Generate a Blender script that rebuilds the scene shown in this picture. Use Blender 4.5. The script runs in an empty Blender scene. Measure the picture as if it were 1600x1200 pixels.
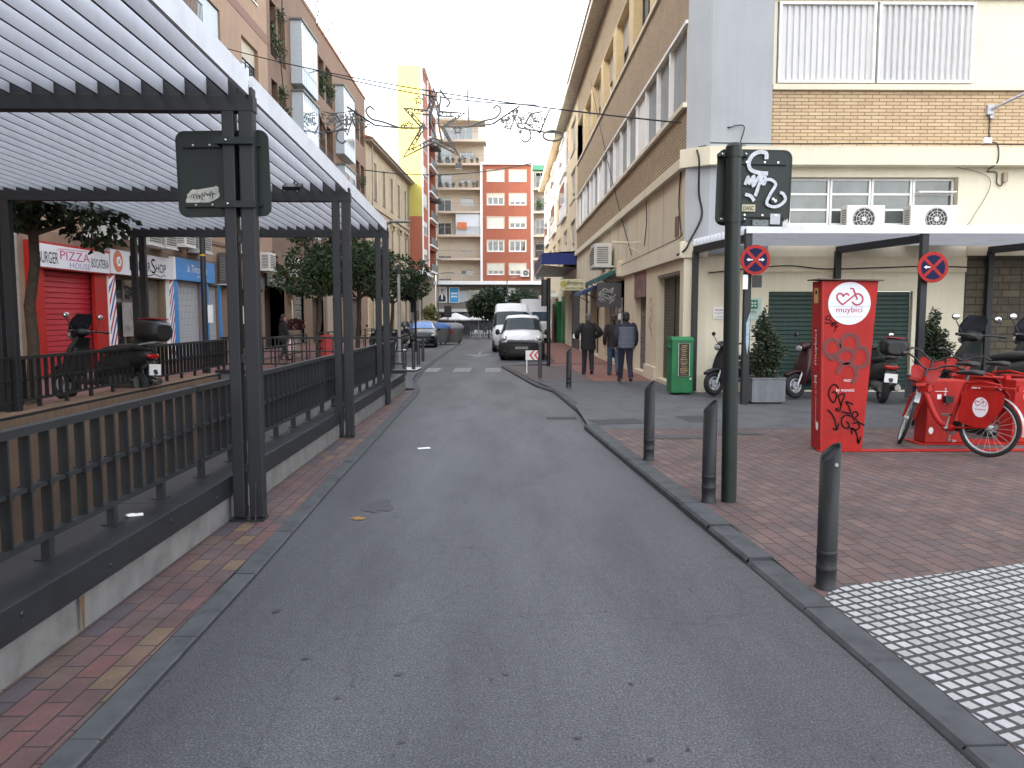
import bpy, bmesh, math, random
from mathutils import Vector, Matrix
random.seed(7)
SC = bpy.context.scene
COL = SC.collection
R = math.radians
pi = math.pi

# ---------------------------------------------------------------- helpers
def gz(y):
    """height of the street: level near the camera, falling gently further on"""
    pts = [(-60, 0), (12, 0), (31, -.14), (50, -.2), (97, -1.05), (260, -1.6)]
    for (a, za), (b, zb) in zip(pts, pts[1:]):
        if y <= b:
            return za + (zb - za) * (y - a) / (b - a)
    return -1.6

def wloc(o):
    p = Vector((0, 0, 0))
    while o is not None:
        p += o.location
        o = o.parent
    return p

def tag(o, label=None, cat=None, group=None, kind=None):
    if label: o['label'] = label
    if cat: o['category'] = cat
    if group: o['group'] = group
    if kind: o['kind'] = kind
    return o

def thing(name, loc, label, cat, group=None, rz=0):
    o = bpy.data.objects.new(name, None)
    o.empty_display_size = .2
    COL.objects.link(o)
    o.location = loc
    o.rotation_euler = (0, 0, rz)
    return tag(o, label, cat, group)

def copy_tree(o, parent=None):
    c = o.copy()
    COL.objects.link(c)
    c.parent = parent
    for ch in list(o.children):
        copy_tree(ch, c)
    return c

class MB:
    """collects faces of one mesh"""
    def __init__(self):
        self.v = []; self.f = []; self.m = []; self.s = []
    def add(self, vs, fs, mi=0, smooth=False):
        b = len(self.v)
        self.v += [tuple(p) for p in vs]
        for q in fs:
            self.f.append([b + i for i in q]); self.m.append(mi); self.s.append(smooth)
        return self
    def quad(self, a, b, c, d, mi=0):
        return self.add([a, b, c, d], [(0, 1, 2, 3)], mi)
    def box(self, c, s, mi=0, rz=0, rx=0, ry=0):
        x, y, z = s[0] / 2, s[1] / 2, s[2] / 2
        vs = [Vector(p) for p in [(-x,-y,-z),(x,-y,-z),(x,y,-z),(-x,y,-z),(-x,-y,z),(x,-y,z),(x,y,z),(-x,y,z)]]
        if rz or rx or ry:
            m = Matrix.Rotation(rz, 3, 'Z') @ Matrix.Rotation(ry, 3, 'Y') @ Matrix.Rotation(rx, 3, 'X')
            vs = [m @ p for p in vs]
        c = Vector(c)
        return self.add([p + c for p in vs], [(3,2,1,0),(4,5,6,7),(0,1,5,4),(1,2,6,5),(2,3,7,6),(3,0,4,7)], mi)
    def bx(self, x0, x1, y0, y1, z0, z1, mi=0):
        return self.box(((x0+x1)/2, (y0+y1)/2, (z0+z1)/2), (abs(x1-x0), abs(y1-y0), abs(z1-z0)), mi)
    def tube(self, pts, r, n=8, mi=0, closed=False, cap=True, smooth=True):
        pts = [Vector(p) for p in pts]
        k = len(pts)
        rs = r if isinstance(r, (list, tuple)) else [r] * k
        rings = []
        up = None
        for i in range(k):
            if closed: t = pts[(i+1) % k] - pts[i-1]
            else: t = pts[min(i+1, k-1)] - pts[max(i-1, 0)]
            if t.length < 1e-9: t = Vector((0, 0, 1))
            t.normalize()
            if up is None:
                up = Vector((0, 0, 1)) if abs(t.z) < .9 else Vector((1, 0, 0))
            a = t.cross(up)
            if a.length < 1e-6: a = t.cross(Vector((0, 1, 0)))
            a.normalize(); b = a.cross(t).normalized(); up = b
            rings.append([pts[i] + (a * math.cos(2*pi*j/n) + b * math.sin(2*pi*j/n)) * rs[i] for j in range(n)])
        vs = [p for q in rings for p in q]; fs = []
        for i in range(k if closed else k-1):
            i2 = (i+1) % k
            for j in range(n):
                j2 = (j+1) % n
                fs.append((i*n+j, i2*n+j, i2*n+j2, i*n+j2)[::-1])
        self.add(vs, fs, mi, smooth)
        if cap and not closed:
            self.add(rings[0], [tuple(range(n))], mi); self.add(rings[-1], [tuple(range(n))[::-1]], mi)
        return self
    def cyl(self, p0, p1, r0, r1=None, n=16, mi=0, smooth=True):
        return self.tube([p0, p1], [r0, r0 if r1 is None else r1], n, mi, smooth=smooth)
    def lathe(self, prof, o=(0, 0, 0), axis='Z', n=20, mi=0, smooth=True, closed=False):
        """prof: (radius, height) pairs"""
        vs = []; fs = []
        o = Vector(o)
        for r, h in prof:
            for j in range(n):
                a = 2*pi*j/n
                p = (r*math.cos(a), r*math.sin(a), h)
                if axis == 'X': p = (p[2], p[0], p[1])
                elif axis == 'Y': p = (p[1], p[2], p[0])
                vs.append(o + Vector(p))
        k = len(prof)
        for i in range(k if closed else k-1):
            i2 = (i+1) % k
            for j in range(n):
                j2 = (j+1) % n
                fs.append((i*n+j, i*n+j2, i2*n+j2, i2*n+j))
        return self.add(vs, fs, mi, smooth)
    def ball(self, c, r, n=12, mi=0):
        r = r if isinstance(r, (tuple, list)) else (r, r, r)
        vs = []; fs = []
        m = n // 2
        for i in range(m+1):
            t = pi*i/m
            for j in range(n):
                a = 2*pi*j/n
                vs.append((c[0]+r[0]*math.sin(t)*math.cos(a), c[1]+r[1]*math.sin(t)*math.sin(a), c[2]+r[2]*math.cos(t)))
        for i in range(m):
            for j in range(n):
                j2 = (j+1) % n
                fs.append((i*n+j, (i+1)*n+j, (i+1)*n+j2, i*n+j2))
        return self.add(vs, fs, mi, True)
    def loft(self, rings, mi=0, n=14, e=2.6, smooth=True, cap=True, ax='Y'):
        """rings: (x, y, z, half width, half height) – superellipse sections in the XZ plane (ax Y) or XY plane (ax Z)"""
        vs = []; fs = []
        for (x, y, z, w, h) in rings:
            for j in range(n):
                a = 2*pi*(j+.5)/n
                ca, sa = math.cos(a), math.sin(a)
                px = w*math.copysign(abs(ca)**(2/e), ca); pz = h*math.copysign(abs(sa)**(2/e), sa)
                vs.append((x+px, y, z+pz) if ax == 'Y' else (x+px, y+pz, z))
        k = len(rings)
        for i in range(k-1):
            for j in range(n):
                j2 = (j+1) % n
                q = (i*n+j, i*n+j2, (i+1)*n+j2, (i+1)*n+j)
                fs.append(q if ax == 'Z' else q[::-1])
        self.add(vs, fs, mi, smooth)
        if cap:
            a = tuple(range(n)); b = tuple(range((k-1)*n, k*n))
            self.add(vs[:n], [a[::-1] if ax == 'Z' else a], mi, False)
            self.add(vs[-n:], [a if ax == 'Z' else a[::-1]], mi, False)
        return self
    def prism(self, poly, d0, d1, fn, mi=0, smooth=False):
        """poly in 2D, extruded from d0 to d1; fn(u, v, d) -> point"""
        n = len(poly)
        A = [fn(u, v, d0) for u, v in poly]; B = [fn(u, v, d1) for u, v in poly]
        self.add(A, [tuple(range(n))[::-1]], mi); self.add(B, [tuple(range(n))], mi)
        self.add(A+B, [(i, (i+1) % n, n+(i+1) % n, n+i) for i in range(n)], mi, smooth)
        return self
    def ribbon(self, pts, w, fn, mi=0, closed=False, t=.0015):
        """flat painted stroke: 2D polyline of width w mapped by fn(u, v, d)"""
        k = len(pts); L = []; Rr = []
        for i in range(k):
            a = pts[(i-1) % k] if (closed or i > 0) else pts[i]
            b = pts[(i+1) % k] if (closed or i < k-1) else pts[i]
            dx, dy = b[0]-a[0], b[1]-a[1]
            l = math.hypot(dx, dy) or 1
            nx, ny = -dy/l*w/2, dx/l*w/2
            L.append((pts[i][0]+nx, pts[i][1]+ny)); Rr.append((pts[i][0]-nx, pts[i][1]-ny))
        vs = [fn(u, v, t) for u, v in L] + [fn(u, v, t) for u, v in Rr]
        fs = [(i, k+i, k+(i+1) % k, (i+1) % k) for i in range(k if closed else k-1)]
        return self.add(vs, fs, mi)
    def build(self, name, mat, parent=None, bevel=0, kind=None, world=True, label=None, recalc=True, weld=False):
        off = wloc(parent) if (parent is not None and world) else Vector((0, 0, 0))
        me = bpy.data.meshes.new(name)
        me.from_pydata([(p[0]-off.x, p[1]-off.y, p[2]-off.z) for p in self.v], [], self.f)
        mats = mat if isinstance(mat, (list, tuple)) else [mat]
        for m in mats: me.materials.append(m)
        me.polygons.foreach_set('material_index', self.m)
        me.polygons.foreach_set('use_smooth', self.s)
        if bevel or recalc or weld:
            bm = bmesh.new(); bm.from_mesh(me)
            if weld or bevel: bmesh.ops.remove_doubles(bm, verts=bm.verts, dist=1e-5)
            if recalc: bmesh.ops.recalc_face_normals(bm, faces=bm.faces)
            if bevel:
                ed = [e for e in bm.edges if len(e.link_faces) == 2 and e.calc_face_angle(0) > .6]
                bmesh.ops.bevel(bm, geom=ed, offset=bevel, segments=2, profile=.6, affect='EDGES', clamp_overlap=True)
            bm.to_mesh(me); bm.free()
        me.update()
        o = bpy.data.objects.new(name, me)
        COL.objects.link(o)
        if parent is not None: o.parent = parent
        if kind: o['kind'] = kind
        if label: o['label'] = label
        return o

def arc(cx, cy, r, a0, a1, n=12, ry=None):
    ry = r if ry is None else ry
    return [(cx+r*math.cos(R(a0+(a1-a0)*i/n)), cy+ry*math.sin(R(a0+(a1-a0)*i/n))) for i in range(n+1)]

def smooth_path(pts, n=4):
    """Catmull-Rom through 2D or 3D points"""
    P_ = [Vector(p) for p in pts]; out = []
    for i in range(len(P_)-1):
        a = P_[max(i-1, 0)]; b = P_[i]; c = P_[i+1]; d = P_[min(i+2, len(P_)-1)]
        for j in range(n):
            t = j/n
            out.append(.5*((2*b)+(c-a)*t+(2*a-5*b+4*c-d)*t*t+(3*b-a-3*c+d)*t**3))
    out.append(P_[-1])
    return [tuple(p) for p in out]

def plane_fn(o, u, v, n):
    o, u, v, n = Vector(o), Vector(u), Vector(v), Vector(n)
    return lambda a, b, d=0: o + u*a + v*b + n*d

def text(s, o, u, v, w, h, mat, parent, name='lettering', n_off=.003, thick=.002, label=None, shear=0, lift=None):
    """lettering fitted into w x h, lower left corner o, along u, upright v"""
    cu = bpy.data.curves.new('t', 'FONT'); cu.body = s; cu.size = 1; cu.extrude = 0; cu.resolution_u = 3
    cu.shear = shear
    ob = bpy.data.objects.new('t', cu); COL.objects.link(ob)
    bpy.context.view_layer.update()
    me = bpy.data.meshes.new_from_object(ob.evaluated_get(bpy.context.evaluated_depsgraph_get()))
    bpy.data.objects.remove(ob); bpy.data.curves.remove(cu)
    xs = [q.co.x for q in me.vertices]; ys = [q.co.y for q in me.vertices]
    x0, x1, y0, y1 = min(xs), max(xs), min(ys), max(ys)
    u, v, o = Vector(u).normalized(), Vector(v).normalized(), Vector(o)
    nn = u.cross(v)
    off = wloc(parent) if parent is not None else Vector((0, 0, 0))
    for q in me.vertices:
        q.co = o + u*((q.co.x-x0)/(x1-x0)*w) + v*((q.co.y-y0)/(y1-y0)*h) + nn*n_off - off
    me.name = name
    me.materials.append(mat)
    ob = bpy.data.objects.new(name, me); COL.objects.link(ob)
    ob.parent = parent
    if label: ob['label'] = label
    return ob

# ---------------------------------------------------------------- materials
MATS = {}
def nodes_of(name):
    m = bpy.data.materials.new(name); m.use_nodes = True
    nt = m.node_tree; bs = nt.nodes['Principled BSDF']
    return m, nt, bs
def N(nt, t, **kw):
    n = nt.nodes.new(t)
    for k, v in kw.items():
        if k.startswith('i_'):
            key = k[2:]
            n.inputs[int(key) if key.isdigit() else key.replace('_', ' ')].default_value = v
        else: setattr(n, k, v)
    return n
def ramp(nt, src, stops):
    r = N(nt, 'ShaderNodeValToRGB')
    el = r.color_ramp.elements
    while len(el) < len(stops): el.new(.5)
    for e, (p, c) in zip(el, stops):
        e.position = p; e.color = (*c, 1) if len(c) == 3 else c
    nt.links.new(src, r.inputs[0])
    return r.outputs[0]
def mixc(nt, fac, a, b, mode='MIX'):
    m = N(nt, 'ShaderNodeMix', data_type='RGBA', blend_type=mode)
    for s, val in ((0, fac), (6, a), (7, b)):
        if hasattr(val, 'links') or hasattr(val, 'is_linked'): nt.links.new(val, m.inputs[s])
        else: m.inputs[s].default_value = val if s == 0 else (*val, 1)
    return m.outputs[2]
def coords(nt, kind='Object', rot=0, swap=None, scale=None):
    if kind == 'Position':
        src = N(nt, 'ShaderNodeNewGeometry').outputs['Position']
    else:
        src = N(nt, 'ShaderNodeTexCoord').outputs[kind]
    if swap:
        sp = N(nt, 'ShaderNodeSeparateXYZ'); nt.links.new(src, sp.inputs[0])
        cb = N(nt, 'ShaderNodeCombineXYZ')
        for i, a in enumerate(swap):
            if a is not None: nt.links.new(sp.outputs['XYZ'.index(a)], cb.inputs[i])
        src = cb.outputs[0]
    if rot or scale:
        mp = N(nt, 'ShaderNodeMapping')
        mp.inputs['Rotation'].default_value = (0, 0, rot)
        if scale: mp.inputs['Scale'].default_value = scale
        nt.links.new(src, mp.inputs[0]); src = mp.outputs[0]
    return src
def noise(nt, vec, scale, detail=4, rough=.6):
    n = N(nt, 'ShaderNodeTexNoise'); n.inputs['Scale'].default_value = scale
    n.inputs['Detail'].default_value = detail; n.inputs['Roughness'].default_value = rough
    nt.links.new(vec, n.inputs['Vector'])
    return n.outputs['Fac']
def bump(nt, bs, h, strength=.3, dist=.01):
    b = N(nt, 'ShaderNodeBump'); b.inputs['Strength'].default_value = strength; b.inputs['Distance'].default_value = dist
    nt.links.new(h, b.inputs['Height']); nt.links.new(b.outputs[0], bs.inputs['Normal'])

def mat(name, c, rough=.6, metal=0, var=.22, scale=5, bmp=0, bscale=80, coat=0, streak=0, kind='Object', spec=.5):
    if name in MATS: return MATS[name]
    m, nt, bs = nodes_of(name)
    vec = coords(nt, kind)
    if var:
        f = noise(nt, vec, scale, 5, .65)
        d = tuple(x*(1-var*1.3) for x in c); l = tuple(min(1, x*(1+var*.8)) for x in c)
        colr = ramp(nt, f, [(.28, d), (.5, c), (.75, l)])
        if streak:
            v2 = coords(nt, kind, scale=(9, 9, .5))
            f2 = noise(nt, v2, 1.2, 4, .6)
            g = ramp(nt, f2, [(.42, (1-streak,)*3), (.62, (1, 1, 1))])
            colr = mixc(nt, 1., colr, g, 'MULTIPLY')
        nt.links.new(colr, bs.inputs['Base Color'])
        rr = N(nt, 'ShaderNodeMapRange'); rr.inputs[3].default_value = max(.02, rough-.1); rr.inputs[4].default_value = min(1, rough+.12)
        nt.links.new(f, rr.inputs[0]); nt.links.new(rr.outputs[0], bs.inputs['Roughness'])
    else:
        bs.inputs['Base Color'].default_value = (*c, 1); bs.inputs['Roughness'].default_value = rough
    bs.inputs['Metallic'].default_value = metal
    bs.inputs['Specular IOR Level'].default_value = spec
    if coat:
        bs.inputs['Coat Weight'].default_value = coat; bs.inputs['Coat Roughness'].default_value = .06
    if bmp: bump(nt, bs, noise(nt, vec, bscale, 4, .6), bmp, .004)
    MATS[name] = m
    return m

def brick(name, c1, c2, cm, bw, bh, mortar=.008, swap=('Y', 'Z', None), rot=0, offset=.5, rough=.8, bmp=.5, var=.2, squash=1, bias=0, kind='Position', dirt=.25, palette=None):
    if name in MATS: return MATS[name]
    m, nt, bs = nodes_of(name)
    vec = coords(nt, kind, rot=rot, swap=swap)
    b = N(nt, 'ShaderNodeTexBrick', offset=offset, squash=squash)
    nt.links.new(vec, b.inputs['Vector'])
    for k, v in (('Color1', (*c1, 1)), ('Color2', (*c2, 1)), ('Mortar', (*cm, 1)), ('Scale', 1), ('Mortar Size', mortar), ('Mortar Smooth', .15), ('Bias', bias), ('Brick Width', bw), ('Row Height', bh)):
        b.inputs[k].default_value = v
    bc = b.outputs['Color']
    if palette:      # each brick picks its own colour
        for k, v in (('Color1', (0, 0, 0, 1)), ('Color2', (1, 1, 1, 1)), ('Mortar', (.5, .5, .5, 1)), ('Bias', 0)): b.inputs[k].default_value = v
        pr = ramp(nt, bc, [(i/len(palette), c) for i, c in enumerate(palette)])
        bc = mixc(nt, b.outputs['Fac'], pr, cm)
    f = noise(nt, vec, 2.2, 6, .7)
    g = ramp(nt, f, [(.3, (1-dirt*1.2,)*3), (.6, (1, 1, 1)), (.8, (1+var*.3,)*3)])
    col = mixc(nt, 1., bc, g, 'MULTIPLY')
    f2 = noise(nt, vec, 60, 3, .6)
    col = mixc(nt, .5, col, ramp(nt, f2, [(.3, (.7,)*3), (.7, (1.2,)*3)]), 'MULTIPLY')
    nt.links.new(col, bs.inputs['Base Color'])
    bs.inputs['Roughness'].default_value = rough
    inv = N(nt, 'ShaderNodeMath', operation='SUBTRACT'); inv.inputs[0].default_value = 1
    nt.links.new(b.outputs['Fac'], inv.inputs[1])
    bump(nt, bs, inv.outputs[0], bmp, .006)
    MATS[name] = m
    return m

def glass(name, c=(.02, .025, .03), rough=.04):
    if name in MATS: return MATS[name]
    m, nt, bs = nodes_of(name)
    vec = coords(nt, 'Object')
    f = noise(nt, vec, 1.3, 3)
    nt.links.new(ramp(nt, f, [(.3, tuple(x*.5 for x in c)), (.7, tuple(x*1.6 for x in c))]), bs.inputs['Base Color'])
    bs.inputs['Roughness'].default_value = rough; bs.inputs['Specular IOR Level'].default_value = .9
    bs.inputs['IOR'].default_value = 1.6
    MATS[name] = m
    return m

# ---------------------------------------------------------------- camera, light
cam = bpy.data.cameras.new('camera'); co = bpy.data.objects.new('camera', cam); COL.objects.link(co)
cam.sensor_width = 36; cam.lens = 36*1220/1600
cam.clip_start = .05; cam.clip_end = 2000
co.location = (0, 0, 1.7)
co.rotation_euler = (pi/2 - math.atan(108/1220), 0, R(-.6))
SC.camera = co

SUN_EL, SUN_AZ = R(29), math.atan2(-.53, -.85)      # light comes from behind left
sd = Vector((math.cos(SUN_AZ)*math.cos(SUN_EL), math.sin(SUN_AZ)*math.cos(SUN_EL), math.sin(SUN_EL)))
sl = bpy.data.lights.new('sun', 'SUN'); sl.energy = 2.6; sl.angle = R(.5); sl.color = (1, .86, .66)
so = bpy.data.objects.new('sun', sl); COL.objects.link(so)
so.rotation_euler = sd.to_track_quat('Z', 'Y').to_euler()

W = bpy.data.worlds.new('World'); SC.world = W; W.use_nodes = True
nt = W.node_tree; bg = nt.nodes['Background']
sky = nt.nodes.new('ShaderNodeTexSky'); sky.sky_type = 'NISHITA'; sky.sun_disc = False
sky.sun_elevation = SUN_EL; sky.sun_rotation = pi/2 - SUN_AZ
sky.air_density = 1.3; sky.dust_density = 3.5; sky.ozone_density = 1
hs = nt.nodes.new('ShaderNodeHueSaturation'); hs.inputs['Saturation'].default_value = .30
nt.links.new(sky.outputs[0], hs.inputs['Color']); nt.links.new(hs.outputs[0], bg.inputs['Color'])
bg.inputs['Strength'].default_value = .15
SC.view_settings.view_transform = 'Standard'; SC.view_settings.look = 'None'
SC.view_settings.exposure = 2.75; SC.view_settings.gamma = 1

# ---------------------------------------------------------------- shared materials
ANTH = mat('anthracite_paint', (.011, .0125, .016), .5, var=.25, scale=3, bmp=.03, bscale=200)
ANTH2 = mat('rail_paint', (.014, .016, .018), .5, var=.3, scale=4)
DKGREEN = mat('dark_green_paint', (.005, .012, .010), .5, var=.35, scale=4)
BLADE = mat('blade_paint', (.66, .68, .73), .5, var=.1, scale=3)
BLACK = mat('black_plastic', (.012, .012, .014), .45, var=.3)
RUBBER = mat('tyre_rubber', (.014, .014, .015), .8, var=.3)
CHROME = mat('bright_metal', (.6, .6, .6), .25, metal=1, var=.1)
ALU = mat('dull_aluminium', (.42, .43, .45), .5, metal=.4, var=.15)
WHITE = mat('white_paint', (.78, .78, .77), .5, var=.07)
CREAM = mat('cream_stucco', (.64, .56, .42), .85, var=.07, scale=1.2, bmp=.1, streak=.05, kind='Position')
CREAM2 = mat('pale_cream_stucco', (.70, .64, .50), .85, var=.06, scale=1.2, bmp=.1, streak=.04, kind='Position')
GREYBLUE = mat('grey_blue_stucco', (.35, .37, .385), .85, var=.07, scale=1, bmp=.1, streak=.04, kind='Position')
GLASS = glass('window_glass')
GLASSB = glass('blue_window_glass', (.05, .075, .10))
VGLASS = glass('vehicle_glass', (.012, .022, .026), .06); VGLASS.node_tree.nodes['Principled BSDF'].inputs['Specular IOR Level'].default_value = .28
CONC = mat('concrete', (.26, .25, .24), .9, var=.3, scale=3, bmp=.25, streak=.3)
RED = mat('red_paint', (.37, .013, .010), .5, var=.16, scale=3, spec=.3, streak=.12)
BLUE = mat('blue_paint', (.03, .22, .55), .5, var=.1)
TXTBLACK = mat('black_ink', (.008, .008, .009), .8, var=0, spec=.1)
TXTWHITE = mat('white_ink', (.75, .75, .75), .6, var=0)
CRIMSON = mat('crimson_ink', (.42, .02, .06), .6, var=0)
BARK = mat('bark', (.07, .05, .035), .9, var=.4, scale=14, bmp=.5, bscale=30)
# ================================================================ GROUND
def asphalt():
    m, nt, bs = nodes_of('asphalt')
    vec = coords(nt, 'Position')
    fine = noise(nt, vec, 95, 3, .8)
    mid = noise(nt, vec, 18, 4, .7)
    big = noise(nt, coords(nt, 'Position', scale=(1, .22, 1)), 1.3, 5, .6)
    c = ramp(nt, fine, [(.30, (.014, .0145, .018)), (.5, (.053, .055, .062)), (.72, (.17, .173, .185))])
    c = mixc(nt, 1., c, ramp(nt, mid, [(.3, (.80,)*3), (.65, (1.1,)*3)]), 'MULTIPLY')
    c = mixc(nt, 1., c, ramp(nt, big, [(.34, (.72, .72, .74)), (.5, (1, 1, 1)), (.66, (1.14, 1.14, 1.13))]), 'MULTIPLY')
    # tone across the lane: darker along the kerbs, paler worn wheel tracks
    sx_ = N(nt, 'ShaderNodeSeparateXYZ'); nt.links.new(vec, sx_.inputs[0])
    wob = N(nt, 'ShaderNodeMath', operation='MULTIPLY_ADD'); nt.links.new(big, wob.inputs[0]); wob.inputs[1].default_value = .5; nt.links.new(sx_.outputs[0], wob.inputs[2])
    mr = N(nt, 'ShaderNodeMapRange'); mr.inputs[1].default_value = -1.5; mr.inputs[2].default_value = 2.2; nt.links.new(wob.outputs[0], mr.inputs[0])
    c = mixc(nt, 1., c, ramp(nt, mr.outputs[0], [(0, (.62, .63, .66)), (.12, (.80, .80, .82)), (.28, (1.12,)*3), (.45, (.93,)*3), (.62, (1.14, 1.13, 1.12)), (.85, (.95,)*3), (1, (.75,)*3)]), 'MULTIPLY')
    # darker drips along the middle of the lane
    st = noise(nt, coords(nt, 'Position', scale=(2.2, 1.0, 1)), 5, 3, .75)
    c = mixc(nt, 1., c, ramp(nt, st, [(.27, (.35,)*3), (.34, (1, 1, 1))]), 'MULTIPLY')
    v = N(nt, 'ShaderNodeTexVoronoi', feature='DISTANCE_TO_EDGE'); v.inputs['Scale'].default_value = .38
    dv = N(nt, 'ShaderNodeVectorMath', operation='ADD')
    nz = N(nt, 'ShaderNodeTexNoise'); nz.inputs['Scale'].default_value = 1.6; nz.inputs['Detail'].default_value = 6
    nt.links.new(vec, nz.inputs['Vector']); nt.links.new(vec, dv.inputs[0]); nt.links.new(nz.outputs['Color'], dv.inputs[1])
    nt.links.new(dv.outputs[0], v.inputs['Vector'])
    crk = ramp(nt, v.outputs['Distance'], [(.0, (.5,)*3), (.006, (1, 1, 1))])
    c = mixc(nt, .5, c, crk, 'MULTIPLY')
    nt.links.new(c, bs.inputs['Base Color'])
    rr = N(nt, 'ShaderNodeMapRange'); rr.inputs[3].default_value = .74; rr.inputs[4].default_value = .60
    nt.links.new(big, rr.inputs[0]); nt.links.new(rr.outputs[0], bs.inputs['Roughness'])
    bump(nt, bs, fine, .55, .006)
    return m
ASPH = asphalt()
ASPH2 = mat('apron_asphalt', (.075, .076, .082), .85, var=.3, scale=2.5, bmp=.3, bscale=160, kind='Position')
KERB = mat('kerb_stone', (.052, .055, .061), .9, var=.4, scale=5, bmp=.3, bscale=90, kind='Position')
PAVL = brick('red_pavers', (.150, .060, .052), (.085, .058, .065), (.022, .018, .018), .235, .118, .005, swap=('Y', 'X', None), offset=.5, bmp=.6, dirt=.35, palette=[(.070, .055, .064), (.100, .062, .064), (.125, .066, .062), (.135, .060, .055), (.085, .060, .068), (.112, .072, .060), (.105, .056, .054), (.100, .064, .064), (.15, .098, .06), (.112, .060, .058)])
PAVR = brick('plaza_pavers', (.100, .060, .057), (.075, .053, .054), (.030, .024, .023), .235, .118, .006, swap=('Y', 'X', None), rot=R(9), bmp=.5, dirt=.4, palette=[(.095, .068, .066), (.115, .075, .070), (.130, .076, .070), (.105, .074, .074), (.12, .07, .064), (.140, .09, .078)])
PAVF = mat('red_walk', (.20, .085, .065), .8, var=.2, scale=1.5, bmp=.1, kind='Position')
TILE = brick('white_mosaic', (.42, .42, .43), (.30, .30, .30), (.040, .039, .040), .082, .082, .0135, swap=('X', 'Y', None), rot=R(-20), offset=0, bmp=.4, dirt=.12)
TAN = mat('tan_wall', (.17, .108, .072), .9, var=.2, scale=1.5, bmp=.1, streak=.2)

def sheet(name, polys, m, dz, step=4.):
    """flat polygons (convex) following the slope of the street"""
    mb = MB()
    for poly in polys:
        mb.add([(x, y, gz(y)+dz) for x, y in poly], [tuple(range(len(poly)))])
    return mb
def strip(mb, xl, xr, y0, y1, dz, n):
    if callable(dz):
        f = dz
        for i in range(n):
            a = y0+(y1-y0)*i/n; b = y0+(y1-y0)*(i+1)/n
            mb.quad((xl(a), a, f(a)), (xr(a), a, f(a)), (xr(b), b, f(b)), (xl(b), b, f(b)))
        return
    """sheet between x = xl(y) and x = xr(y)"""
    for i in range(n):
        a = y0+(y1-y0)*i/n; b = y0+(y1-y0)*(i+1)/n
        mb.quad((xl(a), a, gz(a)+dz), (xr(a), a, gz(a)+dz), (xr(b), b, gz(b)+dz), (xl(b), b, gz(b)+dz))
C_ = lambda v: (lambda y: v)
# road: everything, except the hole of the ramp (x -6.5..-2.6, y -6..17.5)
mb = MB()
strip(mb, C_(-2.62), C_(70), -40, 17.5, 0, 12)
strip(mb, C_(-70), C_(-6.5), -40, 17.5, 0, 12)
strip(mb, C_(-6.5), C_(-2.62), -40, -6, 0, 4)
strip(mb, C_(-70), C_(70), 17.5, 240, 0, 40)
tag(mb.build('road', ASPH, weld=True), kind='structure')
# right kerb line
KR = [(1.86, -3), (1.84, 1.5), (1.79, 2.9), (1.72, 4.35), (1.66, 5.2), (1.60, 6.0), (1.55, 6.7), (1.20, 11.6)]
KF = [(1.34, 12.7), (1.12, 17.4), (.78, 18.9), (.27, 23.6), (-.1, 27.0), (.15, 27.5), (1.55, 28.2), (1.78, 29.5), (1.9, 80)]
def lerp_line(pts):
    def f(y):
        for (xa, ya), (xb, yb) in zip(pts, pts[1:]):
            if y <= yb: return xa+(xb-xa)*(y-ya)/(yb-ya)
        return pts[-1][0]
    return f
kr, kf = lerp_line(KR), lerp_line(KF)
def pz(y):
    return .016 if y < 4.5 else (.016+(y-4.5)/1.8*.044 if y < 6.3 else .06)
def kerb_stones(name, pts, w, zt_, length=1.0, z0=-.06, gap=.008, side=1):
    mb = MB()
    for (xa, ya), (xb, yb) in zip(pts, pts[1:]):
        L = math.hypot(xb-xa, yb-ya); k = max(1, round(L/length))
        ux, uy = (xb-xa)/L, (yb-ya)/L
        nx, ny = uy*side, -ux*side
        for i in range(k):
            ym = ya+(yb-ya)*(i+.5)/k; zt = zt_ if zt_ else pz(ym)+.004
            s0 = L*i/k+gap/2; s1 = L*(i+1)/k-gap/2
            j = random.uniform(-.002, .002)
            P4 = [(xa+ux*s0+nx*j, ya+uy*s0+ny*j), (xa+ux*s1+nx*j, ya+uy*s1+ny*j), (xa+ux*s1+nx*w, ya+uy*s1+ny*w), (xa+ux*s0+nx*w, ya+uy*s0+ny*w)]
            zj = random.uniform(-.004, .003)
            ch = .02
            bot = [(x, y, gz(y)+z0) for x, y in P4]
            top = [(P4[q][0]+(nx*ch if q < 2 else 0), P4[q][1]+(ny*ch if q < 2 else 0), gz(P4[q][1])+zt+zj) for q in range(4)]
            mid = [(P4[0][0], P4[0][1], gz(P4[0][1])+zt+zj-ch), (P4[1][0], P4[1][1], gz(P4[1][1])+zt+zj-ch)]
            mb.add(bot+top+mid, [(4, 5, 6, 7), (0, 1, 9, 8), (8, 9, 5, 4), (1, 2, 6, 5), (2, 3, 7, 6), (3, 0, 4, 7)])
    o = mb.build(name, KERB)
    tag(o, kind='structure')
    return o
kerb_stones('kerb', KR, .19, 0, .8)
kerb_stones('kerb', KF[:6]+[(1.55, 28.2)], .14, .055)
kerb_stones('kerb', KF[6:], .14, .09, 2.0)
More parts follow.
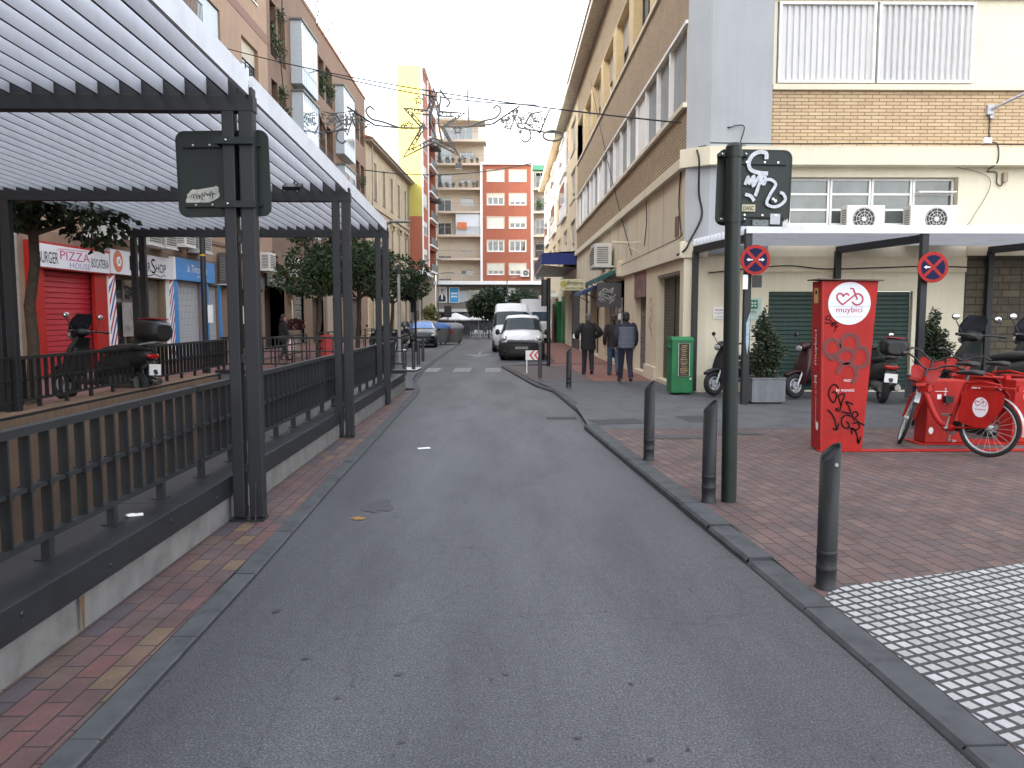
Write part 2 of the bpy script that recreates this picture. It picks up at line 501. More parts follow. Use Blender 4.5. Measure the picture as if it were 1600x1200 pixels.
# dark crack along the kerb: a narrow sheet
def crack(name, pts, w, off):
    mb = MB()
    L = []
    P_ = []
    for (xa, ya), (xb, yb) in zip(pts, pts[1:]):
        k = max(2, int(math.hypot(xb-xa, yb-ya)/.12))
        P_ += [(xa+(xb-xa)*i/k, ya+(yb-ya)*i/k) for i in range(k)]
    for (x, y) in P_:
        a = off-random.uniform(.3, 1)*w; b = off+.006
        L.append(((x+a, y), (x+b, y)))
    for (p, q), (r_, s) in zip(L, L[1:]):
        mb.add([(p[0], p[1], gz(p[1])+.004), (q[0], q[1], gz(q[1])+.004), (s[0], s[1], gz(s[1])+.004), (r_[0], r_[1], gz(r_[1])+.004)], [(0, 1, 2, 3)])
    tag(mb.build(name, mat('dark_joint', (.012, .012, .013), .9)), kind='structure')
crack('road_gutter', KR, .014, 0)
crack('road_gutter', KF[:5], .03, 0)
# plaza (right)
mb = MB(); strip(mb, lambda y: kr(y)+.19, C_(30), -3, 4.5, pz, 6); strip(mb, lambda y: kr(y)+.19, C_(30), 4.5, 6.3, pz, 4); strip(mb, lambda y: kr(y)+.19, C_(30), 6.3, 11.15, pz, 4)
tag(mb.build('pavement', PAVR), kind='structure')
mb = MB()
# apron of asphalt crossing the pavement
mb.add([(1.25, 11.15, .062), (30, 11.15, .062), (30, 14.3, .062), (1.3, 14.3, .062)], [(0, 1, 2, 3)])
strip(mb, lambda y: kf(y)+.14, C_(30), 14.3, 20, .062, 3)
tag(mb.build('driveway', ASPH2), kind='structure')
mb = MB(); strip(mb, lambda y: kf(y)+.14, C_(3.9), 20, 27, .062, 6)
strip(mb, C_(1.6), C_(3.9), 27, 28.2, .062, 1)
strip(mb, lambda y: kf(y)+.13, C_(3.9), 28.2, 80, .075, 12)
tag(mb.build('pavement', PAVF), kind='structure')
# greyer strip beside the parking bay
mb = MB(); strip(mb, lambda y: kf(y)+.15, lambda y: 2.35-(y-20)*.03, 20, 26.8, .067, 5)
tag(mb.build('pavement', brick('grey_pavers', (.115, .085, .082), (.085, .075, .076), (.04, .035, .035), .2, .1, .006, swap=('Y', 'X', None), rot=R(5))), kind='structure')
# rough wall of kerb height in front of the plaza sheets
# mosaic of small white tiles, bottom right
mb = MB()
bx = [(1.99, 4.62), (1.92, 4.34)]
ta = R(20)
edge = lambda x: 4.66+(x-2.0)*math.tan(R(16.5))
poly = [(kr(1.0)+.20, 1.0), (9, 1.0), (9, edge(9)), (2.02, edge(2.02)), (kr(4.3)+.2, 4.3), (kr(2.9)+.2, 2.9)]
edy = lambda y: 2.02+(y-4.66)/math.tan(R(16.5))
poly2 = [(kr(4.5)+.2, 4.5, pz(4.5)+.004), (9, 4.5, pz(4.5)+.004), (9, 6.3, pz(6.3)+.004), (edy(6.3), 6.3, pz(6.3)+.004), (2.02, 4.66, pz(4.66)+.004)]
mb.add([(kr(1.0)+.2, 1.0, .02), (9, 1.0, .02), (9, 4.5, .02), (kr(4.5)+.2, 4.5, .02), (kr(2.9)+.2, 2.9, .02)], [(0, 1, 2, 3, 4)]); mb.add(poly2, [(0, 1, 2, 3, 4)])
tag(mb.build('mosaic_pavement', TILE), kind='structure')

# left strip of pavers and kerb
KL = [(-1.60, -3), (-1.60, 3), (-1.62, 5), (-1.70, 8), (-1.78, 12.5), (-1.86, 16.6), (-1.95, 18.2), (-2.3, 20.5), (-2.5, 24), (-2.7, 32), (-2.9, 60)]
kl = lerp_line(KL)
kerb_stones('kerb', KL, .14, .016, .95, side=-1)
crack('road_gutter', KL[:7], .02, .0)
mb = MB(); strip(mb, C_(-2.36), lambda y: kl(y)-.14, -3, 18, .016, 14)
tag(mb.build('pavement', PAVL), kind='structure')
# pavement round the end of the ramp, and the long left pavement
mb = MB(); strip(mb, C_(-6.4), lambda y: kl(y)-.13, 18, 24, .05, 4)
tag(mb.build('pavement', ASPH2), kind='structure')
mb = MB(); strip(mb, C_(-12.2), C_(-6.86), -40, 18, .10, 12)
strip(mb, C_(-12.2), C_(-6.4), 18, 90, .10, 20)
tag(mb.build('pavement', brick('red_walk_pavers', (.22, .075, .06), (.15, .07, .065), (.05, .04, .04), .2, .1, .005, swap=('Y', 'X', None))), kind='structure')
# ramp pit
mb = MB()
mb.quad((-6.5, -6, -2.3), (-2.62, -6, -2.3), (-2.62, 17.5, -2.3), (-6.5, 17.5, -2.3))
tag(mb.build('ramp_floor', ASPH2), kind='structure')
# painted markings
MARK = mat('worn_white_marking', (.21, .21, .215), .8, var=.5, scale=7, kind='Position')
mb = MB()
for xc, w in ((-5.4, .5), (-4.3, .5), (-2.35, .5), (-1.35, .55), (-.35, .5)):
    if xc > -2.6: mb.add([(xc-w/2, 24.6, gz(24.6)+.004), (xc+w/2, 24.6, gz(24.6)+.004), (xc+w/2-.02, 26.6, gz(26.6)+.004), (xc-w/2-.02, 26.6, gz(26.6)+.004)], [(0, 1, 2, 3)])
tag(mb.build('crossing_markings', MARK), kind='structure')
mb = MB()
for xc in (-4.9, -3.9, -3.0): mb.add([(xc-.25, 24.6, gz(24.6)+.056), (xc+.25, 24.6, gz(24.6)+.056), (xc+.25, 26.2, gz(26.2)+.056), (xc-.25, 26.2, gz(26.2)+.056)], [(0, 1, 2, 3)])
tag(mb.build('crossing_markings', mat('white_marking', (.55, .55, .55), .8, var=.3, scale=4, kind='Position')), kind='structure')
mb = MB()   # direction arrow
for poly in ([(-1.25, 36), (-1.1, 36), (-1.1, 40), (-1.25, 40)], [(-1.9, 37.2), (-1.18, 34.4), (-.45, 37.2), (-1.18, 36.4)], [(-.3, 40), (.3, 40), (.3, 40.6), (-.3, 40.6)], [(-.7, 48), (.9, 48), (.9, 49), (-.7, 49)]):
    mb.add([(x, y, gz(y)+.005) for x, y in poly], [tuple(range(len(poly)))])
tag(mb.build('road_arrow', MARK), kind='structure')
# covers and patches
mb = MB()
def patch(mb, cx, cy, w, l, dz=.066, rz=0):
    c, s = math.cos(rz), math.sin(rz)
    mb.add([(cx+c*x-s*y, cy+s*x+c*y, gz(cy)+dz) for x, y in ((-w/2, -l/2), (w/2, -l/2), (w/2, l/2), (-w/2, l/2))], [(0, 1, 2, 3)])
patch(mb, 2.35, 10.4, .75, .35); patch(mb, 2.15, 19.7, 1.0, .35); patch(mb, 1.4, 22.0, .9, .3); patch(mb, 3.2, 10.7, .7, .25)
tag(mb.build('drain_covers', mat('cast_iron', (.05, .048, .046), .7, var=.4)), kind='structure')
mb = MB()
patch(mb, 1.75, 11.9, .8, .55, .066, .2); patch(mb, 3.05, 12.2, .5, .8, .066, .1); patch(mb, 2.6, 12.9, .9, .2); patch(mb, .95, 12.8, .5, .35, .005)
tag(mb.build('asphalt_patches', mat('fresh_asphalt', (.035, .035, .038), .85, var=.4, scale=5, bmp=.4)), kind='structure')
def blob(mb, cx, cy, rx, ry, sd, dz=.004):
    rn = random.Random(sd); n = 40; ph = [rn.uniform(0, 6.28) for _ in range(5)]
    P_ = []
    for k in range(n):
        a = 2*pi*k/n; r_ = 1+sum(.16/(j+1)**.5*math.sin((j+2)*a+ph[j]) for j in range(5))+rn.uniform(-.06, .06)
        P_.append((cx+rx*r_*math.cos(a), cy+ry*r_*math.sin(a), gz(cy)+dz))
    mb.add(P_, [tuple(range(n))])
mb = MB(); blob(mb, -1.12, 6.85, .12, .26, 3)
tag(mb.build('asphalt_stains', mat('oil_stain', (.040, .042, .047), .7, var=.5, scale=14, bmp=.4, kind='Position')), kind='structure')
mb = MB()
rn_ = random.Random(77)
for k in range(80):
    yy_ = 2.2+8*rn_.random()**1.4
    s_ = rn_.choice([.005, .006, .008, .010, .015])
    blob(mb, rn_.choice([rn_.gauss(-.15, .22), rn_.gauss(-.9, .25), rn_.gauss(.1, .5)]), yy_, s_*rn_.uniform(.6, 1.5), s_*rn_.uniform(.6, 1.8), 100+k)
tag(mb.build('oil_drips', mat('oil_drip', (.022, .022, .025), .5, var=.3), recalc=False), kind='structure')
mb = MB(); blob(mb, -1.22, 6.42, .055, .05, 9, .006)
tag(mb.build('survey_mark', mat('orange_mark', (.25, .13, .03), .8, var=.4, scale=30)), kind='structure')
# ================================================================ RAMP WALLS, RAILINGS, PERGOLAS
EMB = mat('concrete_wall', (.145, .14, .136), .9, var=.3, scale=3.5, bmp=.5, bscale=45, streak=.08, kind='Position')
def low_wall(x_face, x_back, sgn, label):
    w = thing('low_wall', (x_face, 8, 0), label, 'wall')
    mb = MB(); mb.bx(x_face-.012*sgn, x_back, -3, 17.6, -2.3, .215)
    mb.build('concrete_base', EMB, w)
    mb = MB()
    y = -3.0
    while y < 17.5:
        y2 = min(y+2.1, 17.62)
        mb.bx(x_face+.012*sgn, x_back-.02*sgn, y+.003, y2-.003, .217, .385)
        y = y2
    mb.build('steel_cap', ANTH, w, bevel=.008)
    mb = MB()
    for k in range(24):
        yy = -2.2+k*.82
        mb.ball((x_face+.013*sgn, yy, .30+.02*math.sin(k*3)), (.006, .016, .016), 8)
    mb.build('bolt_heads', BLACK, w)
    return w
lw = low_wall(-2.25, -2.72, 1, 'long low concrete wall with dark steel cap beside the red paver strip')
# rust trails under two bolts
mb = MB()
for yy, h in ((4.05, .2),):
    mb.add([(-2.237, yy-.02, .215), (-2.237, yy+.022, .215), (-2.237, yy+.009, .03), (-2.237, yy-.010, .03)], [(0, 1, 2, 3)])
mb.build('rust_stain', mat('rust', (.10, .048, .018), .9, var=.6, scale=9), lw)
lw2 = low_wall(-6.86, -6.40, -1, 'low wall on the far side of the ramp below the shop pavement')
mb = MB(); mb.bx(-6.372, -6.36, -5.9, 17.4, -1.95, .35); mb.build('tan_facing', TAN, lw2)
mb = MB(); mb.bx(-6.90, -6.38, -3, 17.6, .387, .395); mb.build('ledge_top', mat('tan_ledge', (.20, .125, .08), .9, var=.3, scale=2), lw2)
mb = MB()
for k in range(30):
    mb.bx(-6.36, -6.33, -5.5+k*.75, -5.5+(k+1)*.75, -1.95, -1.70, k % 2)
mb.build('striped_kerb', [mat('yellow_paint', (.55, .30, .03), .7, var=.25), mat('dark_red_paint', (.35, .03, .02), .7, var=.25)], lw2)
ew = thing('end_wall', (-4.6, 17.62, 0), 'short dark wall closing the far end of the ramp', 'wall')
mb = MB(); mb.bx(-6.4, -2.25, 17.63, 17.83, -2.3, .40); mb.build('concrete_base', EMB, ew)
mb = MB(); mb.bx(-6.5, -2.22, 17.60, 17.87, .40, .46); mb.build('steel_cap', ANTH, ew)

def railing_proto(L, label, group):
    """panel running along +Y from the origin"""
    t = thing('railing', (0, 0, 0), label, 'railing', group)
    def part(name, mb): return mb.build(name, ANTH2, t, world=False)
    mb = MB(); mb.bx(-.03, .03, 0, L, .70, .745); part('top_rail', mb)
    mb = MB(); mb.bx(-.018, .018, 0, L, .405, .43); part('middle_rail', mb)
    mb = MB(); mb.bx(-.022, .022, 0, L, .115, .15); part('bottom_rail', mb)
    n = round(L/.7)
    for k in range(n):
        mb = MB(); mb.bx(-.024, .024, k*L/n+.035, k*L/n+.083, 0, .115); mb.bx(-.05, .05, k*L/n+.01, k*L/n+.108, 0, .008)
        part('foot', mb)
    nb = n*4
    b0 = None
    for k in range(nb):
        if b0 is None:
            mb = MB(); mb.bx(-.029, .029, -.007, .007, .15, .70); mb.bx(-.035, .035, -.02, .02, .400, .435)
            b0 = part('baluster', mb); b = b0
        else:
            b = b0.copy(); COL.objects.link(b); b.parent = t
        b.location = (0, (k+.45)*L/nb, 0)
    return t
LAB_N = ['dark railing panel nearest the camera on the ramp wall', 'dark railing panel on the near ramp wall between the first and second pergola posts',
         'dark railing panel on the near ramp wall between the second and last pergola posts', 'short end railing panel on the near ramp wall beyond the last pergola post']
LAB_F = ['dark railing across the ramp in front of the red shutter shop', 'dark railing across the ramp in front of the parked scooter and barber shop', 'dark railing across the ramp in front of the blue shop']
ra = railing_proto(4.2, LAB_N[0], 'railing panels round the ramp')
ra.location = (-2.47, 2.0, .385)
def put(o, loc, label=None, rz=None, group=None):
    c = copy_tree(o); c.location = loc
    if label: c['label'] = label
    if rz is not None: c.rotation_euler = (0, 0, rz)
    if group: c['group'] = group
    return c
put(ra, (-2.47, 6.25, .385), LAB_N[1]); put(ra, (-2.47, 10.5, .385), LAB_N[2])
rb = railing_proto(2.8, LAB_N[3], 'railing panels round the ramp'); rb.location = (-2.47, 14.75, .385)
for k in range(3):
    put(ra, (-6.66, (6.2, 10.45, 14.7)[k], .385), LAB_F[k])
put(ra, (-6.4, 17.73, .46), 'dark railing crossing the far end of the ramp', -pi/2)

# ---- the large pergola
pg = thing('pergola', (-4.4, 8, 0), 'large dark steel pergola with white louvre roof over the ramp', 'pergola')
zt = lambda y: 3.415-.0175*(y-6.3)
BY = [2.05, 6.3, 10.67, 14.8]
for y in BY:
    z = zt(y)
    mb = MB(); mb.bx(-6.72, -2.0, y-.055, y+.055, z-.125, z); mb.bx(-6.72, -2.13, y-.02, y+.02, z, z+.155)
    mb.build('beam', ANTH, pg, bevel=.006)
    for x, w in ((-2.065, .115), (-2.205, .095), (-6.56, .11), (-6.72, .095)):
        if y < 3 and x > -3: pass
        mb = MB()
        top = z+.06 if x == -2.065 else z-.005
        yb = y if abs(x+2.065) < .01 or x < -6 else y-.0
        mb.bx(x-w/2, x+w/2, yb-.052, yb+.052, .045 if x > -3 else .39, top)
        mb.build('post', ANTH, pg, bevel=.008)
    for x in (-2.065, -2.205):
        mb = MB(); mb.bx(x-.075, x+.06, y-.08, y+.08, .018, .032); mb.build('base_plate', ANTH, pg)
    mb = MB(); mb.prism([(0, .03), (.05, .03), (.03, .09), (.008, .30), (0, .34)], -2.02, -2.008, lambda a, b, d: (d-.05, y-.053-a, b)); mb.build('gusset', ANTH, pg)
    for xx, zz in ((-2.135, .45), (-2.135, 1.35), (-2.135, 2.3)):
        mb = MB(); mb.bx(xx-.025, xx+.025, y-.03, y+.03, zz-.03, zz+.03); mb.build('spacer', BLACK, pg)
xs = []
x = -2.20
while x > -6.7:
    xs.append(x); x -= .168
for bi in range(3):
    y0, y1 = BY[bi]+.022, BY[bi+1]-.022
    for i, x in enumerate(xs):
        mb = MB()
        th = .018
        za, zb = zt(y0)+.004, zt(y1)+.004
        h = .148
        vs = [(x-th, y0, za), (x, y0, za), (x, y0, za+h), (x-th, y0, za+h), (x-th, y1, zb), (x, y1, zb), (x, y1, zb+h), (x-th, y1, zb+h)]
        mb.add(vs, [(0, 1, 2, 3), (7, 6, 5, 4), (3, 2, 6, 7), (1, 5, 6, 2), (0, 3, 7, 4)], 0)
        mb.add([vs[0], vs[1], vs[5], vs[4]], [(0, 1, 2, 3)], 1)
        mb.build('louvre_blade', [BLADE, ANTH], pg, recalc=True)
    # outer blade, broader
    mb = MB(); y0 += .04
    x = -2.03
    vs = [(x-.03, y0, zt(y0)-.005), (x, y0, zt(y0)-.005), (x, y0, zt(y0)+.175), (x-.03, y0, zt(y0)+.175)]
    vs += [(a, y1-.04, c-zt(y0)+zt(y1-.04)) for a, b, c in vs]
    mb.add(vs, [(0, 1, 2, 3), (7, 6, 5, 4), (3, 2, 6, 7), (1, 5, 6, 2), (0, 3, 7, 4), (0, 4, 5, 1)])
    mb.build('edge_blade', BLADE, pg)
pg.rotation_euler = (0, 0, R(1.3))
# small floodlight at the second beam
fl = thing('floodlight', (-2.6, 10.2, 3.3), 'small black floodlight under the pergola roof', 'lamp')
mb = MB(); mb.box((-2.62, 9.9, zt(9.9)-.07), (.22, .16, .05), rx=.4); mb.build('lamp_body', BLACK, fl)
mb = MB(); mb.tube([(-2.62, 9.95, zt(9.9)-.05), (-2.62, 10.0, zt(10)+.02)], .012); mb.build('bracket', BLACK, fl)

# ---- the right pergola, blades running along the street front
pr = thing('pergola', (8, 15.3, 0), 'grey steel pergola with louvre roof along the green shutters on the right', 'pergola')
PX = [4.42, 7.62, 10.9, 14.2]
zr = 3.10
for x in PX:
    z = 3.21
    w = .12 if x < 10 else .2
    mb = MB(); mb.bx(x-w/2, x+w/2, 14.18, 14.30, .062, z-.12+.16); mb.build('post', ANTH, pr, bevel=.008)
    xb = x-.33 if x < 5 else x-.48
    mb = MB(); mb.bx(xb-.06, xb+.06, 16.72, 16.84, .062, 3.06); mb.build('post', ANTH, pr, bevel=.008)
    mb = MB()
    a = Vector((x, 14.3, 3.012)); b = Vector((xb, 16.8, 3.012))
    for s0, s1 in ((a, b),):
        d = Vector((.05, 0, 0)); h = Vector((0, 0, .14))
        vs = [s0-d, s0+d, s0+d+h, s0-d+h, s1-d, s1+d, s1+d+h, s1-d+h]
        mb.add(vs, [(0, 1, 2, 3), (7, 6, 5, 4), (3, 2, 6, 7), (1, 5, 6, 2), (0, 3, 7, 4), (0, 4, 5, 1)])
    mb.build('beam', ANTH, pr)
for k in range(15):
    y = 14.16+k*.178
    mb = MB()
    zb = 3.155
    mb.bx(4.36-.025*k, 15, y, y+.028, zb+.006, zb+(.14 if k else .155)); mb.add([(4.36-.025*k, y, zb), (15, y, zb), (15, y+.028, zb), (4.36-.025*k, y+.028, zb)], [(0, 1, 2, 3)], 1)
    mb.build('louvre_blade' if k else 'edge_blade', [BLADE, ANTH], pr)

# ================================================================ SIGNS, POLES, BOLLARDS
def rrect(w, h, r, n=5):
    o = []
    for cx, cy, a in ((w/2-r, h/2-r, 0), (-w/2+r, h/2-r, 90), (-w/2+r, -h/2+r, 180), (w/2-r, -h/2+r, 270)):
        o += arc(cx, cy, r, a, a+90, n)
    return o
def sign_back(t, cx, y, cz, w, h, roll=0, clamps=()):
    f = plane_fn((cx, y, cz), (math.cos(roll), 0, math.sin(roll)), (-math.sin(roll), 0, math.cos(roll)), (0, -1, 0))
    mb = MB(); mb.prism(rrect(w, h, .07), -.02, 0, f); mb.build('sign_panel', DKGREEN, t)
    mb = MB()
    k = len(rrect(w, h, .07))
    mb.ribbon(rrect(w-.012, h-.012, .066), .012, lambda a, b, d: f(a, b, .004), closed=True); mb.build('panel_rim', DKGREEN, t)
    for zz in (h*.33, -h*.36):
        mb = MB(); mb.prism([(-w*.42, zz-.018), (w*.42, zz-.018), (w*.42, zz+.018), (-w*.42, zz+.018)], .001, .022, f)
        for q in (-w*.3, -w*.12, w*.12, w*.3):
            mb.prism(arc(q, zz, .009, 0, 330, 8), .021, .028, f, 1)
        mb.build('stiffener_rail', [DKGREEN, CHROME], t)
    return f
# left sign, clamped on the first pergola post
ls = thing('traffic_sign', (-2.3, 6.42, 0), 'dark square traffic sign back with torn white sticker on the pergola post', 'sign')
f = sign_back(ls, -2.255, 6.43, 2.83, .74, .68, R(1))
mb = MB()
rim = []
random.seed(3)
for k in range(26):
    a = 2*pi*k/26
    ca, sa = math.cos(a), math.sin(a)
    rim.append((-.17+.135*math.copysign(abs(ca)**.5, ca)*random.uniform(.9, 1.06), -.17+.06*math.copysign(abs(sa)**.5, sa)*random.uniform(.82, 1.12)+.16*.13*ca*1.6))
mb.prism(rim, .001, .004, f); mb.build('torn_sticker', mat('torn_paper', (.42, .42, .38), .8, var=.3, scale=25), ls)
mb = MB()
for k in range(9):
    x0 = -.27+k*.022; z0 = -.185+.012*k/4
    mb.ribbon(smooth_path([(x0, z0), (x0+random.uniform(.005, .02), z0+random.uniform(.01, .03)), (x0+random.uniform(.01, .03), z0-random.uniform(0, .03)), (x0+.03, z0+.01)], 3), .004, lambda a, b, d: f(a, b, .006))
mb.build('scribble', TXTBLACK, ls)
for zz in (3.06, 2.57):
    mb = MB(); mb.bx(-2.26, -1.955, 6.265, 6.285, zz-.026, zz+.026); mb.bx(-2.26, -2.23, 6.285, 6.41, zz-.026, zz+.026); mb.ball((-2.17, 6.26, zz), .012, 8, 1)
    mb.build('clamp', [DKGREEN, CHROME], ls)

# right sign on a green pole
rs = thing('traffic_sign', (1.985, 6.76, .06), 'dark square sign back with white spray tag on a green pole', 'sign')
mb = MB(); mb.cyl((1.985, 6.76, .06), (1.955, 6.76, 3.12), .066, n=20); mb.cyl((1.955, 6.76, 3.12), (1.955, 6.76, 3.15), .070, .05, 20)
mb.build('pole', DKGREEN, rs)
f = sign_back(rs, 2.165, 6.86, 2.795, .645, .65, R(-1))
for zz in (3.06, 2.515):
    mb = MB(); mb.cyl((1.958, 6.76, zz-.03), (1.958, 6.76, zz+.03), .073, n=20)
    for dx in (-.1, .1): mb.bx(1.958+dx-.025, 1.958+dx+.025, 6.76, 6.84, zz-.015, zz+.015); mb.ball((1.958+dx, 6.755, zz), .011, 8, 1)
    mb.build('clamp', [DKGREEN, CHROME], rs)
SPRAY = mat('white_spray', (.55, .57, .62), .7, var=.25, scale=30)
mb = MB()
def spray(pts, w, n=6): mb.ribbon(smooth_path(pts, n), w, lambda a, b, d: f(a, b, .025+random.uniform(0, .0005)))
spray([(.09, .24), (.085, .29), (.03, .30), (-.03, .27), (-.06, .21), (-.04, .15), (.03, .125), (.11, .12)], .034)
spray([(-.085, .02), (-.06, .09), (-.05, .03), (-.01, .10), (-.015, .01), (.03, .09), (.05, .09), (.02, -.04), (.01, -.06), (.06, .09), (.09, .08), (.08, .03), (.06, .05), (.13, .07), (.18, .03), (.14, -.05), (.11, -.13), (.16, -.16), (.22, -.15), (.27, -.10), (.25, -.05), (.22, -.04)], .026, 5)
spray([(-.08, -.06), (-.03, -.075), (0, -.115)], .03)
mb.build('spray_tag', SPRAY, rs)
def decal(name, cx, cy, w, h, m, d=.024):
    mb = MB(); mb.prism([(cx-w/2, cy-h/2), (cx+w/2, cy-h/2), (cx+w/2, cy+h/2), (cx-w/2, cy+h/2)], .0, d, f); return mb.build(name, m, rs)
decal('sticker', -.045, -.175, .115, .06, mat('cream_paper', (.5, .46, .33), .7, var=.1))
text('DASC', f(-.09, -.195, 0), (1, 0, 0), (0, 0, 1), .09, .035, TXTBLACK, rs, n_off=.027)
decal('sticker', .19, -.265, .085, .09, mat('pale_paper', (.45, .47, .52), .7, var=.15))
decal('sticker', .065, -.30, .14, .05, mat('grey_paper', (.17, .19, .19), .7, var=.6, scale=40))
mb = MB(); mb.prism([(.255, -.33), (.30, -.33), (.30, -.26), (.285, -.285), (.275, -.265), (.27, -.29), (.26, -.28)], 0, .024, f); mb.build('torn_sticker', mat('white_paper', (.6, .6, .6), .7), rs)
mb = MB(); mb.prism(arc(.175, -.10, .035, 0, 350, 16), 0, .026, f, 0); mb.prism(arc(.165, -.095, .012, 0, 350, 8), .024, .028, f, 1); mb.prism(arc(.185, -.11, .014, 0, 350, 8), .024, .028, f, 1)
mb.build('round_sticker', [BLACK, TXTWHITE], rs)

# bollards, slant-cut tubes
def bollard_proto(h, r, label, group):
    t = thing('bollard', (0, 0, 0), label, 'bollard', group)
    n = 24; k = h/.9
    vs = []; fs = []
    prof = [(r*1.12, 0), (r*1.12, .012), (r, .02), (r, .12), (r*1.05, .125), (r*1.05, .14), (r, .145), (r, .22), (r*1.05, .225), (r*1.05, .24), (r, .245)]
    mb = MB(); mb.lathe(prof, n=n)
    for j in range(n):
        a = 2*pi*j/n; x, y = r*math.cos(a), r*math.sin(a)
        zt_ = h-.055+x/r*.055
        vs += [(x, y, .245), (x, y, zt_), (x*.86, y*.86, zt_-.004), (x*.86, y*.86, zt_-.03)]
    for j in range(n):
        j2 = (j+1) % n
        for q in range(3): fs.append((j*4+q, j2*4+q, j2*4+q+1, j*4+q+1))
    mb.add(vs, fs, 0, True); mb.add([vs[j*4+3] for j in range(n)], [tuple(range(n))])
    mb.build('tube', mat('bollard_paint', (.013, .015, .017), .6, var=.35, scale=7, bmp=.1), t, world=False)
    return t
b0 = bollard_proto(.91, .060, 'slant-topped grey bollard nearest the camera beside the white mosaic', 'slant-topped bollards along the right kerb')
b0.location = (1.99, 4.68, pz(4.68)-.005); b0.rotation_euler = (0, 0, .2)
mb = MB(); mb.cyl((1.99, 4.614, .80), (1.99, 4.620, .80), .012, n=8); mb.build('paint_chip', mat('chip', (.3, .3, .3), .7), b0)
for (x, y, l, rz) in ((1.80, 6.74, 'slant-topped grey bollard right beside the green sign pole', .15), (1.64, 8.72, 'slant-topped grey bollard third along the right kerb at the driveway', .1),
                      (1.47, 17.6, 'slant-topped bollard just across the driveway, right of the chevron board', .1)):
    c = copy_tree(b0); c.location = (x, y, .06); c['label'] = l; c.rotation_euler = (0, 0, rz)
    for q in list(c.children):
        if q.name.startswith('paint_chip'): bpy.data.objects.remove(q)
# hooped black bollard in front of the van
hb = thing('hoop_bollard', (.93, 20.2, .05), 'black bent hoop bollard in front of the white vans', 'bollard')
mb = MB(); mb.tube([(.95, 20.3, .05), (.94, 20.3, .9)]+[(.94-.09*(1-math.cos(a)), 20.3, .9+.09*math.sin(a)) for a in (.4, .8, 1.2, 1.57)]+[(.55, 20.35, 1.0), (.1, 20.6, .99)], .05, 12)
mb.build('hoop', mat('grey_hoop', (.05, .05, .055), .5), hb)
cb = thing('chevron_board', (.9, 23, 0), 'small white board with red chevrons in front of the front van', 'sign')
f = plane_fn((.86, 22.9, .52), (1, 0, 0), (0, 0, 1), (0, -1, 0))
mb = MB(); mb.prism([(-.22, -.14), (.22, -.14), (.22, .14), (-.22, .14)], -.01, 0, f); mb.bx(.66, .69, 22.9, 22.93, gz(22.9)+.06, .4); mb.bx(1.02, 1.05, 22.9, 22.93, gz(22.9)+.06, .4)
mb.build('board', WHITE, cb)
mb = MB()
for x0 in (-.08, .06): mb.prism([(x0+.08, -.14), (x0+.13, -.14), (x0+.03, 0), (x0+.13, .14), (x0+.08, .14), (x0-.04, 0)], .001, .003, f)
mb.build('chevron', mat('chevron_red', (.6, .10, .07), .6, var=.1), cb)
# round-headed bollards on the left
bl = thing('bollard', (0, 0, 0), 'black straight bollard with white band at the end of the ramp railing', 'bollard', 'straight bollards at the left kerb by the crossing')
mb = MB(); mb.lathe([(.06, 0), (.055, .02), (.055, .80), (.05, .83), (.03, .845), (.0, .85)], n=16); mb.build('tube', mat('black_bollard', (.022, .024, .028), .45), bl, world=False)
mb = MB(); mb.lathe([(.0565, .70), (.0565, .73)], n=16); mb.build('reflective_band', WHITE, bl, world=False)
bl.location = (-2.75, 21.6, .03)
for (x, y, l) in ((-2.80, 24.2, 'second black straight bollard behind the banded one at the left kerb'), (-2.88, 26.3, 'third black straight bollard in the left kerb row before the crossing'), (-2.93, 28.3, 'farthest black straight bollard of the left kerb row')):
    c = copy_tree(bl); c.location = (x, y, .02); c['label'] = l
    for q in list(c.children):
        if q.name.startswith('reflective'): bpy.data.objects.remove(q)

# round no-stopping signs
def no_stop(t, cx, y, cz, r, arrows):
    f = plane_fn((cx, y, cz), (1, 0, 0), (0, 0, 1), (0, -1, 0))
    circ = lambda q, n=40: arc(0, 0, q, 0, 360-360/n, n-1)
    mb = MB(); mb.prism(circ(r), -.02, 0, f); mb.build('sign_disc', RED, t)
    mb = MB(); mb.prism(circ(r*.79), .0005, .003, f); mb.build('blue_field', mat('sign_blue', (.006, .008, .05), .6, var=.05, spec=.2), t)
    mb = MB(); d = r*.60
    mb.ribbon([(-d, d), (d, -d)], r*.2, lambda a, b, q: f(a, b, .0045)); mb.ribbon([(-d, -d), (d, d)], r*.2, lambda a, b, q: f(a, b, .0052)); mb.build('red_cross', RED, t)
    mb = MB()
    for s in arrows:
        mb.prism([(s*r*.20, -.03*r), (s*r*.20, .05*r), (s*r*.42, .05*r), (s*r*.42, .13*r), (s*r*.62, .01*r), (s*r*.42, -.11*r), (s*r*.42, -.03*r)], .001, .0068, f)
    mb.build('white_arrow', TXTWHITE, t)
nsa = thing('no_stopping_sign', (4.42, 14.1, .06), 'round red and blue no-stopping sign with two arrows behind the green pole', 'sign')
no_stop(nsa, 4.50, 14.05, 2.68, .265, (-1, 1))
mb = MB(); mb.bx(4.30, 4.39, 14.1, 14.12, 2.16, 2.42); mb.build('white_plate', WHITE, nsa)
mb = MB(); mb.bx(4.47, 4.64, 14.1, 14.12, 2.19, 2.41); mb.build('dark_plate', BLACK, nsa)
mb = MB(); mb.bx(4.40, 4.46, 14.06, 14.17, 2.5, 2.56); mb.build('clamp', ALU, nsa)
nsb = thing('no_stopping_sign', (7.62, 14.1, .06), 'round red and blue no-stopping sign with one left arrow above the bike', 'sign')
no_stop(nsb, 7.70, 14.05, 2.55, .275, (-1,))
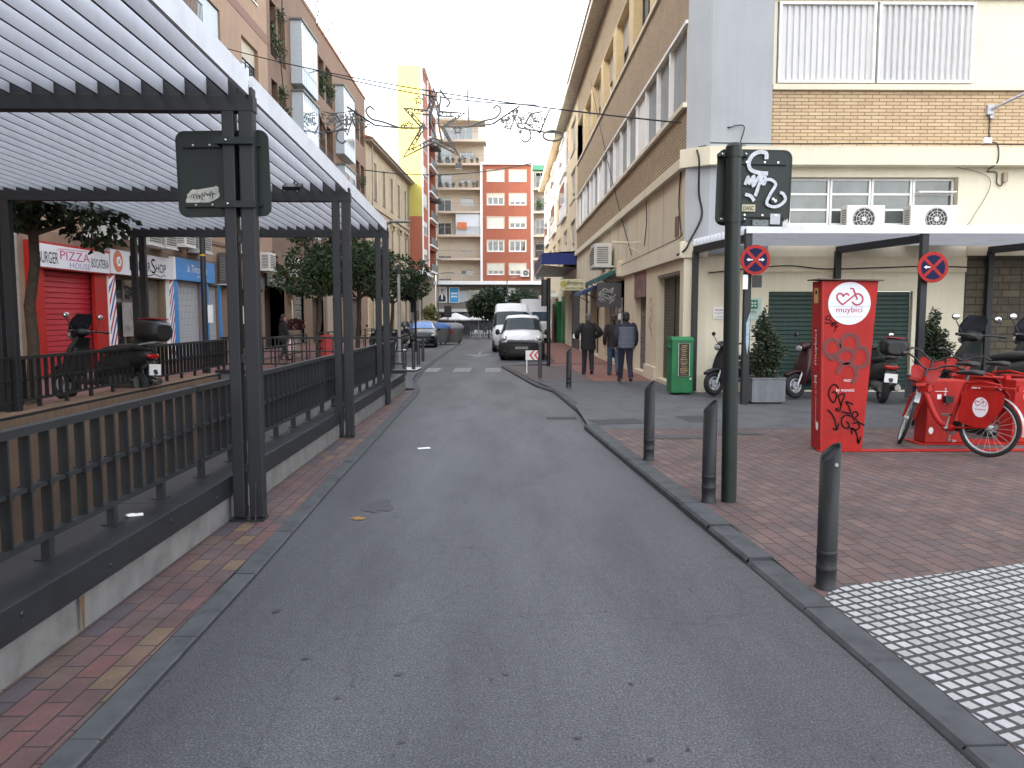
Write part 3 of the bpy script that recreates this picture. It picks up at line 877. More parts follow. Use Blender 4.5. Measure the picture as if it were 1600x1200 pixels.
mb = MB(); mb.bx(7.60, 7.66, 14.06, 14.17, 2.4, 2.46); mb.build('clamp', ALU, nsb)
mb = MB(); mb.prism([(4.40, 1.55), (4.47, 1.75), (4.46, 1.2), (4.43, .98), (4.40, 1.2)], 14.168, 14.172, lambda u, v, d: (u, d, v)); tag(mb.build('poster_remnant', mat('light_blue_paper', (.3, .42, .5), .8, var=.3, scale=20)), 'torn pale blue paper stuck on the pergola post', 'paper')
# ================================================================ FACADE TOOLS
class Face:
    """a facade plane: P(u, z, d), d is distance outwards"""
    def __init__(self, o, u, n):
        self.o = Vector((o[0], o[1], 0)); self.u = Vector((u[0], u[1], 0)).normalized(); self.n = Vector((n[0], n[1], 0)).normalized()
    def __call__(self, u, z, d=0):
        p = self.o + self.u*u + self.n*d
        return (p.x, p.y, z)
    def wall(self, mb, u0, u1, z0, z1, ops=(), mi=0, rmi=None, d=0):
        """wall with openings (u0, u1, z0, z1, depth) and their reveals"""
        us = sorted(set([u0, u1]+[min(max(o[i], u0), u1) for o in ops for i in (0, 1)]))
        zs = sorted(set([z0, z1]+[min(max(o[i], z0), z1) for o in ops for i in (2, 3)]))
        for a, b in zip(us, us[1:]):
            for c, e in zip(zs, zs[1:]):
                m, k = (a+b)/2, (c+e)/2
                if any(o[0] < m < o[1] and o[2] < k < o[3] for o in ops): continue
                mb.quad(self(a, c, d), self(b, c, d), self(b, e, d), self(a, e, d), mi)
        r = mi if rmi is None else rmi
        for (a, b, c, e, dp) in ops:
            q = d-dp
            for (p1, p2) in (((a, c), (b, c)), ((b, c), (b, e)), ((b, e), (a, e)), ((a, e), (a, c))):
                mb.quad(self(p1[0], p1[1], d), self(p2[0], p2[1], d), self(p2[0], p2[1], q), self(p1[0], p1[1], q), r)
        return mb
    def box(self, mb, u0, u1, z0, z1, d0, d1, mi=0):
        A = [self(u0, z0, d0), self(u1, z0, d0), self(u1, z1, d0), self(u0, z1, d0)]
        B = [self(u0, z0, d1), self(u1, z0, d1), self(u1, z1, d1), self(u0, z1, d1)]
        return mb.add(A+B, [(0, 1, 2, 3), (4, 5, 6, 7), (0, 1, 5, 4), (1, 2, 6, 5), (2, 3, 7, 6), (3, 0, 4, 7)], mi)
    def fn(self, u0=0, z0=0, d0=0):
        return lambda a, b, d=0: self(u0+a, z0+b, d0+d)

def window(par, F, u0, u1, z0, z1, dep, cols=2, rows=1, fm=None, gm=None, shut=0, sm=None, sill=True, bar=.05, nm='window'):
    """frame (the part) with pane and roller shutter as sub-parts"""
    fm = fm or WHITE; gm = gm or GLASS
    mb = MB(); d = -dep
    F.box(mb, u0, u0+bar, z0, z1, d, d+.05); F.box(mb, u1-bar, u1, z0, z1, d, d+.05)
    F.box(mb, u0+bar, u1-bar, z0, z0+bar, d, d+.048); F.box(mb, u0+bar, u1-bar, z1-bar, z1, d, d+.048)
    for k in range(1, cols):
        c = u0+(u1-u0)*k/cols; F.box(mb, c-bar/2, c+bar/2, z0+bar, z1-bar, d, d+.045)
    for k in range(1, rows):
        c = z0+(z1-z0)*k/rows; F.box(mb, u0+bar, u1-bar, c-bar/2, c+bar/2, d, d+.042)
    w = mb.build(nm, fm, par)
    mb = MB(); q = d+.015
    mb.quad(F(u0, z0, q), F(u1, z0, q), F(u1, z1, q), F(u0, z1, q)); mb.build('pane', gm, w)
    if shut:
        mb = MB(); zb = z1-(z1-z0)*shut; k = max(2, int((z1-zb)/.06)); h = (z1-zb)/k
        pr = []
        for i in range(k):
            pr += [(zb+i*h, d+.075), (zb+i*h+h*.5, d+.088), (zb+i*h+h*.85, d+.075)]
        for (za, da), (zc, dc) in zip(pr, pr[1:]): mb.quad(F(u0+.02, za, da), F(u1-.02, za, da), F(u1-.02, zc, dc), F(u0+.02, zc, dc))
        mb.build('roller_shutter', sm or SHUTW, w)
    if sill:
        mb = MB(); F.box(mb, u0-.06, u1+.06, z0-.06, z0-.002, -dep+.05, .06); mb.build('sill', fm if fm is not DARKFR else WHITE, w)
    return w
def shutter(par, F, u0, u1, z0, z1, d, m, pitch=.075, nm='roller_shutter', amp=.014):
    mb = MB(); k = max(2, int((z1-z0)/pitch)); h = (z1-z0)/k; pr = []
    for i in range(k): pr += [(z0+i*h, d), (z0+i*h+h*.12, d+amp), (z0+i*h+h*.82, d+amp*.8), (z0+i*h+h*.95, d)]
    pr.append((z1, d))
    for (za, da), (zc, dc) in zip(pr, pr[1:]): mb.quad(F(u0, za, da), F(u1, za, da), F(u1, zc, dc), F(u0, zc, dc))
    return mb.build(nm, m, par)
def corrugated(par, F, u0, u1, z0, z1, d, m, pitch=.15, amp=.05, nm='louvre_panel', frame=None):
    mb = MB(); k = max(2, int((u1-u0)/pitch)); h = (u1-u0)/k; pr = []
    for i in range(k): pr += [(u0+i*h, d), (u0+i*h+h*.12, d+amp), (u0+i*h+h*.9, d+amp*.25)]
    pr.append((u1, d))
    for (a, da), (b, db) in zip(pr, pr[1:]): mb.quad(F(a, z0, da), F(b, z0, db), F(b, z1, db), F(a, z1, da))
    o = mb.build(nm, m, par)
    if frame:
        mb = MB(); t = .05
        F.box(mb, u0-t, u0, z0-t, z1+t, d-.03, d+.09); F.box(mb, u1, u1+t, z0-t, z1+t, d-.03, d+.09)
        F.box(mb, u0, u1, z0-t, z0, d-.03, d+.088); F.box(mb, u0, u1, z1, z1+t, d-.03, d+.088)
        mb.build('frame', frame, o)
    return o
def band(par, F, name, m, u0, u1, z0, z1, d0, d1, bevel=0):
    mb = MB(); F.box(mb, u0, u1, z0, z1, d0, d1); return mb.build(name, m, par, bevel=bevel)
SHUTW = mat('white_shutter', (.62, .60, .55), .6, var=.08)
SHUTC = mat('cream_shutter', (.52, .46, .36), .6, var=.08)
DARKFR = mat('dark_frame', (.03, .03, .035), .5)
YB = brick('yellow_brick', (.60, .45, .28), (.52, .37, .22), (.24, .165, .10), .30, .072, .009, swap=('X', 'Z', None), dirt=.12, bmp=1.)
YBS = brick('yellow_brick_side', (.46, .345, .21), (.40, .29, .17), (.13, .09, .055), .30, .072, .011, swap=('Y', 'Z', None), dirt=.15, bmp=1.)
YBT = brick('speckled_brick_side', (.50, .39, .25), (.41, .31, .19), (.26, .19, .115), .12, .06, .012, swap=('Y', 'Z', None), dirt=.15, bmp=.8)
LOUV = mat('grey_louvre', (.33, .35, .36), .5, var=.12, scale=1.5, streak=.1)
LOUVW = mat('white_louvre', (.60, .60, .60), .5, var=.04, streak=.06)
GREENSH = mat('green_shutter', (.006, .036, .026), .5, var=.2, scale=2, streak=.25)
OLIVESH = mat('olive_shutter', (.085, .085, .055), .55, var=.25, scale=2, streak=.3)
GREYSH = mat('grey_shutter', (.20, .19, .19), .6, var=.25, scale=3, streak=.2)

# ================================================================ RIGHT BUILDING
rbld = thing('corner_building', (4.4, 17, 0), 'yellow brick corner building with long louvred window strips and cream ground floor on the right', 'building')
FS = Face((3.9, 17.02), (0, 1), (-1, 0))        # street side, u = Y - 17.02
FF = Face((4.36, 16.9), (1, 0), (0, -1))       # front, u = X - 4.36
LS = 25.0
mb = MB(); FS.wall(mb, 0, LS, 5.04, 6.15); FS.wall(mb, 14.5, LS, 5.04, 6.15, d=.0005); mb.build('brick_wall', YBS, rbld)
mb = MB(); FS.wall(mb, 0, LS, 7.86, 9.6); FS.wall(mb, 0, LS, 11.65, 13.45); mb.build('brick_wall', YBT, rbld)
# first floor strip of louvres
mb = MB(); FS.wall(mb, 0, LS, 6.15, 7.86, [(.12, LS-.3, 6.22, 7.80, .12)]); mb.build('window_surround', CREAM2, rbld)
band(rbld, FS, 'sill', CREAM2, 0, LS, 6.10, 6.2, .001, .09)
band(rbld, FS, 'lintel', WHITE, 0.02, LS, 7.83, 7.9, .001, .05)
u = .16; k = 0
kinds = [0, 0, 0, 1, 0, 0, 2, 0, 0, 1, 0, 2, 0, 1, 0]
while u < LS-1.2:
    w = 1.62 if k % 2 == 0 else 1.5
    m = (LOUV, WHITE, LOUVW)[kinds[k % len(kinds)]]
    if kinds[k % len(kinds)] == 1:
        mb = MB(); FS.box(mb, u+.04, u+w-.03, 6.26, 7.78, -.11, -.06); mb.build('blind_panel', m, rbld)
    else:
        corrugated(rbld, FS, u+.04, u+w-.03, 6.26, 7.78, -.11, m, .15, .05)
    mb = MB(); FS.box(mb, u+w-.03, u+w+.04, 6.22, 7.80, -.119, .02); mb.build('mullion', WHITE, rbld)
    u += w+.01; k += 1
# second floor windows between cream piers
ops = []
u = 1.0
while u < LS-2:
    ops.append((u, u+2.7, 9.62, 11.6, .32)); u += 3.55
mb = MB(); FS.wall(mb, 0, LS, 9.6, 11.65, ops); mb.build('pier_wall', mat('ochre_stucco', (.60, .47, .27), .85, var=.1, scale=1.5, kind='Position'), rbld)
for (a, b, c, e, d) in ops:
    window(rbld, FS, a, b, c, e, d, 3, 1, DARKFR if random.random() < .3 else WHITE, GLASSB, shut=random.choice([.25, .5, .8]), sm=SHUTW, sill=False)
band(rbld, FS, 'string_course', CREAM2, 0, LS, 9.52, 9.62, .001, .06)
# eaves and roof
mb = MB(); mb.bx(3.35, 30, 16.35, 42.05, 13.45, 13.72); mb.build('eaves', mat('eaves_stucco', (.72, .66, .54), .85), rbld)
mb = MB(); mb.bx(3.30, 3.42, 16.3, 42.05, 13.724, 13.80); mb.build('gutter', ALU, rbld)
# body behind (plain)
mb = MB()
mb.quad((30, 17, -.3), (30, 42, -.3), (30, 42, 13.5), (30, 17, 13.5)); mb.quad((3.9, 42.02, 4.8), (30, 42.02, 4.8), (30, 42.02, 13.5), (3.9, 42.02, 13.5))
mb.build('rear_wall', CREAM, rbld)
# cornice
band(rbld, FS, 'cornice', CREAM2, .05, LS, 4.82, 5.04, .001, .13)
# cream panels above the shops
mb = MB(); FS.wall(mb, -.0, LS, 3.28, 4.82)
for k in range(13): FS.box(mb, .4+k*1.9, .415+k*1.9, 3.3, 4.81, .0005, .004, 1)
mb.build('panel_wall', [CREAM, mat('joint_grey', (.2, .17, .12), .9)], rbld)
band(rbld, FS, 'ledge', CREAM2, -.02, 14.2, 2.93, 3.28, -.02, .09, bevel=.01)
# ground floor of the street side: openings
sh = [(.35, 2.95, .10, 2.68), (4.45, 6.35, .10, 2.62), (8.35, 13.3, .09, 2.9)]
mb = MB(); FS.wall(mb, 0, 14.2, -.3, 2.93, [(a, b, c, e, .22) for a, b, c, e in sh]); mb.build('ground_floor_wall', CREAM, rbld)
band(rbld, FS, 'plinth', CREAM2, 0, .35, .0, .42, .001, .05); band(rbld, FS, 'plinth', CREAM2, 2.95, 4.45, .0, .36, .001, .05)
band(rbld, FS, 'sign_panel', mat('faded_pink_panel', (.36, .29, .27), .8, var=.2, scale=2, streak=.3), .35, 2.95, 2.62, 2.925, -.18, -.02)
s1 = shutter(rbld, FS, .37, 1.62, .10, 2.62, -.2, OLIVESH); s2 = shutter(rbld, FS, 1.70, 2.93, .10, 2.62, -.2, OLIVESH)
band(rbld, FS, 'shutter_post', BLACK, 1.62, 1.70, .1, 2.62, -.21, -.17)
s3 = shutter(rbld, FS, 4.47, 6.33, .10, 2.2, -.2, GREYSH)
band(rbld, FS, 'sign_panel', mat('dirty_red_panel', (.22, .12, .11), .8, var=.3, scale=3), 4.47, 6.33, 2.2, 2.9, -.18, .02)
# scrawl on that shutter and panel
mb = MB(); F = FS.fn(4.6, .5, -.178)
random.seed(11)
for r_ in range(9):
    y0 = r_*.19
    pts = [(x*.16, y0+random.uniform(-.09, .09)) for x in range(11)]
    mb.ribbon(smooth_path(pts, 4), .022, F)
F2 = FS.fn(4.7, 2.35, .022)
mb.ribbon(smooth_path([(.1, .1), (.3, .3), (.45, .05), (.6, .32), (.8, .08), (1.0, .3), (1.15, .1), (1.4, .3)], 5), .03, F2)
mb.build('scrawl', mat('grey_spray', (.10, .10, .11), .8, var=0), s3)
mb = MB(); F = FS.fn(2.98, .9, .003)
for pts in ([(.5, .2), (.8, .5), (.55, .8), (.9, 1.0)], [(.6, .4), (1.0, .55), (.8, .75)], [(.55, 1.0), (.75, 1.25), (1.0, 1.1)]): mb.ribbon(smooth_path(pts, 4), .05, F)
mb.build('scrawl', mat('ochre_spray', (.36, .22, .06), .8, var=0), rbld)
# dark shop entrance
mb = MB()
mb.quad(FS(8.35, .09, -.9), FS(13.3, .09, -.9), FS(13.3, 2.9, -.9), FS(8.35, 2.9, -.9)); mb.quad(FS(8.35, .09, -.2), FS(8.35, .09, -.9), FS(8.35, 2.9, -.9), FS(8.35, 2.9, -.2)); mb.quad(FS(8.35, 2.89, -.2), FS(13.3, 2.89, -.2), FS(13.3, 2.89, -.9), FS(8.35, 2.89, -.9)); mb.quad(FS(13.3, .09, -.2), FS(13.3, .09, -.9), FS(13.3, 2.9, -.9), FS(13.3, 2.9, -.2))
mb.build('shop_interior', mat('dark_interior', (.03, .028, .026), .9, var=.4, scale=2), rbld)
window(rbld, FS, 10.0, 11.2, .1, 2.3, .2, 1, 1, WHITE, GLASS, sill=False, nm='shop_door'); window(rbld, FS, 11.5, 13.2, .5, 2.2, .2, 2, 1, WHITE, GLASS, sill=False)
band(rbld, FS, 'sign_panel', mat('dull_red_panel', (.26, .13, .11), .8), 11.5, 13.2, 2.2, 2.75, -.2, .03)
# chamfered corner and grey pilaster
mb = MB(); mb.quad((3.9, 17.02, 3.28), (4.36, 16.80, 3.28), (4.36, 16.80, 13.45), (3.9, 17.02, 13.45))
mb.quad((4.36, 16.80, 3.0), (5.64, 16.80, 3.0), (5.64, 16.80, 13.45), (4.36, 16.80, 13.45)); mb.quad((5.64, 16.80, 5.2), (5.64, 16.9, 5.2), (5.64, 16.9, 13.45), (5.64, 16.80, 13.45))
mb.build('pilaster', GREYBLUE, rbld)
mb = MB(); P_ = [(3.77, 17.05), (4.31, 16.62), (14, 16.62), (14, 16.9), (3.9, 17.05)]
mb.prism(P_, 4.83, 5.22, lambda u, v, d: (u, v, d)); mb.build('cornice', CREAM2, rbld, bevel=.01)
mb = MB(); mb.prism([(3.80, 17.03), (4.33, 16.72), (4.33, 16.95), (3.9, 17.05)], 2.93, 3.26, lambda u, v, d: (u, v, d)); mb.build('ledge', CREAM2, rbld)
mb = MB(); mb.quad((3.9, 17.02, -.2), (4.36, 16.85, -.2), (4.36, 16.85, 3.0), (3.9, 17.02, 3.0)); mb.build('corner_wall', CREAM2, rbld)
band(rbld, Face((3.9, 17.02), (.46, -.17), (-.35, -.94)), 'plinth', CREAM2, 0, .49, .0, .42, .001, .05)
# front: ground floor
FX = lambda x: x-4.36
ops = [(FX(5.72), FX(8.85), .06, 2.21, .12), (FX(6.12), FX(9.72), 3.62, 4.63, .22)]
mb = MB(); FF.wall(mb, 0, FX(9.96), -.2, 4.83, ops); FF.wall(mb, FX(9.96), 12, 2.97, 4.83); mb.build('ground_floor_wall', CREAM2, rbld)
band(rbld, FF, 'ledge', CREAM, 0, FX(9.96), 2.62, 2.95, .001, .05); band(rbld, FF, 'ledge', CREAM, FX(9.96), 12, 2.97, 3.2, .001, .08)
STONE = brick('rubble_stone', (.125, .10, .066), (.08, .068, .048), (.04, .033, .025), .40, .16, .012, swap=('X', 'Z', None), offset=.37, squash=.6, dirt=.35, bmp=1)
mb = MB(); FF.wall(mb, FX(9.96), 12, -.2, 2.97, d=-.02); mb.build('stone_cladding', STONE, rbld)
shutter(rbld, FF, FX(5.74), FX(7.25), .06, 2.2, -.1, GREENSH, .09); shutter(rbld, FF, FX(7.31), FX(8.83), .06, 2.2, -.1, GREENSH, .09)
band(rbld, FF, 'shutter_post', GREENSH, FX(7.25), FX(7.31), .06, 2.2, -.11, -.06)
# strip window of the front
for k in range(4):
    a = 6.14+k*.895
    window(rbld, FF, FX(a), FX(a+.88), 3.63, 4.62, .2, 1, 3, WHITE, glass('shop_glass', (.07, .08, .08)), sill=False, bar=.045)
mb = MB(); FF.box(mb, FX(8.86), FX(9.66), 4.30, 4.33, -.16, .06); mb.build('open_sash', WHITE, rbld)
# upper front
mb = MB(); FF.wall(mb, FX(5.64), 12, 5.2, 6.44); FF.wall(mb, FX(5.64), 12, 8.36, 13.45, [(FX(5.72), FX(9.9), 9.7, 11.5, .15)]); mb.build('brick_wall', YB, rbld)
window(rbld, FF, FX(5.72), FX(9.9), 9.7, 11.5, .15, 4)
mb = MB(); FF.wall(mb, FX(5.64), 12, 6.44, 8.36, [(FX(5.74), FX(9.9), 6.56, 8.22, .05)]); mb.build('window_surround', CREAM2, rbld)
band(rbld, FF, 'sill', CREAM2, FX(5.66), 12, 6.42, 6.53, .001, .08); band(rbld, FF, 'lintel', CREAM2, FX(5.66), 12, 8.28, 8.38, .001, .08)
corrugated(rbld, FF, FX(5.82), FX(7.76), 6.62, 8.16, -.04, LOUVW, .122, .045, frame=WHITE)
corrugated(rbld, FF, FX(7.92), FX(9.84), 6.62, 8.16, -.04, LOUVW, .122, .07, frame=WHITE)

# far half of the right side of the street
rb2 = thing('apartment_building', (3.9, 43, 0), 'cream apartment building with white enclosed balconies beyond the blue awning on the right', 'building')
F2 = Face((3.9, 42.1), (0, 1), (-1, 0)); L2 = 34
ops = []
for z in (5.3, 8.1, 10.8):
    for k in range(6): ops.append((1.2+k*5.4, 4.2+k*5.4, z, z+1.7, .2))
mb = MB(); F2.wall(mb, 0, L2, 4.6, 13.4, ops); mb.build('wall', mat('warm_cream_stucco', (.66, .55, .38), .85, var=.12, scale=1, streak=.12, kind='Position'), rb2)
for o in ops: window(rb2, F2, *o[:4], .2, 3, 1, WHITE, GLASSB, shut=random.choice([0, .4, .7]), sill=True)
for k in range(3):
    for z in (8.0, 10.7):
        c = 7+k*9.5
        w = band(rb2, F2, 'enclosed_balcony', WHITE, c, c+4.6, z-.2, z+2.2, .001, .16)
        mb = MB()
        for q in range(4): F2.box(mb, c+.15+q*1.1, c+1.1+q*1.1, z+.7, z+1.95, .161, .172)
        mb.build('pane', GLASSB, w)
mb = MB(); mb.bx(3.35, 30, 42.06, 76.4, 13.45, 13.75); mb.build('eaves', mat('eaves_stucco', (.5, .44, .34)), rb2)
mb = MB(); mb.quad((3.9, 76.1, -2), (30, 76.1, -2), (30, 76.1, 13.4), (3.9, 76.1, 13.4)); mb.quad((3.9, 42.1, 4.6), (30, 42.1, 4.6), (30, 42.1, 13.4), (3.9, 42.1, 13.4)); mb.build('rear_wall', CREAM, rb2)
# ground floor shops of that stretch
DKINT = MATS['dark_interior']
F3 = Face((3.9, 31.2), (0, 1), (-1, 0))
gsh = [(1.0, 4.0, .0, 2.9), (5.2, 9.0, -.1, 3.2), (13, 16, -.1, 2.9), (18.5, 21.5, -.2, 2.9), (25, 29, -.3, 2.9), (33, 38, -.5, 2.9)]
mb = MB(); F3.wall(mb, .02, 10.9, -1.2, 3.27, [(a, b, c, e, .3) for a, b, c, e in gsh[:2]]); F3.wall(mb, 10.9, 44.8, -1.2, 4.59, [(a, b, c, e, .3) for a, b, c, e in gsh[2:]]); mb.build('ground_floor_wall', CREAM, rb2)
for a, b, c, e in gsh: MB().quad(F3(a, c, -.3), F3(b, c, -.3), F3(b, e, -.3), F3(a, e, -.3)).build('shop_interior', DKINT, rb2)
band(rb2, F3, 'stone_pier', brick('slate_cladding', (.10, .10, .095), (.07, .07, .068), (.03, .03, .03), .4, .12, .01), 9.0, 13.0, -.3, 3.3, .001, .06)
g = shutter(rb2, F3, 18.5, 21.5, -.2, 2.9, -.05, mat('bright_green_paint', (.01, .20, .07), .5), nm='green_shopfront'); band(rb2, F3, 'green_door', MATS['bright_green_paint'], 21.5, 24.5, -.3, 2.6, .001, .3)
band(rb2, F3, 'red_shopfront', mat('maroon_paint', (.25, .02, .03), .5), 26, 28.4, -.4, 2.5, .001, .25)
for k, (a, z) in enumerate(((25.5, 3.0), (29, 3.3), (32, 2.9), (35, 3.1))):
    band(rb2, F3, 'small_awning', mat('pale_awning', (.55, .5, .42), .8) if k % 2 else WHITE, a, a+1.6, z, z+.25, .001, .9)
# ================================================================ LEFT BUILDINGS
FL = Face((-12, 0), (0, 1), (1, 0))
PEACH = mat('peach_stucco', (.33, .215, .145), .85, var=.12, scale=.8, bmp=.1, streak=.12, kind='Position')
BROWN = mat('brown_stucco', (.185, .112, .075), .85, var=.15, scale=.8, bmp=.1, streak=.2, kind='Position')
PINKB = mat('pink_band', (.21, .115, .09), .85, var=.1, kind='Position')
MULLB = mat('white_balcony', (.46, .50, .54), .5, var=.08)
lb = thing('apartment_building', (-12, 20, 0), 'peach apartment building with small shops under the pergola on the left', 'building')
ops = [(31.9, 34.4, 12.3, 14.5, .12), (37.1, 39.55, 12.55, 14.5, .25), (37.1, 39.55, 16.7, 18.6, .25), (31.9, 34.4, 16.6, 18.6, .2), (26.9, 29.2, 12.5, 14.6, .2), (37.1, 39.55, 8.4, 10.3, .2), (31.9, 34.4, 8.4, 10.3, .2)]
gops = [(20.35, 23.2, .1, 2.9, .18), (24.2, 27.9, .1, 2.92, .35), (28.9, 31.2, .1, 3.0, .2), (31.85, 33.1, .1, 2.9, .2), (34.2, 37.8, .1, 2.9, .5)]
mb = MB(); FL.wall(mb, -40, 41.1, 3.9, 20.4, ops); mb.build('wall', PEACH, lb)
mb = MB(); FL.wall(mb, 19.6, 39.4, -.4, 3.9, gops); mb.build('ground_floor_wall', mat('brown_plaster', (.23, .155, .105), .85, var=.15, scale=.8, streak=.15, kind='Position'), lb)
mb = MB(); FL.wall(mb, -40, 19.6, -.4, 3.9, [(17.6, 19.1, 2.8, 3.7, .2)]); mb.build('ground_floor_wall', brick('pale_brick', (.34, .29, .26), (.29, .25, .23), (.2, .17, .15), .25, .07, .006, swap=('Y', 'Z', None)), lb)
window(lb, FL, 17.6, 19.1, 2.8, 3.7, .2, 2, 1, WHITE)
band(lb, FL, 'string_course', PINKB, -40, 41.1, 15.33, 15.78, .001, .02); band(lb, FL, 'string_course', PINKB, 14, 41.1, 4.6, 4.75, .001, .05)
shutter(lb, FL, 31.95, 34.35, 12.35, 14.45, -.08, MULLB, .07, 'window_shutter', .006)
mb = MB(); FL.box(mb, 32.8, 34.3, 12.15, 12.22, .0, .45); mb.build('tilted_awning_bar', BLACK, lb)
for o in ops[1:]: window(lb, FL, *o[:4], o[4], 4, 2, DARKFR, GLASSB, shut=.42, sm=SHUTC, bar=.045)
# iron balcony of the next window
bal = band(lb, FL, 'balcony', PEACH, 28.2, 31.2, 12.45, 12.6, .001, .5)
mb = MB()
for k in range(22): FL.box(mb, 28.25+k*.138, 28.27+k*.138, 12.6, 13.5, .45, .47)
FL.box(mb, 28.2, 31.2, 13.5, 13.54, .44, .48); mb.build('balustrade', BLACK, bal)
mb = MB()                                          # roof and unseen taller storeys, added and shaped to shade the street
mb.bx(-30, -12.02, -40, 7.6, 20.3, 31); mb.bx(-30, -12.6, 13.3, 41.0, 20.3, 25.5); mb.bx(-30, -12.02, 7.6, 13.3, 19.6, 19.9)
mb.bx(-30.2, -30, -40, 69, -.5, 20.3); mb.bx(-30, -12.02, -40.2, -40, -.5, 31)
mb.build('unseen_shade_storeys', PEACH, lb)
band(lb, FL, 'parapet', PINKB, 13.3, 41.1, 20.401, 20.7, -.3, .05)
# --- pizza shop
band(lb, FL, 'shop_surround', RED, 19.85, 20.5, .1, 2.9, .001, .1); band(lb, FL, 'shop_surround', RED, 23.02, 23.7, .1, 2.9, .001, .1)
shutter(lb, FL, 20.37, 23.18, .12, 2.88, -.12, mat('crimson_shutter', (.38, .018, .03), .45, var=.12), .14, amp=.03)
sg = thing('shop_sign', (-11.9, 21.8, 2.9), 'white pizza house shop sign with black and pink lettering over the red shutter', 'sign')
band(sg, FL, 'sign_box', RED, 19.85, 23.72, 2.9, 3.58, .001, .22); mb = MB(); FL.box(mb, 19.98, 23.66, 2.93, 3.52, .221, .235); mb.build('sign_face', mat('sign_white', (.62, .61, .64), .5, var=.06), sg)
def ftext(s, u, z, w, h, m, par, d, **k): return text(s, FL(u, z, d), (0, 1, 0), (0, 0, 1), w, h, m, par, **k)
MAG = mat('magenta_ink', (.42, .03, .16), .5, var=0)
ftext('BURGER', 20.05, 3.03, .9, .30, TXTBLACK, sg, .236); ftext('BOCATERIA', 22.62, 3.05, .98, .26, TXTBLACK, sg, .236)
ftext('PIZZA', 21.05, 3.17, 1.5, .24, MAG, sg, .236); ftext('HOUSE', 21.5, 2.97, 1.05, .15, mat('violet_ink', (.25, .16, .33), .5, var=0), sg, .236)
mb = MB(); mb.ribbon([(20.9, 3.36), (21.0, 3.44), (22.4, 3.47), (22.55, 3.40)], .014, lambda a, b, d: FL(a, b, .238)); mb.build('drawn_roof_line', MAG, sg)
# --- barber shop
sg = thing('shop_sign', (-11.9, 25.8, 2.9), 'white barber shop sign with black lettering and round orange badge', 'sign')
mb = MB(); FL.box(mb, 23.78, 28.3, 2.95, 3.68, .001, .2); mb.build('sign_face', MATS['sign_white'], sg)
ftext('B', 24.98, 3.10, .34, .46, TXTBLACK, sg, .203); ftext('ARBER', 25.30, 3.13, 1.16, .30, TXTBLACK, sg, .203); ftext('S', 26.5, 3.08, .32, .50, TXTBLACK, sg, .203); ftext('HOP', 26.84, 3.13, .80, .30, TXTBLACK, sg, .203)
mb = MB(); F = FL.fn(0, 0, .203)
mb.ribbon(smooth_path([(26.2, 3.10), (26.1, 3.03), (26.3, 3.0), (26.8, 3.06), (27.2, 3.0), (27.5, 3.08), (27.6, 3.0)], 6), .025, F); mb.build('flourish', TXTBLACK, sg)
mb = MB(); mb.prism(arc(24.25, 3.33, .30, 0, 352, 30, .33), .0, .003, F); mb.build('round_badge', mat('orange_badge', (.50, .14, .08), .5, var=.05), sg)
mb = MB(); mb.prism(arc(24.30, 3.33, .15, 0, 352, 24), .003, .005, F); mb.build('badge_centre', WHITE, sg)
ftext('5€', 24.21, 3.25, .18, .16, TXTBLACK, sg, .209)
STR = None
def barber_panel(u0, u1, lab):
    t = thing('barber_panel', (-11.9, u0, .1), lab, 'barber panel', 'striped barber panels')
    mb = MB(); FL.box(mb, u0, u1, .1, 2.94, .001, .14); mb.build('board', WHITE, t)
    mb = MB(); w = u1-u0; k = 0; z = -.6
    while z < 3.1:
        pts = [(u0, z), (u1, z+.85), (u1, z+1.05), (u0, z+.2)]
        cl = [(a, min(max(b, .1), 2.94)) for a, b in pts]
        if cl[1][1] > cl[0][1] or cl[2][1] > cl[3][1]: mb.add([FL(a, b, .142) for a, b in cl], [(0, 1, 2, 3)], k % 2)
        z += .42; k += 1
    mb.build('stripes', [mat('barber_red', (.45, .03, .04), .5, var=.05), mat('barber_blue', (.03, .05, .28), .5, var=.05)], t)
barber_panel(23.74, 24.15, 'red white and blue striped panel between the red shutter and the barber window')
barber_panel(28.0, 28.38, 'red white and blue striped panel beside the blue shop')
w = window(lb, FL, 24.25, 27.9, .12, 2.9, .3, 3, 1, mat('bronze_frame', (.12, .10, .08), .5), glass('shop_window', (.035, .035, .032)), sill=False, bar=.08)
band(lb, FL, 'door_panel', mat('taupe_panel', (.20, .17, .13), .7), 26.9, 27.85, .12, 2.88, -.3, -.21)
po = tag(band(None, FL, 'poster', mat('grey_poster', (.26, .24, .22), .7, var=.5, scale=3), 25.2, 26.1, 1.0, 2.1, -.2, -.19), 'grey picture poster in the barber shop window', 'poster')
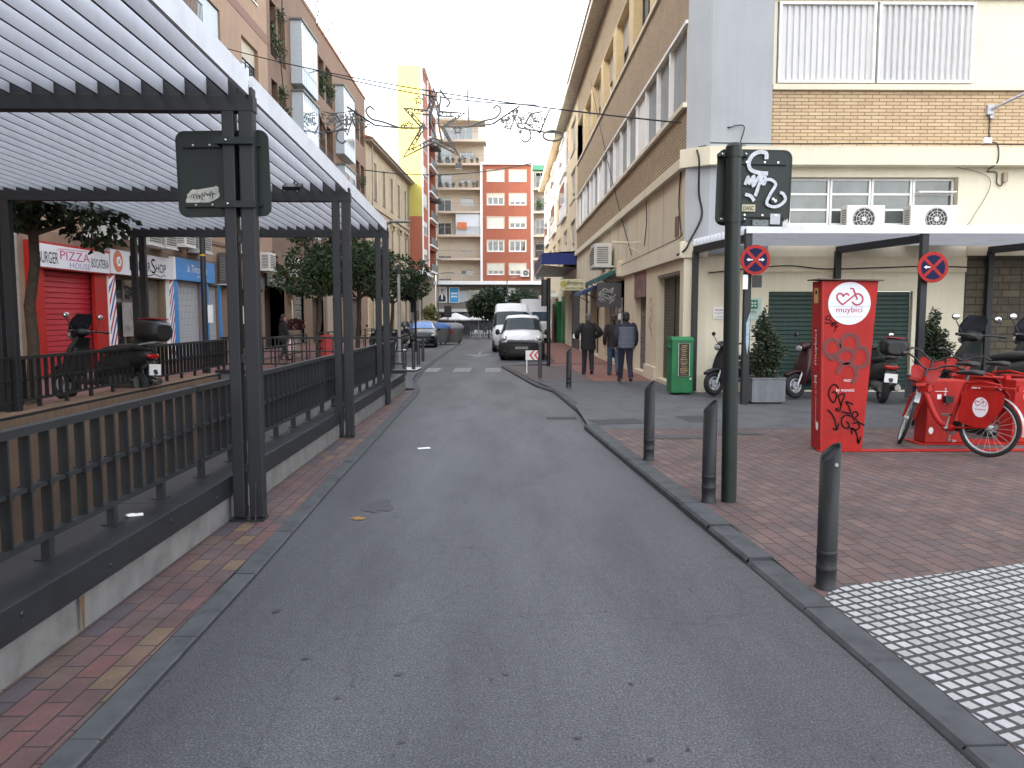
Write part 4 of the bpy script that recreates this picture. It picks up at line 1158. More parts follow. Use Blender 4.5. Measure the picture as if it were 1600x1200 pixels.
# --- blue shop
for a, b in ((28.42, 28.9), (31.2, 31.85), (33.1, 33.3)): band(lb, FL, 'shop_surround', BLUE, a, b, .1, 3.0, .001, .08)
GRID = mat('white_grille', (.55, .56, .57), .5, var=.05)
def grille(u0, u1, z0, z1):
    mb = MB(); n = int((u1-u0)/.12)
    for k in range(n+1):
        a = u0+(u1-u0)*k/n; FL.box(mb, a-.018, a+.018, z0, z1, -.15, -.12)
    m = int((z1-z0)/.24)
    for j in range(m):
        for k in range(n):
            a = u0+(u1-u0)*k/n; b = u0+(u1-u0)*(k+1)/n; z = z0+j*.24
            mb.ribbon([(a, z), ((a+b)/2, z+.12), (b, z)], .02, lambda p, q, d: FL(p, q, -.119)); mb.ribbon([(a, z+.24), ((a+b)/2, z+.12), (b, z+.24)], .02, lambda p, q, d: FL(p, q, -.1185))
    g = mb.build('folding_grille', GRID, lb, recalc=False)
    mb = MB(); mb.quad(FL(u0, z0, -.19), FL(u1, z0, -.19), FL(u1, z1, -.19), FL(u0, z1, -.19)); mb.build('backing', mat('grey_backing', (.24, .25, .27), .6), g)
grille(28.92, 31.18, .12, 2.98); grille(31.87, 33.08, .12, 2.88)
sg = thing('shop_sign', (-11.9, 30, 3), 'blue shop sign with white script lettering', 'sign')
mb = MB(); FL.box(mb, 28.55, 32.4, 2.98, 3.78, .001, .16); mb.build('sign_face', BLUE, sg)
mb = MB(); FL.box(mb, 28.36, 28.54, 2.98, 3.78, .001, .17); mb.build('sign_end', WHITE, sg)
ftext('la Tintorería', 29.6, 3.30, 1.9, .28, TXTWHITE, sg, .163, shear=.25); ftext('LAVANDERÍA', 30.5, 3.13, .95, .09, TXTWHITE, sg, .163)
# dark entrance
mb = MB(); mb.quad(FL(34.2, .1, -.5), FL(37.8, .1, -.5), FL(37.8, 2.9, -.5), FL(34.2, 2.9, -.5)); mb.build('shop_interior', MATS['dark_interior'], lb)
band(lb, FL, 'dark_shopfront', mat('dark_panel', (.05, .05, .055), .6), 33.3, 39.2, 2.9, 3.5, .001, .12); band(lb, FL, 'ochre_panel', mat('ochre_panel', (.20, .13, .05), .7), 33.5, 35.2, 3.0, 3.45, .121, .14)
tag(band(None, FL, 'notice', WHITE, 36.0, 36.5, 1.3, 2.1, .0, .02), 'small white notice hung by the dark doorway', 'notice')

# --- brown building with enclosed balconies
b2 = thing('apartment_building', (-12, 50, 0), 'brown apartment building with white enclosed balconies on the left', 'building')
lo = []
for z in (8.2, 12.3, 16.3):
    lo += [(41.7, 42.8, z-1.2, z+1.6, .9), (43.1, 44.5, z-1.2, z+1.6, .9), (52.3, 53.9, z-.3, z+2.2, .9), (54.4, 56.4, z-.3, z+2.2, .9), (64.9, 66.5, z-.3, z+2.0, .9), (67.0, 68.7, z-.3, z+2.0, .9)]
go = [(39.5, 43.1, -.1, 3.8, .8), (45.2, 47.2, .0, 2.9, .2), (49.3, 52.3, .0, 2.8, .4), (55, 58, -.1, 2.9, .3), (61, 66, -.1, 3.0, .3)]
mb = MB(); FL.wall(mb, 41.1, 69.5, 4.4, 20.3, lo); mb.build('wall', BROWN, b2)
mb = MB(); FL.wall(mb, 39.4, 41.1, -.6, 3.9, go); FL.wall(mb, 41.1, 69.5, -.6, 4.4, go); mb.build('ground_floor_wall', mat('tan_stucco', (.20, .13, .085), .85, var=.15, streak=.12, kind='Position'), b2)
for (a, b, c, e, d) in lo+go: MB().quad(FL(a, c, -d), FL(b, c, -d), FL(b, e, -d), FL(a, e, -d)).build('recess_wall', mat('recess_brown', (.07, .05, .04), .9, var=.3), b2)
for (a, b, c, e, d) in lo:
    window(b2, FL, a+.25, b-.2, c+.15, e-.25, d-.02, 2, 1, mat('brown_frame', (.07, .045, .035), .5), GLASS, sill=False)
    mb = MB()
    for q in range(6): FL.box(mb, a, b, c+.15+q*.14, c+.17+q*.14, -.05, -.03)
    mb.build('balcony_rail', BLACK, b2)
band(b2, FL, 'parapet', BROWN, 41.1, 51.9, 20.301, 20.55, -.3, .04)
mb = MB(); mb.bx(-30, -12.02, 41.1, 69.5, 20.0, 20.28); mb.quad((-30, 69.48, 0), (-12.02, 69.48, 0), (-12.02, 69.48, 20.2), (-30, 69.48, 20.2)); mb.build('roof', CONC, b2)
mb = MB(); mb.bx(-12.6, -12.3, 51.9, 69.4, 20.281, 20.36)
for k in range(44): mb.cyl((-12.28, 52.1+k*.4, 20.3), (-11.9, 52.1+k*.4, 20.26), .11, n=8)
mb.build('roof_tiles', mat('brown_tile', (.22, .10, .07), .8, var=.3), b2)
for u0, u1, tops in ((45.6, 49.3, ((14.75, 18.2), (10.2, 14.3), (6.3, 9.8))), (57.2, 61.3, ((13.2, 17.9), (8.0, 12.4)))):
    for (z0, z1) in tops:
        m = band(b2, FL, 'enclosed_balcony', MULLB, u0, u1, z0, z1, .001, .62)
        mb = MB(); n = 4
        for k in range(n):
            a = u0+.1+k*(u1-u0-.2)/n; b = a+(u1-u0-.2)/n-.1
            FL.box(mb, a, b, z0+1.0, z1-.45, .621, .632)
        mb.build('pane', glass('balcony_glass', (.12, .15, .17)), m)
        mb = MB()
        FL.box(mb, u0-.1, u1+.1, z1+.001, z1+.1, .0, .72); mb.build('canopy', mat('grey_green_sheet', (.13, .14, .13), .6), m)
        mb = MB()
        for k in range(9): FL.box(mb, u0+k*(u1-u0)/8-.02, u0+k*(u1-u0)/8+.02, z0, z1, .6205, .64)
        FL.box(mb, u0, u1, z0+.9, z0+.96, .6207, .65); mb.build('glazing_bars', MULLB, m)
# the arched shop
sg = thing('shop_sign', (-11.9, 41, 3.2), 'black shop sign with pale capital letters under the arch', 'sign')
band(sg, FL, 'sign_box', BLACK, 39.4, 43.0, 3.15, 3.78, .001, .2); ftext('ARMAIN', 39.7, 3.28, 2.9, .38, mat('pale_letters', (.4, .38, .36), .6, var=0), sg, .204)
mb = MB()
for k in range(8):
    a0 = R(90-k*10); a1 = R(90-(k+1)*10)
    for rr, d in ((3.0, .3), (3.5, .15)):
        mb.quad(FL(41+rr*math.cos(a0), 1.8+rr*.85*math.sin(a0), d), FL(41+rr*math.cos(a1), 1.8+rr*.85*math.sin(a1), d), FL(41+(rr+.4)*math.cos(a1), 1.8+(rr+.4)*.85*math.sin(a1), d), FL(41+(rr+.4)*math.cos(a0), 1.8+(rr+.4)*.85*math.sin(a0), d))
        mb.quad(FL(41+rr*math.cos(a0), 1.8+rr*.85*math.sin(a0), d), FL(41+rr*math.cos(a1), 1.8+rr*.85*math.sin(a1), d), FL(41+rr*math.cos(a1), 1.8+rr*.85*math.sin(a1), 0), FL(41+rr*math.cos(a0), 1.8+rr*.85*math.sin(a0), 0))
mb.build('arch_moulding', mat('tan_stucco', (.3, .19, .12)), b2)
band(b2, FL, 'moulding', BROWN, 41.1, 69.5, 4.4, 4.65, .001, .14)
shutter(b2, FL, 45.2, 47.2, 0, 2.9, -.15, mat('grey_green_door', (.10, .11, .10), .6), .3, 'door', .03)
band(b2, FL, 'stone_pier', mat('pale_stone', (.34, .28, .22), .85, var=.15), 53, 54.6, -.2, 4.2, .001, .12)
mb = MB(); mb.tube([(-11.8, 43.9, .1), (-11.8, 43.9, 4.3)], .05); mb.build('drainpipe', CREAM, b2)

# --- old building with the cornice
ob = thing('old_building', (-12, 80, 0), 'old beige house with tall narrow windows and tiled eaves beyond the brown building', 'building')
FO = Face((-12, 69.55), (.9, 21.5), (1, -.042)); LO = 22.4
BEIGE = mat('beige_stucco', (.40, .315, .215), .85, var=.15, scale=.7, bmp=.1, streak=.3, kind='Position')
wo = []
for k in range(5):
    c = 3.2+k*4.1
    wo += [(c, c+1.3, 12.2, 15.6, .3), (c, c+1.3, 6.6, 10.3, .3), (c-.1, c+1.4, .1, 3.6, .3)]
mb = MB(); FO.wall(mb, 0, LO, -1, 17, wo); mb.quad(FO(0, 10, 0), FO(0, 10, -18), FO(0, 17, -18), FO(0, 17, 0)); mb.quad(FO(LO, -1, 0), FO(LO, -1, -18), FO(LO, 17, -18), FO(LO, 17, 0)); mb.build('wall', BEIGE, ob)
for o in wo:
    window(ob, FO, *o[:4], .3, 2, 3, mat('brown_frame', (.07, .045, .035), .5), GLASS, shut=random.choice([0, 0, .5]), sm=SHUTC, sill=True)
    if 6 < o[2] < 7:
        mb = MB(); FO.box(mb, o[0]-.3, o[1]+.3, 10.75, 10.95, .001, .3); FO.box(mb, o[0]-.2, o[0]-.02, 10.3, 10.75, .001, .2); FO.box(mb, o[1]+.02, o[1]+.2, 10.3, 10.75, .001, .2); mb.build('lintel', BEIGE, ob)
    if 6 < o[2] < 13:
        mb = MB(); FO.box(mb, o[0]-.18, o[0], o[2], o[3], .001, .05); FO.box(mb, o[1], o[1]+.18, o[2], o[3], .001, .05); mb.build('surround', mat('pale_surround', (.45, .38, .29), .85), ob)
band(ob, FO, 'string_course', BEIGE, 0, LO, 11.4, 11.7, .001, .18); band(ob, FO, 'string_course', BEIGE, 0, LO, 4.6, 4.9, .001, .15)
band(ob, FO, 'cornice', mat('grey_cornice', (.24, .2, .16), .85), -.3, LO+.3, 16.7, 17.0, .001, .6)
mb = MB(); mb.quad(FO(-.5, 17.01, .7), FO(LO+.5, 17.01, .7), FO(LO+.5, 19.0, -6), FO(-.5, 19.0, -6)); mb.quad(FO(-.5, 19, -6), FO(LO+.5, 19, -6), FO(LO+.5, 17, -18), FO(-.5, 17, -18))
mb.quad(FO(-.5, 17.0, .7), FO(-.5, 19, -6), FO(-.5, 17, -18), FO(-.5, 17, -17.9)); mb.build('roof', mat('orange_tile', (.42, .14, .07), .8, var=.3, scale=3), ob)
mb = MB(); mb.tube([FO(1.4, 17, .3), FO(1.4, .2, .15)], .06); mb.tube([FO(LO-.2, 16.6, .5), FO(LO-.4, 15.5, .15), FO(LO-.4, 0, .15)], .06); mb.tube([FO(-.3, 16.95, .68), FO(LO+.3, 16.95, .68)], .09); mb.build('drainpipe', mat('grey_pipe', (.25, .23, .2), .6), ob)

# ================================================================ FAR BUILDINGS
REDB = mat('red_brick_far', (.34, .105, .06), .85, var=.1, scale=1.2, kind='Position', streak=.08)
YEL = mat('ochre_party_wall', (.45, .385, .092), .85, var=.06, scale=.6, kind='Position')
BEIG2 = mat('light_beige_stucco', (.55, .455, .36), .85, var=.08, scale=.6, kind='Position')
rdb = thing('apartment_building', (-11, 95, 0), 'tall red building whose bare side wall is yellow above and red below', 'building')
FP = Face((-12.15, 92), (1, 0), (0, -1)); FD = Face((-9.45, 92), (.55, 12.2), (1, -.045))
mb = MB(); FP.wall(mb, 0, 2.7, 13.1, 30.0); mb.quad((-12.15, 92, 6.9), (-12.15, 104, 6.9), (-12.15, 104, 30), (-12.15, 92, 30)); mb.build('yellow_side_wall', YEL, rdb)  # upper side wall in yellow, brick colour below a straight edge
mb = MB(); FP.wall(mb, 0, 2.7, 6.9, 13.1); mb.build('brick_wall', REDB, rdb)
mb = MB(); dops = []
for k in range(7):
    z = 7.9+k*3.25; dops += [(.8, 4.0, z, z+1.6, .15), (5.8, 11.6, z-.7, z+2.0, 1.1)]
FD.wall(mb, 0, 12.2, 6.9, 30.4, dops); mb.build('brick_wall', REDB, rdb)
for i, o in enumerate(dops):
    if o[4] < .5: window(rdb, FD, *o[:4], .1, 3, 1, WHITE, GLASS, shut=random.choice([.4, .7, .9]), sill=True)
    else:
        mb = MB(); mb.quad(FD(o[0], o[2], -1.09), FD(o[1], o[2], -1.09), FD(o[1], o[3], -1.09), FD(o[0], o[3], -1.09)); mb.build('balcony_wall', mat('balcony_tan', (.3, .24, .2), .9), rdb)  # back of each recessed balcony in an even tan
        b = band(rdb, FD, 'balcony', WHITE, o[0]-.2, o[1]+.4, o[2]-.25, o[2]-.05, -.8, .35)
        mb = MB(); FD.box(mb, o[0], o[1]+.3, o[2]-.04, o[2]+.85, .28, .31); mb.build('balustrade', mat('smoked_panel', (.16, .16, .17), .4, var=.2), b)
for q in (0., 4.9, 12.0): band(rdb, FD, 'pilaster', WHITE, q, q+.35, 6.9, 30.3, .001, .12)
for q in (2, 4): band(rdb, FD, 'small_awning', BLACK, 6.5, 9.5, 9.3+q*3.25, 9.5+q*3.25, .1, 1.1)
mb = MB(); mb.bx(-12.3, -9.2, 91.7, 104.2, 6.5, 6.9); mb.build('overhang_slab', WHITE, rdb)
mb = MB(); mb.bx(-12.2, -9.4, 91.97, 92.3, 30.0, 30.3); mb.bx(-12.1, -9, 92.3, 104.2, 29.9, 30.2); mb.build('roof', WHITE, rdb)
mb = MB(); mb.bx(-24, -11.2, 93.2, 104, -2, 6.5); mb.build('ground_floor', mat('grey_shopfront', (.17, .15, .13), .8, var=.3, scale=1, kind='Position'), rdb)
for k in range(3): window(rdb, Face((-11.19, 94), (0, 1), (1, 0)), .5+k*3, 3+k*3, -.8, 2.2, -.02, 2, 1, DARKFR, GLASS, sill=False)

fb = thing('apartment_building', (-2, 104, 0), 'cream and red apartment block with balconies closing the end of the street', 'building')
FE = Face((-9.05, 104), (1, 0), (0, -1)); XE = lambda px: (px-787)/1220*104+9.05
zl = [6.15, 9.15, 12.2, 15.25, 18.25, 21.4, 24.3]
mb = MB(); FE.wall(mb, -16, 0, -2.5, 25.0, d=-.3); FE.wall(mb, 0, XE(751), 6.15, 24.2, d=-1.6); mb.quad(FE(XE(751), 6.15, -1.6), FE(XE(751), 6.15, 0), FE(XE(751), 21.3, 0), FE(XE(751), 21.3, -1.6)); FE.wall(mb, 0, XE(757), 21.4, 24.2, d=-1.62); FE.wall(mb, 0, XE(748), 24.2, 27.2, d=-2.6); FE.wall(mb, XE(830), XE(900), 6.15, 21.3, d=-1.4); mb.build('wall', BEIG2, fb)  # left wing behind the red building added to block stray sun and sky
mb = MB(); rops = []
for j in range(5):
    for a, b in ((762, 787), (796, 821)):
        z = 7.0+j*3.02; rops.append((XE(a), XE(b), z, z+1.4, .12))
FE.wall(mb, XE(754), XE(829), 6.15, 21.2, rops); mb.build('brick_wall', REDB, fb)
sh_ = [.65, .65, 0, 0, .95, .55, .35, .75, .97, .97]
for o, s_ in zip(rops, sh_):
    window(fb, FE, *o[:4], .08, 3, 1, WHITE, GLASS, shut=s_, sm=mat('ivory_shutter', (.66, .62, .54), .6), bar=.1)
    mb = MB(); t = .12
    FE.box(mb, o[0]-t, o[0], o[2]-t, o[3]+t, .001, .06); FE.box(mb, o[1], o[1]+t, o[2]-t, o[3]+t, .001, .06); FE.box(mb, o[0], o[1], o[3], o[3]+t, .001, .06); mb.build('surround', BEIG2, fb)
for q in (751, 829): band(fb, FE, 'pilaster', WHITE, XE(q), XE(q)+.3, 6.15, 21.2, -.1, .15)
band(fb, FE, 'cornice', WHITE, XE(751), XE(900), 21.2, 21.5, -.1, .3); band(fb, FE, 'overhang_slab', WHITE, -.2, XE(900), 5.7, 6.149, -2, .35)
RAILT = mat('thin_rail', (.22, .20, .19), .5)
def terrace(F, u0, u1, z, dp=1.6, solid=None):
    b = band(fb, F, 'balcony', BEIG2, u0, u1, z-.28, z, -dp+.01, .1)
    mb = MB()
    if solid: F.box(mb, u0, u1, z+.001, z+.95, .03, .07)
    else:
        n = int((u1-u0)/.16)
        for k in range(n+1): a = u0+(u1-u0)*k/n; F.box(mb, a-.012, a+.012, z, z+.95, .03, .05)
        F.box(mb, u0, u1, z+.95, z+1.0, .02, .06)
    mb.build('balustrade', solid or RAILT, b)
for j, z in enumerate(zl[:6]):
    terrace(FE, -.0, XE(751) if j < 5 else XE(760), z+.02)
    window(fb, FE, .3, 2.1, z+.1, z+2.3, 1.58, 2, 1, WHITE, GLASSB if j > 2 else GLASS, shut=(.9, .9, .3, .2, .2, .0)[j], sm=SHUTC, sill=False)
    if j != 2: window(fb, FE, 3.3, 5.0, z+.9, z+2.2, 1.58, 2, 1, WHITE, GLASSB, shut=(.6, .9, 0, .3, .7, .4)[j], sm=SHUTC, sill=False)
    else:
        w = band(fb, FE, 'glazed_screen', mat('white_curtain', (.6, .62, .66), .5, var=.06), 2.75, XE(750.5), z+.0, z+2.75, -.3, -.2)
band(fb, FE, 'roof_slab', BEIG2, -.1, XE(760), 24.1, 24.4, -3, .3); band(fb, FE, 'roof_slab', BEIG2, -.1, XE(758), 27.1, 27.4, -5, -1.0)
terrace(FE, -.1, XE(758), 24.45, 2.6); window(fb, FE, 1, 5, 24.5, 26.5, 2.58, 4, 1, WHITE, GLASSB, sill=False)
for j, z in enumerate(zl[:5]):
    terrace(FE, XE(832), XE(900), z+.02, 1.4); window(fb, FE, XE(832)+.4, XE(858), z+.2, z+2.2, 1.38, 3, 1, WHITE if j != 1 else DARKFR, GLASS, shut=(.6, 0, 0, .2, 0)[j], sm=SHUTC, sill=False)
mb = MB(); FE.box(mb, XE(831), XE(860), 20.4, 21.0, -.2, .9); mb.build('green_awning', mat('green_awning', (.08, .25, .16), .8), fb)
mb = MB(); FE.wall(mb, 0, XE(900), -2.5, 5.7, [(.2, 9, -1.2, 1.9, .8), (4.0, 8.0, 3.3, 5.0, .2), (10, 20, 3.2, 5.1, .2), (10, 20, -1.2, 1.9, .6)], d=-1.2); mb.build('ground_floor_wall', mat('brown_grey_stucco', (.16, .145, .12), .85, var=.15, scale=.6, kind='Position'), fb)
for a, b, c, e, d in ((.2, 9, -1.2, 1.9, 1.9), (4.0, 8.0, 3.3, 5.0, 1.35), (10, 20, 3.2, 5.1, 1.35), (10, 20, -1.2, 1.9, 1.7)): MB().quad(FE(a, c, -d), FE(b, c, -d), FE(b, e, -d), FE(a, e, -d)).build('shop_window', glass('dark_shop_glass', (.03, .035, .035)), fb)
window(fb, FE, 4.4, 7.9, 3.3, 4.9, 1.3, 3, 1, WHITE, GLASS, sill=False); band(fb, FE, 'pale_panel', mat('pale_panel', (.4, .42, .43), .6), 2.0, 4.3, 3.4, 4.9, -1.19, -1.1)
band(fb, FE, 'shop_fascia', mat('pale_fascia', (.5, .48, .45), .7), 0, 9.2, 2.1, 2.5, -1.19, -.2)
# sale banner on one balcony
tag(band(None, FE, 'banner', mat('orange_banner', (.62, .17, .06), .7), 3.0, 4.2, 12.95, 13.8, .11, .13), 'orange banner hung on a balcony of the far block', 'banner')
# posters
def portrait(u0, u1, z0, z1, lab, bgc):
    t = thing('poster', FE(u0, z0, -1), lab, 'poster'); d0 = -1.0
    w, h = u1-u0, z1-z0
    mb = MB(); FE.box(mb, u0, u1, z0, z1, d0-.05, d0); mb.build('board', WHITE, t)
    F = FE.fn(u0, z0, d0)
    mb = MB(); mb.prism([(.06*w, .04*h), (.94*w, .04*h), (.94*w, .96*h), (.06*w, .96*h)], .0, .004, F); mb.build('backdrop', bgc, t)
    mb = MB(); mb.prism([(.16*w, .05*h), (.86*w, .05*h), (.86*w, .38*h), (.68*w, .52*h), (.36*w, .52*h), (.18*w, .38*h)], .004, .008, F); mb.build('suit', mat('navy_print', (.02, .025, .05), .6), t)
    mb = MB(); mb.prism([(.44*w, .2*h), (.56*w, .2*h), (.60*w, .54*h), (.42*w, .54*h)], .008, .011, F); mb.build('shirt', WHITE, t)
    mb = MB(); mb.prism([(.51*w+.12*w*math.cos(a), .70*h+.14*h*math.sin(a)) for a in [i*.4 for i in range(16)]], .011, .014, F); mb.build('face', mat('skin_print', (.45, .26, .19), .6), t)
    mb = MB(); mb.prism([(.51*w+.13*w*math.cos(a), .76*h+.10*h*math.sin(a)) for a in [i*.35 for i in range(10)]], .014, .016, F); mb.build('hair', mat('hair_print', (.05, .03, .02), .6), t)
portrait(.15, 1.45, 3.35, 5.4, 'poster of a dark suited man at the left end of the far block', mat('grey_backdrop', (.45, .43, .42), .6))
portrait(XE(794), XE(805), 3.2, 5.3, 'suited man poster beside the right-hand blue poster above the trees', mat('white_backdrop', (.7, .7, .7), .6))
def bluep(u0, u1, z0, z1, lab):
    t = thing('poster', FE(u0, z0, -1), lab, 'poster'); mb = MB(); FE.box(mb, u0, u1, z0, z1, -1.05, -1.0); mb.build('board', WHITE, t)
    mb = MB(); FE.box(mb, u0+.08, u1-.08, z0+.06, z1-.06, -1.0, -.99); mb.build('blue_field', mat('poster_blue', (.06, .30, .60), .6), t)
    mb = MB()
    for q in range(2): FE.box(mb, u0+.25, u1-.25, z0+.75+q*.4, z0+.95+q*.4, -.99, -.985)
    mb.build('white_lines', TXTWHITE, t)
bluep(1.75, 3.1, 3.3, 5.35, 'bright blue poster right of the leftmost suited man poster'); bluep(XE(780), XE(791), 3.2, 5.3, 'bright blue poster above the far trees')
# ================================================================ TREES AND PLANTS
def leafmat(name, c):
    if name in MATS: return MATS[name]
    m, nt, bs = nodes_of(name)
    vec = coords(nt, 'Object')
    f = noise(nt, vec, 2.2, 3, .6); g = noise(nt, vec, 25, 2, .5)
    col = ramp(nt, f, [(.3, tuple(x*.55 for x in c)), (.5, c), (.72, tuple(x*1.7 for x in c))])
    col = mixc(nt, .6, col, ramp(nt, g, [(.3, (.55, .6, .5)), (.7, (1.4, 1.35, 1.2))]), 'MULTIPLY')
    nt.links.new(col, bs.inputs['Base Color']); bs.inputs['Roughness'].default_value = .5
    MATS[name] = m
    return m
LEAF = leafmat('orange_tree_leaf', (.023, .048, .013)); LEAFD = leafmat('shrub_leaf', (.026, .040, .018)); LEAFF = leafmat('far_tree_leaf', (.016, .034, .012)); LEAFY = leafmat('pot_plant_leaf', (.06, .10, .03))
def leaves(mb, blobs, n, size, flat=.5, fill=.35, rnd=random):
    """leaf faces in uneven blobs (x, y, z, rx, ry, rz), mostly near their surface"""
    wts = [b[3]*b[4]+b[4]*b[5]+b[3]*b[5] for b in blobs]
    for b in rnd.choices(blobs, wts, k=n):
        v = Vector((rnd.gauss(0, 1), rnd.gauss(0, 1), rnd.gauss(0, 1))).normalized()
        r = (1-fill*rnd.random()**1.5)*rnd.uniform(.82, 1.1)
        p = Vector((b[0]+v.x*b[3]*r, b[1]+v.y*b[4]*r, b[2]+v.z*b[5]*r))
        d = (v*.8+Vector((rnd.uniform(-1, 1), rnd.uniform(-1, 1), rnd.uniform(-1, .5)))).normalized()
        s = d.cross(Vector((rnd.uniform(-1, 1), rnd.uniform(-1, 1), rnd.uniform(-1, 1)))).normalized()
        l = size*rnd.uniform(.7, 1.35); w = l*rnd.uniform(.22, .34)
        up = s.cross(d)*l*.12
        mb.add([p, p+d*l*.5+s*w+up, p+d*l, p+d*l*.5-s*w+up], [(0, 1, 2, 3)])
def limb(mb, a, b, r0, r1, wob, seed):
    rn = random.Random(seed); pts = []; rs = []
    for i in range(6):
        t = i/5; p = Vector(a).lerp(Vector(b), t)+Vector((rn.uniform(-wob, wob), rn.uniform(-wob, wob), 0))*(1 if 0 < i < 5 else 0)
        pts.append(p); rs.append(r0+(r1-r0)*t)
    mb.tube(pts, rs, 8)
def tree(x, y, z0, trunk, lean, r, h, label, group, seed, n=6500, size=.13, leaf=None, nb=13, cat='tree', spread=1.):
    rn = random.Random(seed)
    t = thing('street_tree', (x, y, z0), label, cat, group)
    top = Vector((x+lean, y, z0+trunk))
    mb = MB(); limb(mb, (x, y, z0-.05), top, .10, .07, .035, seed)
    blobs = []
    for k in range(nb):
        a = rn.uniform(0, 2*pi); q = rn.uniform(.2, .8)*r*spread; zz = z0+trunk+rn.uniform(.15, .85)*h
        s = rn.uniform(.32, .55)*r*(1-.35*abs((zz-z0-trunk)/h-.45))
        c = (top.x+math.cos(a)*q, y+math.sin(a)*q, zz)
        blobs.append((*c, s*rn.uniform(.85, 1.2), s*rn.uniform(.85, 1.2), s*rn.uniform(.6, .9)))
        if k < 7: limb(mb, top-Vector((0, 0, .12)), c, .045, .014, .06, seed*31+k)
    mb.build('trunk', BARK, t)
    mb = MB(); leaves(mb, blobs, n, size, rnd=rn); mb.build('crown', leaf or LEAF, t, recalc=False)
    return t
random.seed(21)
GT = 'orange trees along the left pavement'
tree(-7.35, 12.1, .1, 2.95, .2, 1.45, 1.1, 'orange tree behind the far railing in front of the red shutter, crown under the pergola', GT, 5, 5600, .14, leafmat('dark_orange_leaf', (.018, .036, .011)))
tree(-6.95, 29.3, .1, 2.35, .1, 1.75, 2.9, 'dense orange tree in the middle of the left pavement nearest the walking person', GT, 8, 8500, .14, nb=17)
tree(-6.15, 33, .1, 2.35, .1, 1.7, 2.8, 'orange tree standing behind the last pergola posts', GT, 9, 7000, .14, nb=15)
tree(-5.4, 37.5, .05, 2.3, .1, 1.6, 2.9, 'farthest orange tree of the left row, next to the street lamp pole', GT, 12, 6500, .15, nb=15)
GF = 'dark trees in front of the far block'
tree(-1.6, 84, gz(84), 2.1, .1, 2.1, 3.2, 'dark round tree left of the vans, in front of the far block', GF, 31, 5500, .34, LEAFF, 18)
tree(2.0, 86, gz(86), 1.9, 0, 2.6, 3.2, 'dark low tree behind the white vans, in front of the far block', GF, 37, 4500, .34, LEAFF, 15)
tree(-8.2, 88, gz(88), 2.0, 0, 1.0, 1.7, 'small yellowish sapling beside the recycling containers', GF, 41, 900, .28, leafmat('yellow_leaf', (.12, .13, .03)), 6)

# planters with clipped shrubs
PLM = mat('planter_zinc', (.165, .175, .19), .7, var=.2, scale=3, streak=.15, bmp=.1)
def planter(x, y, label, w=.62, h=.43, sd=3, sx=0, hh=1.1):
    t = thing('planter', (x, y, .062), label, 'planter', 'square zinc planters with shrubs')
    mb = MB(); z0 = .095
    mb.bx(x-w/2, x+w/2, y-w/2, y+w/2, z0, z0+h); b = mb.build('box', PLM, t, bevel=.008)
    mb = MB()
    for a, c, d, e in ((x-w/2-.012, x+w/2+.012, y-w/2-.012, y-w/2+.03), (x-w/2-.012, x+w/2+.012, y+w/2-.03, y+w/2+.012), (x-w/2-.012, x-w/2+.03, y-w/2+.03, y+w/2-.03), (x+w/2-.03, x+w/2+.012, y-w/2+.03, y+w/2-.03)): mb.bx(a, c, d, e, z0+h+.001, z0+h+.022)
    mb.build('rim', PLM, t)
    mb = MB(); mb.bx(x-w/2+.06, x+w/2-.06, y-w/2+.04, y+w/2-.04, .063, .095); mb.build('feet', BLACK, t)
    mb = MB(); mb.bx(x-w/2+.03, x+w/2-.03, y-w/2+.03, y+w/2-.03, z0+h+.001, z0+h+.012); mb.build('soil', mat('soil', (.05, .035, .025), .95), t)
    rn = random.Random(sd)
    s = thing('shrub', (x+sx, y, z0+h), 'clipped dark evergreen shrub growing in the '+label, 'shrub', 'shrubs in the zinc planters')
    mb = MB()
    for k in range(5): limb(mb, (x+sx+rn.uniform(-.04, .04), y+rn.uniform(-.04, .04), z0+h), (x+sx+rn.uniform(-.15, .15), y+rn.uniform(-.1, .1), z0+h+hh*.8), .018, .006, .03, sd*7+k)
    mb.build('stem', BARK, s)
    bl = []
    for k in range(15):
        f = k/14; rr = (.33*(1-abs(f-.3)*1.25))*rn.uniform(.75, 1.1)
        a = rn.uniform(0, 6.28)
        bl.append((x+sx+math.cos(a)*.10*(1-f*.6), y+math.sin(a)*.10*(1-f*.6), z0+h+.12+f*hh*.88, max(rr, .06), max(rr, .06), .13))
    mb = MB(); leaves(mb, bl, 5600, .058, fill=.6, rnd=rn); mb.build('foliage', LEAFD, s, recalc=False)
planter(4.87, 14.55, 'planter beside the green pole and pergola post', sd=3, sx=.0, hh=1.22)
planter(8.14, 14.8, 'planter behind the docked bike', sd=4, sx=.04, hh=1.2)
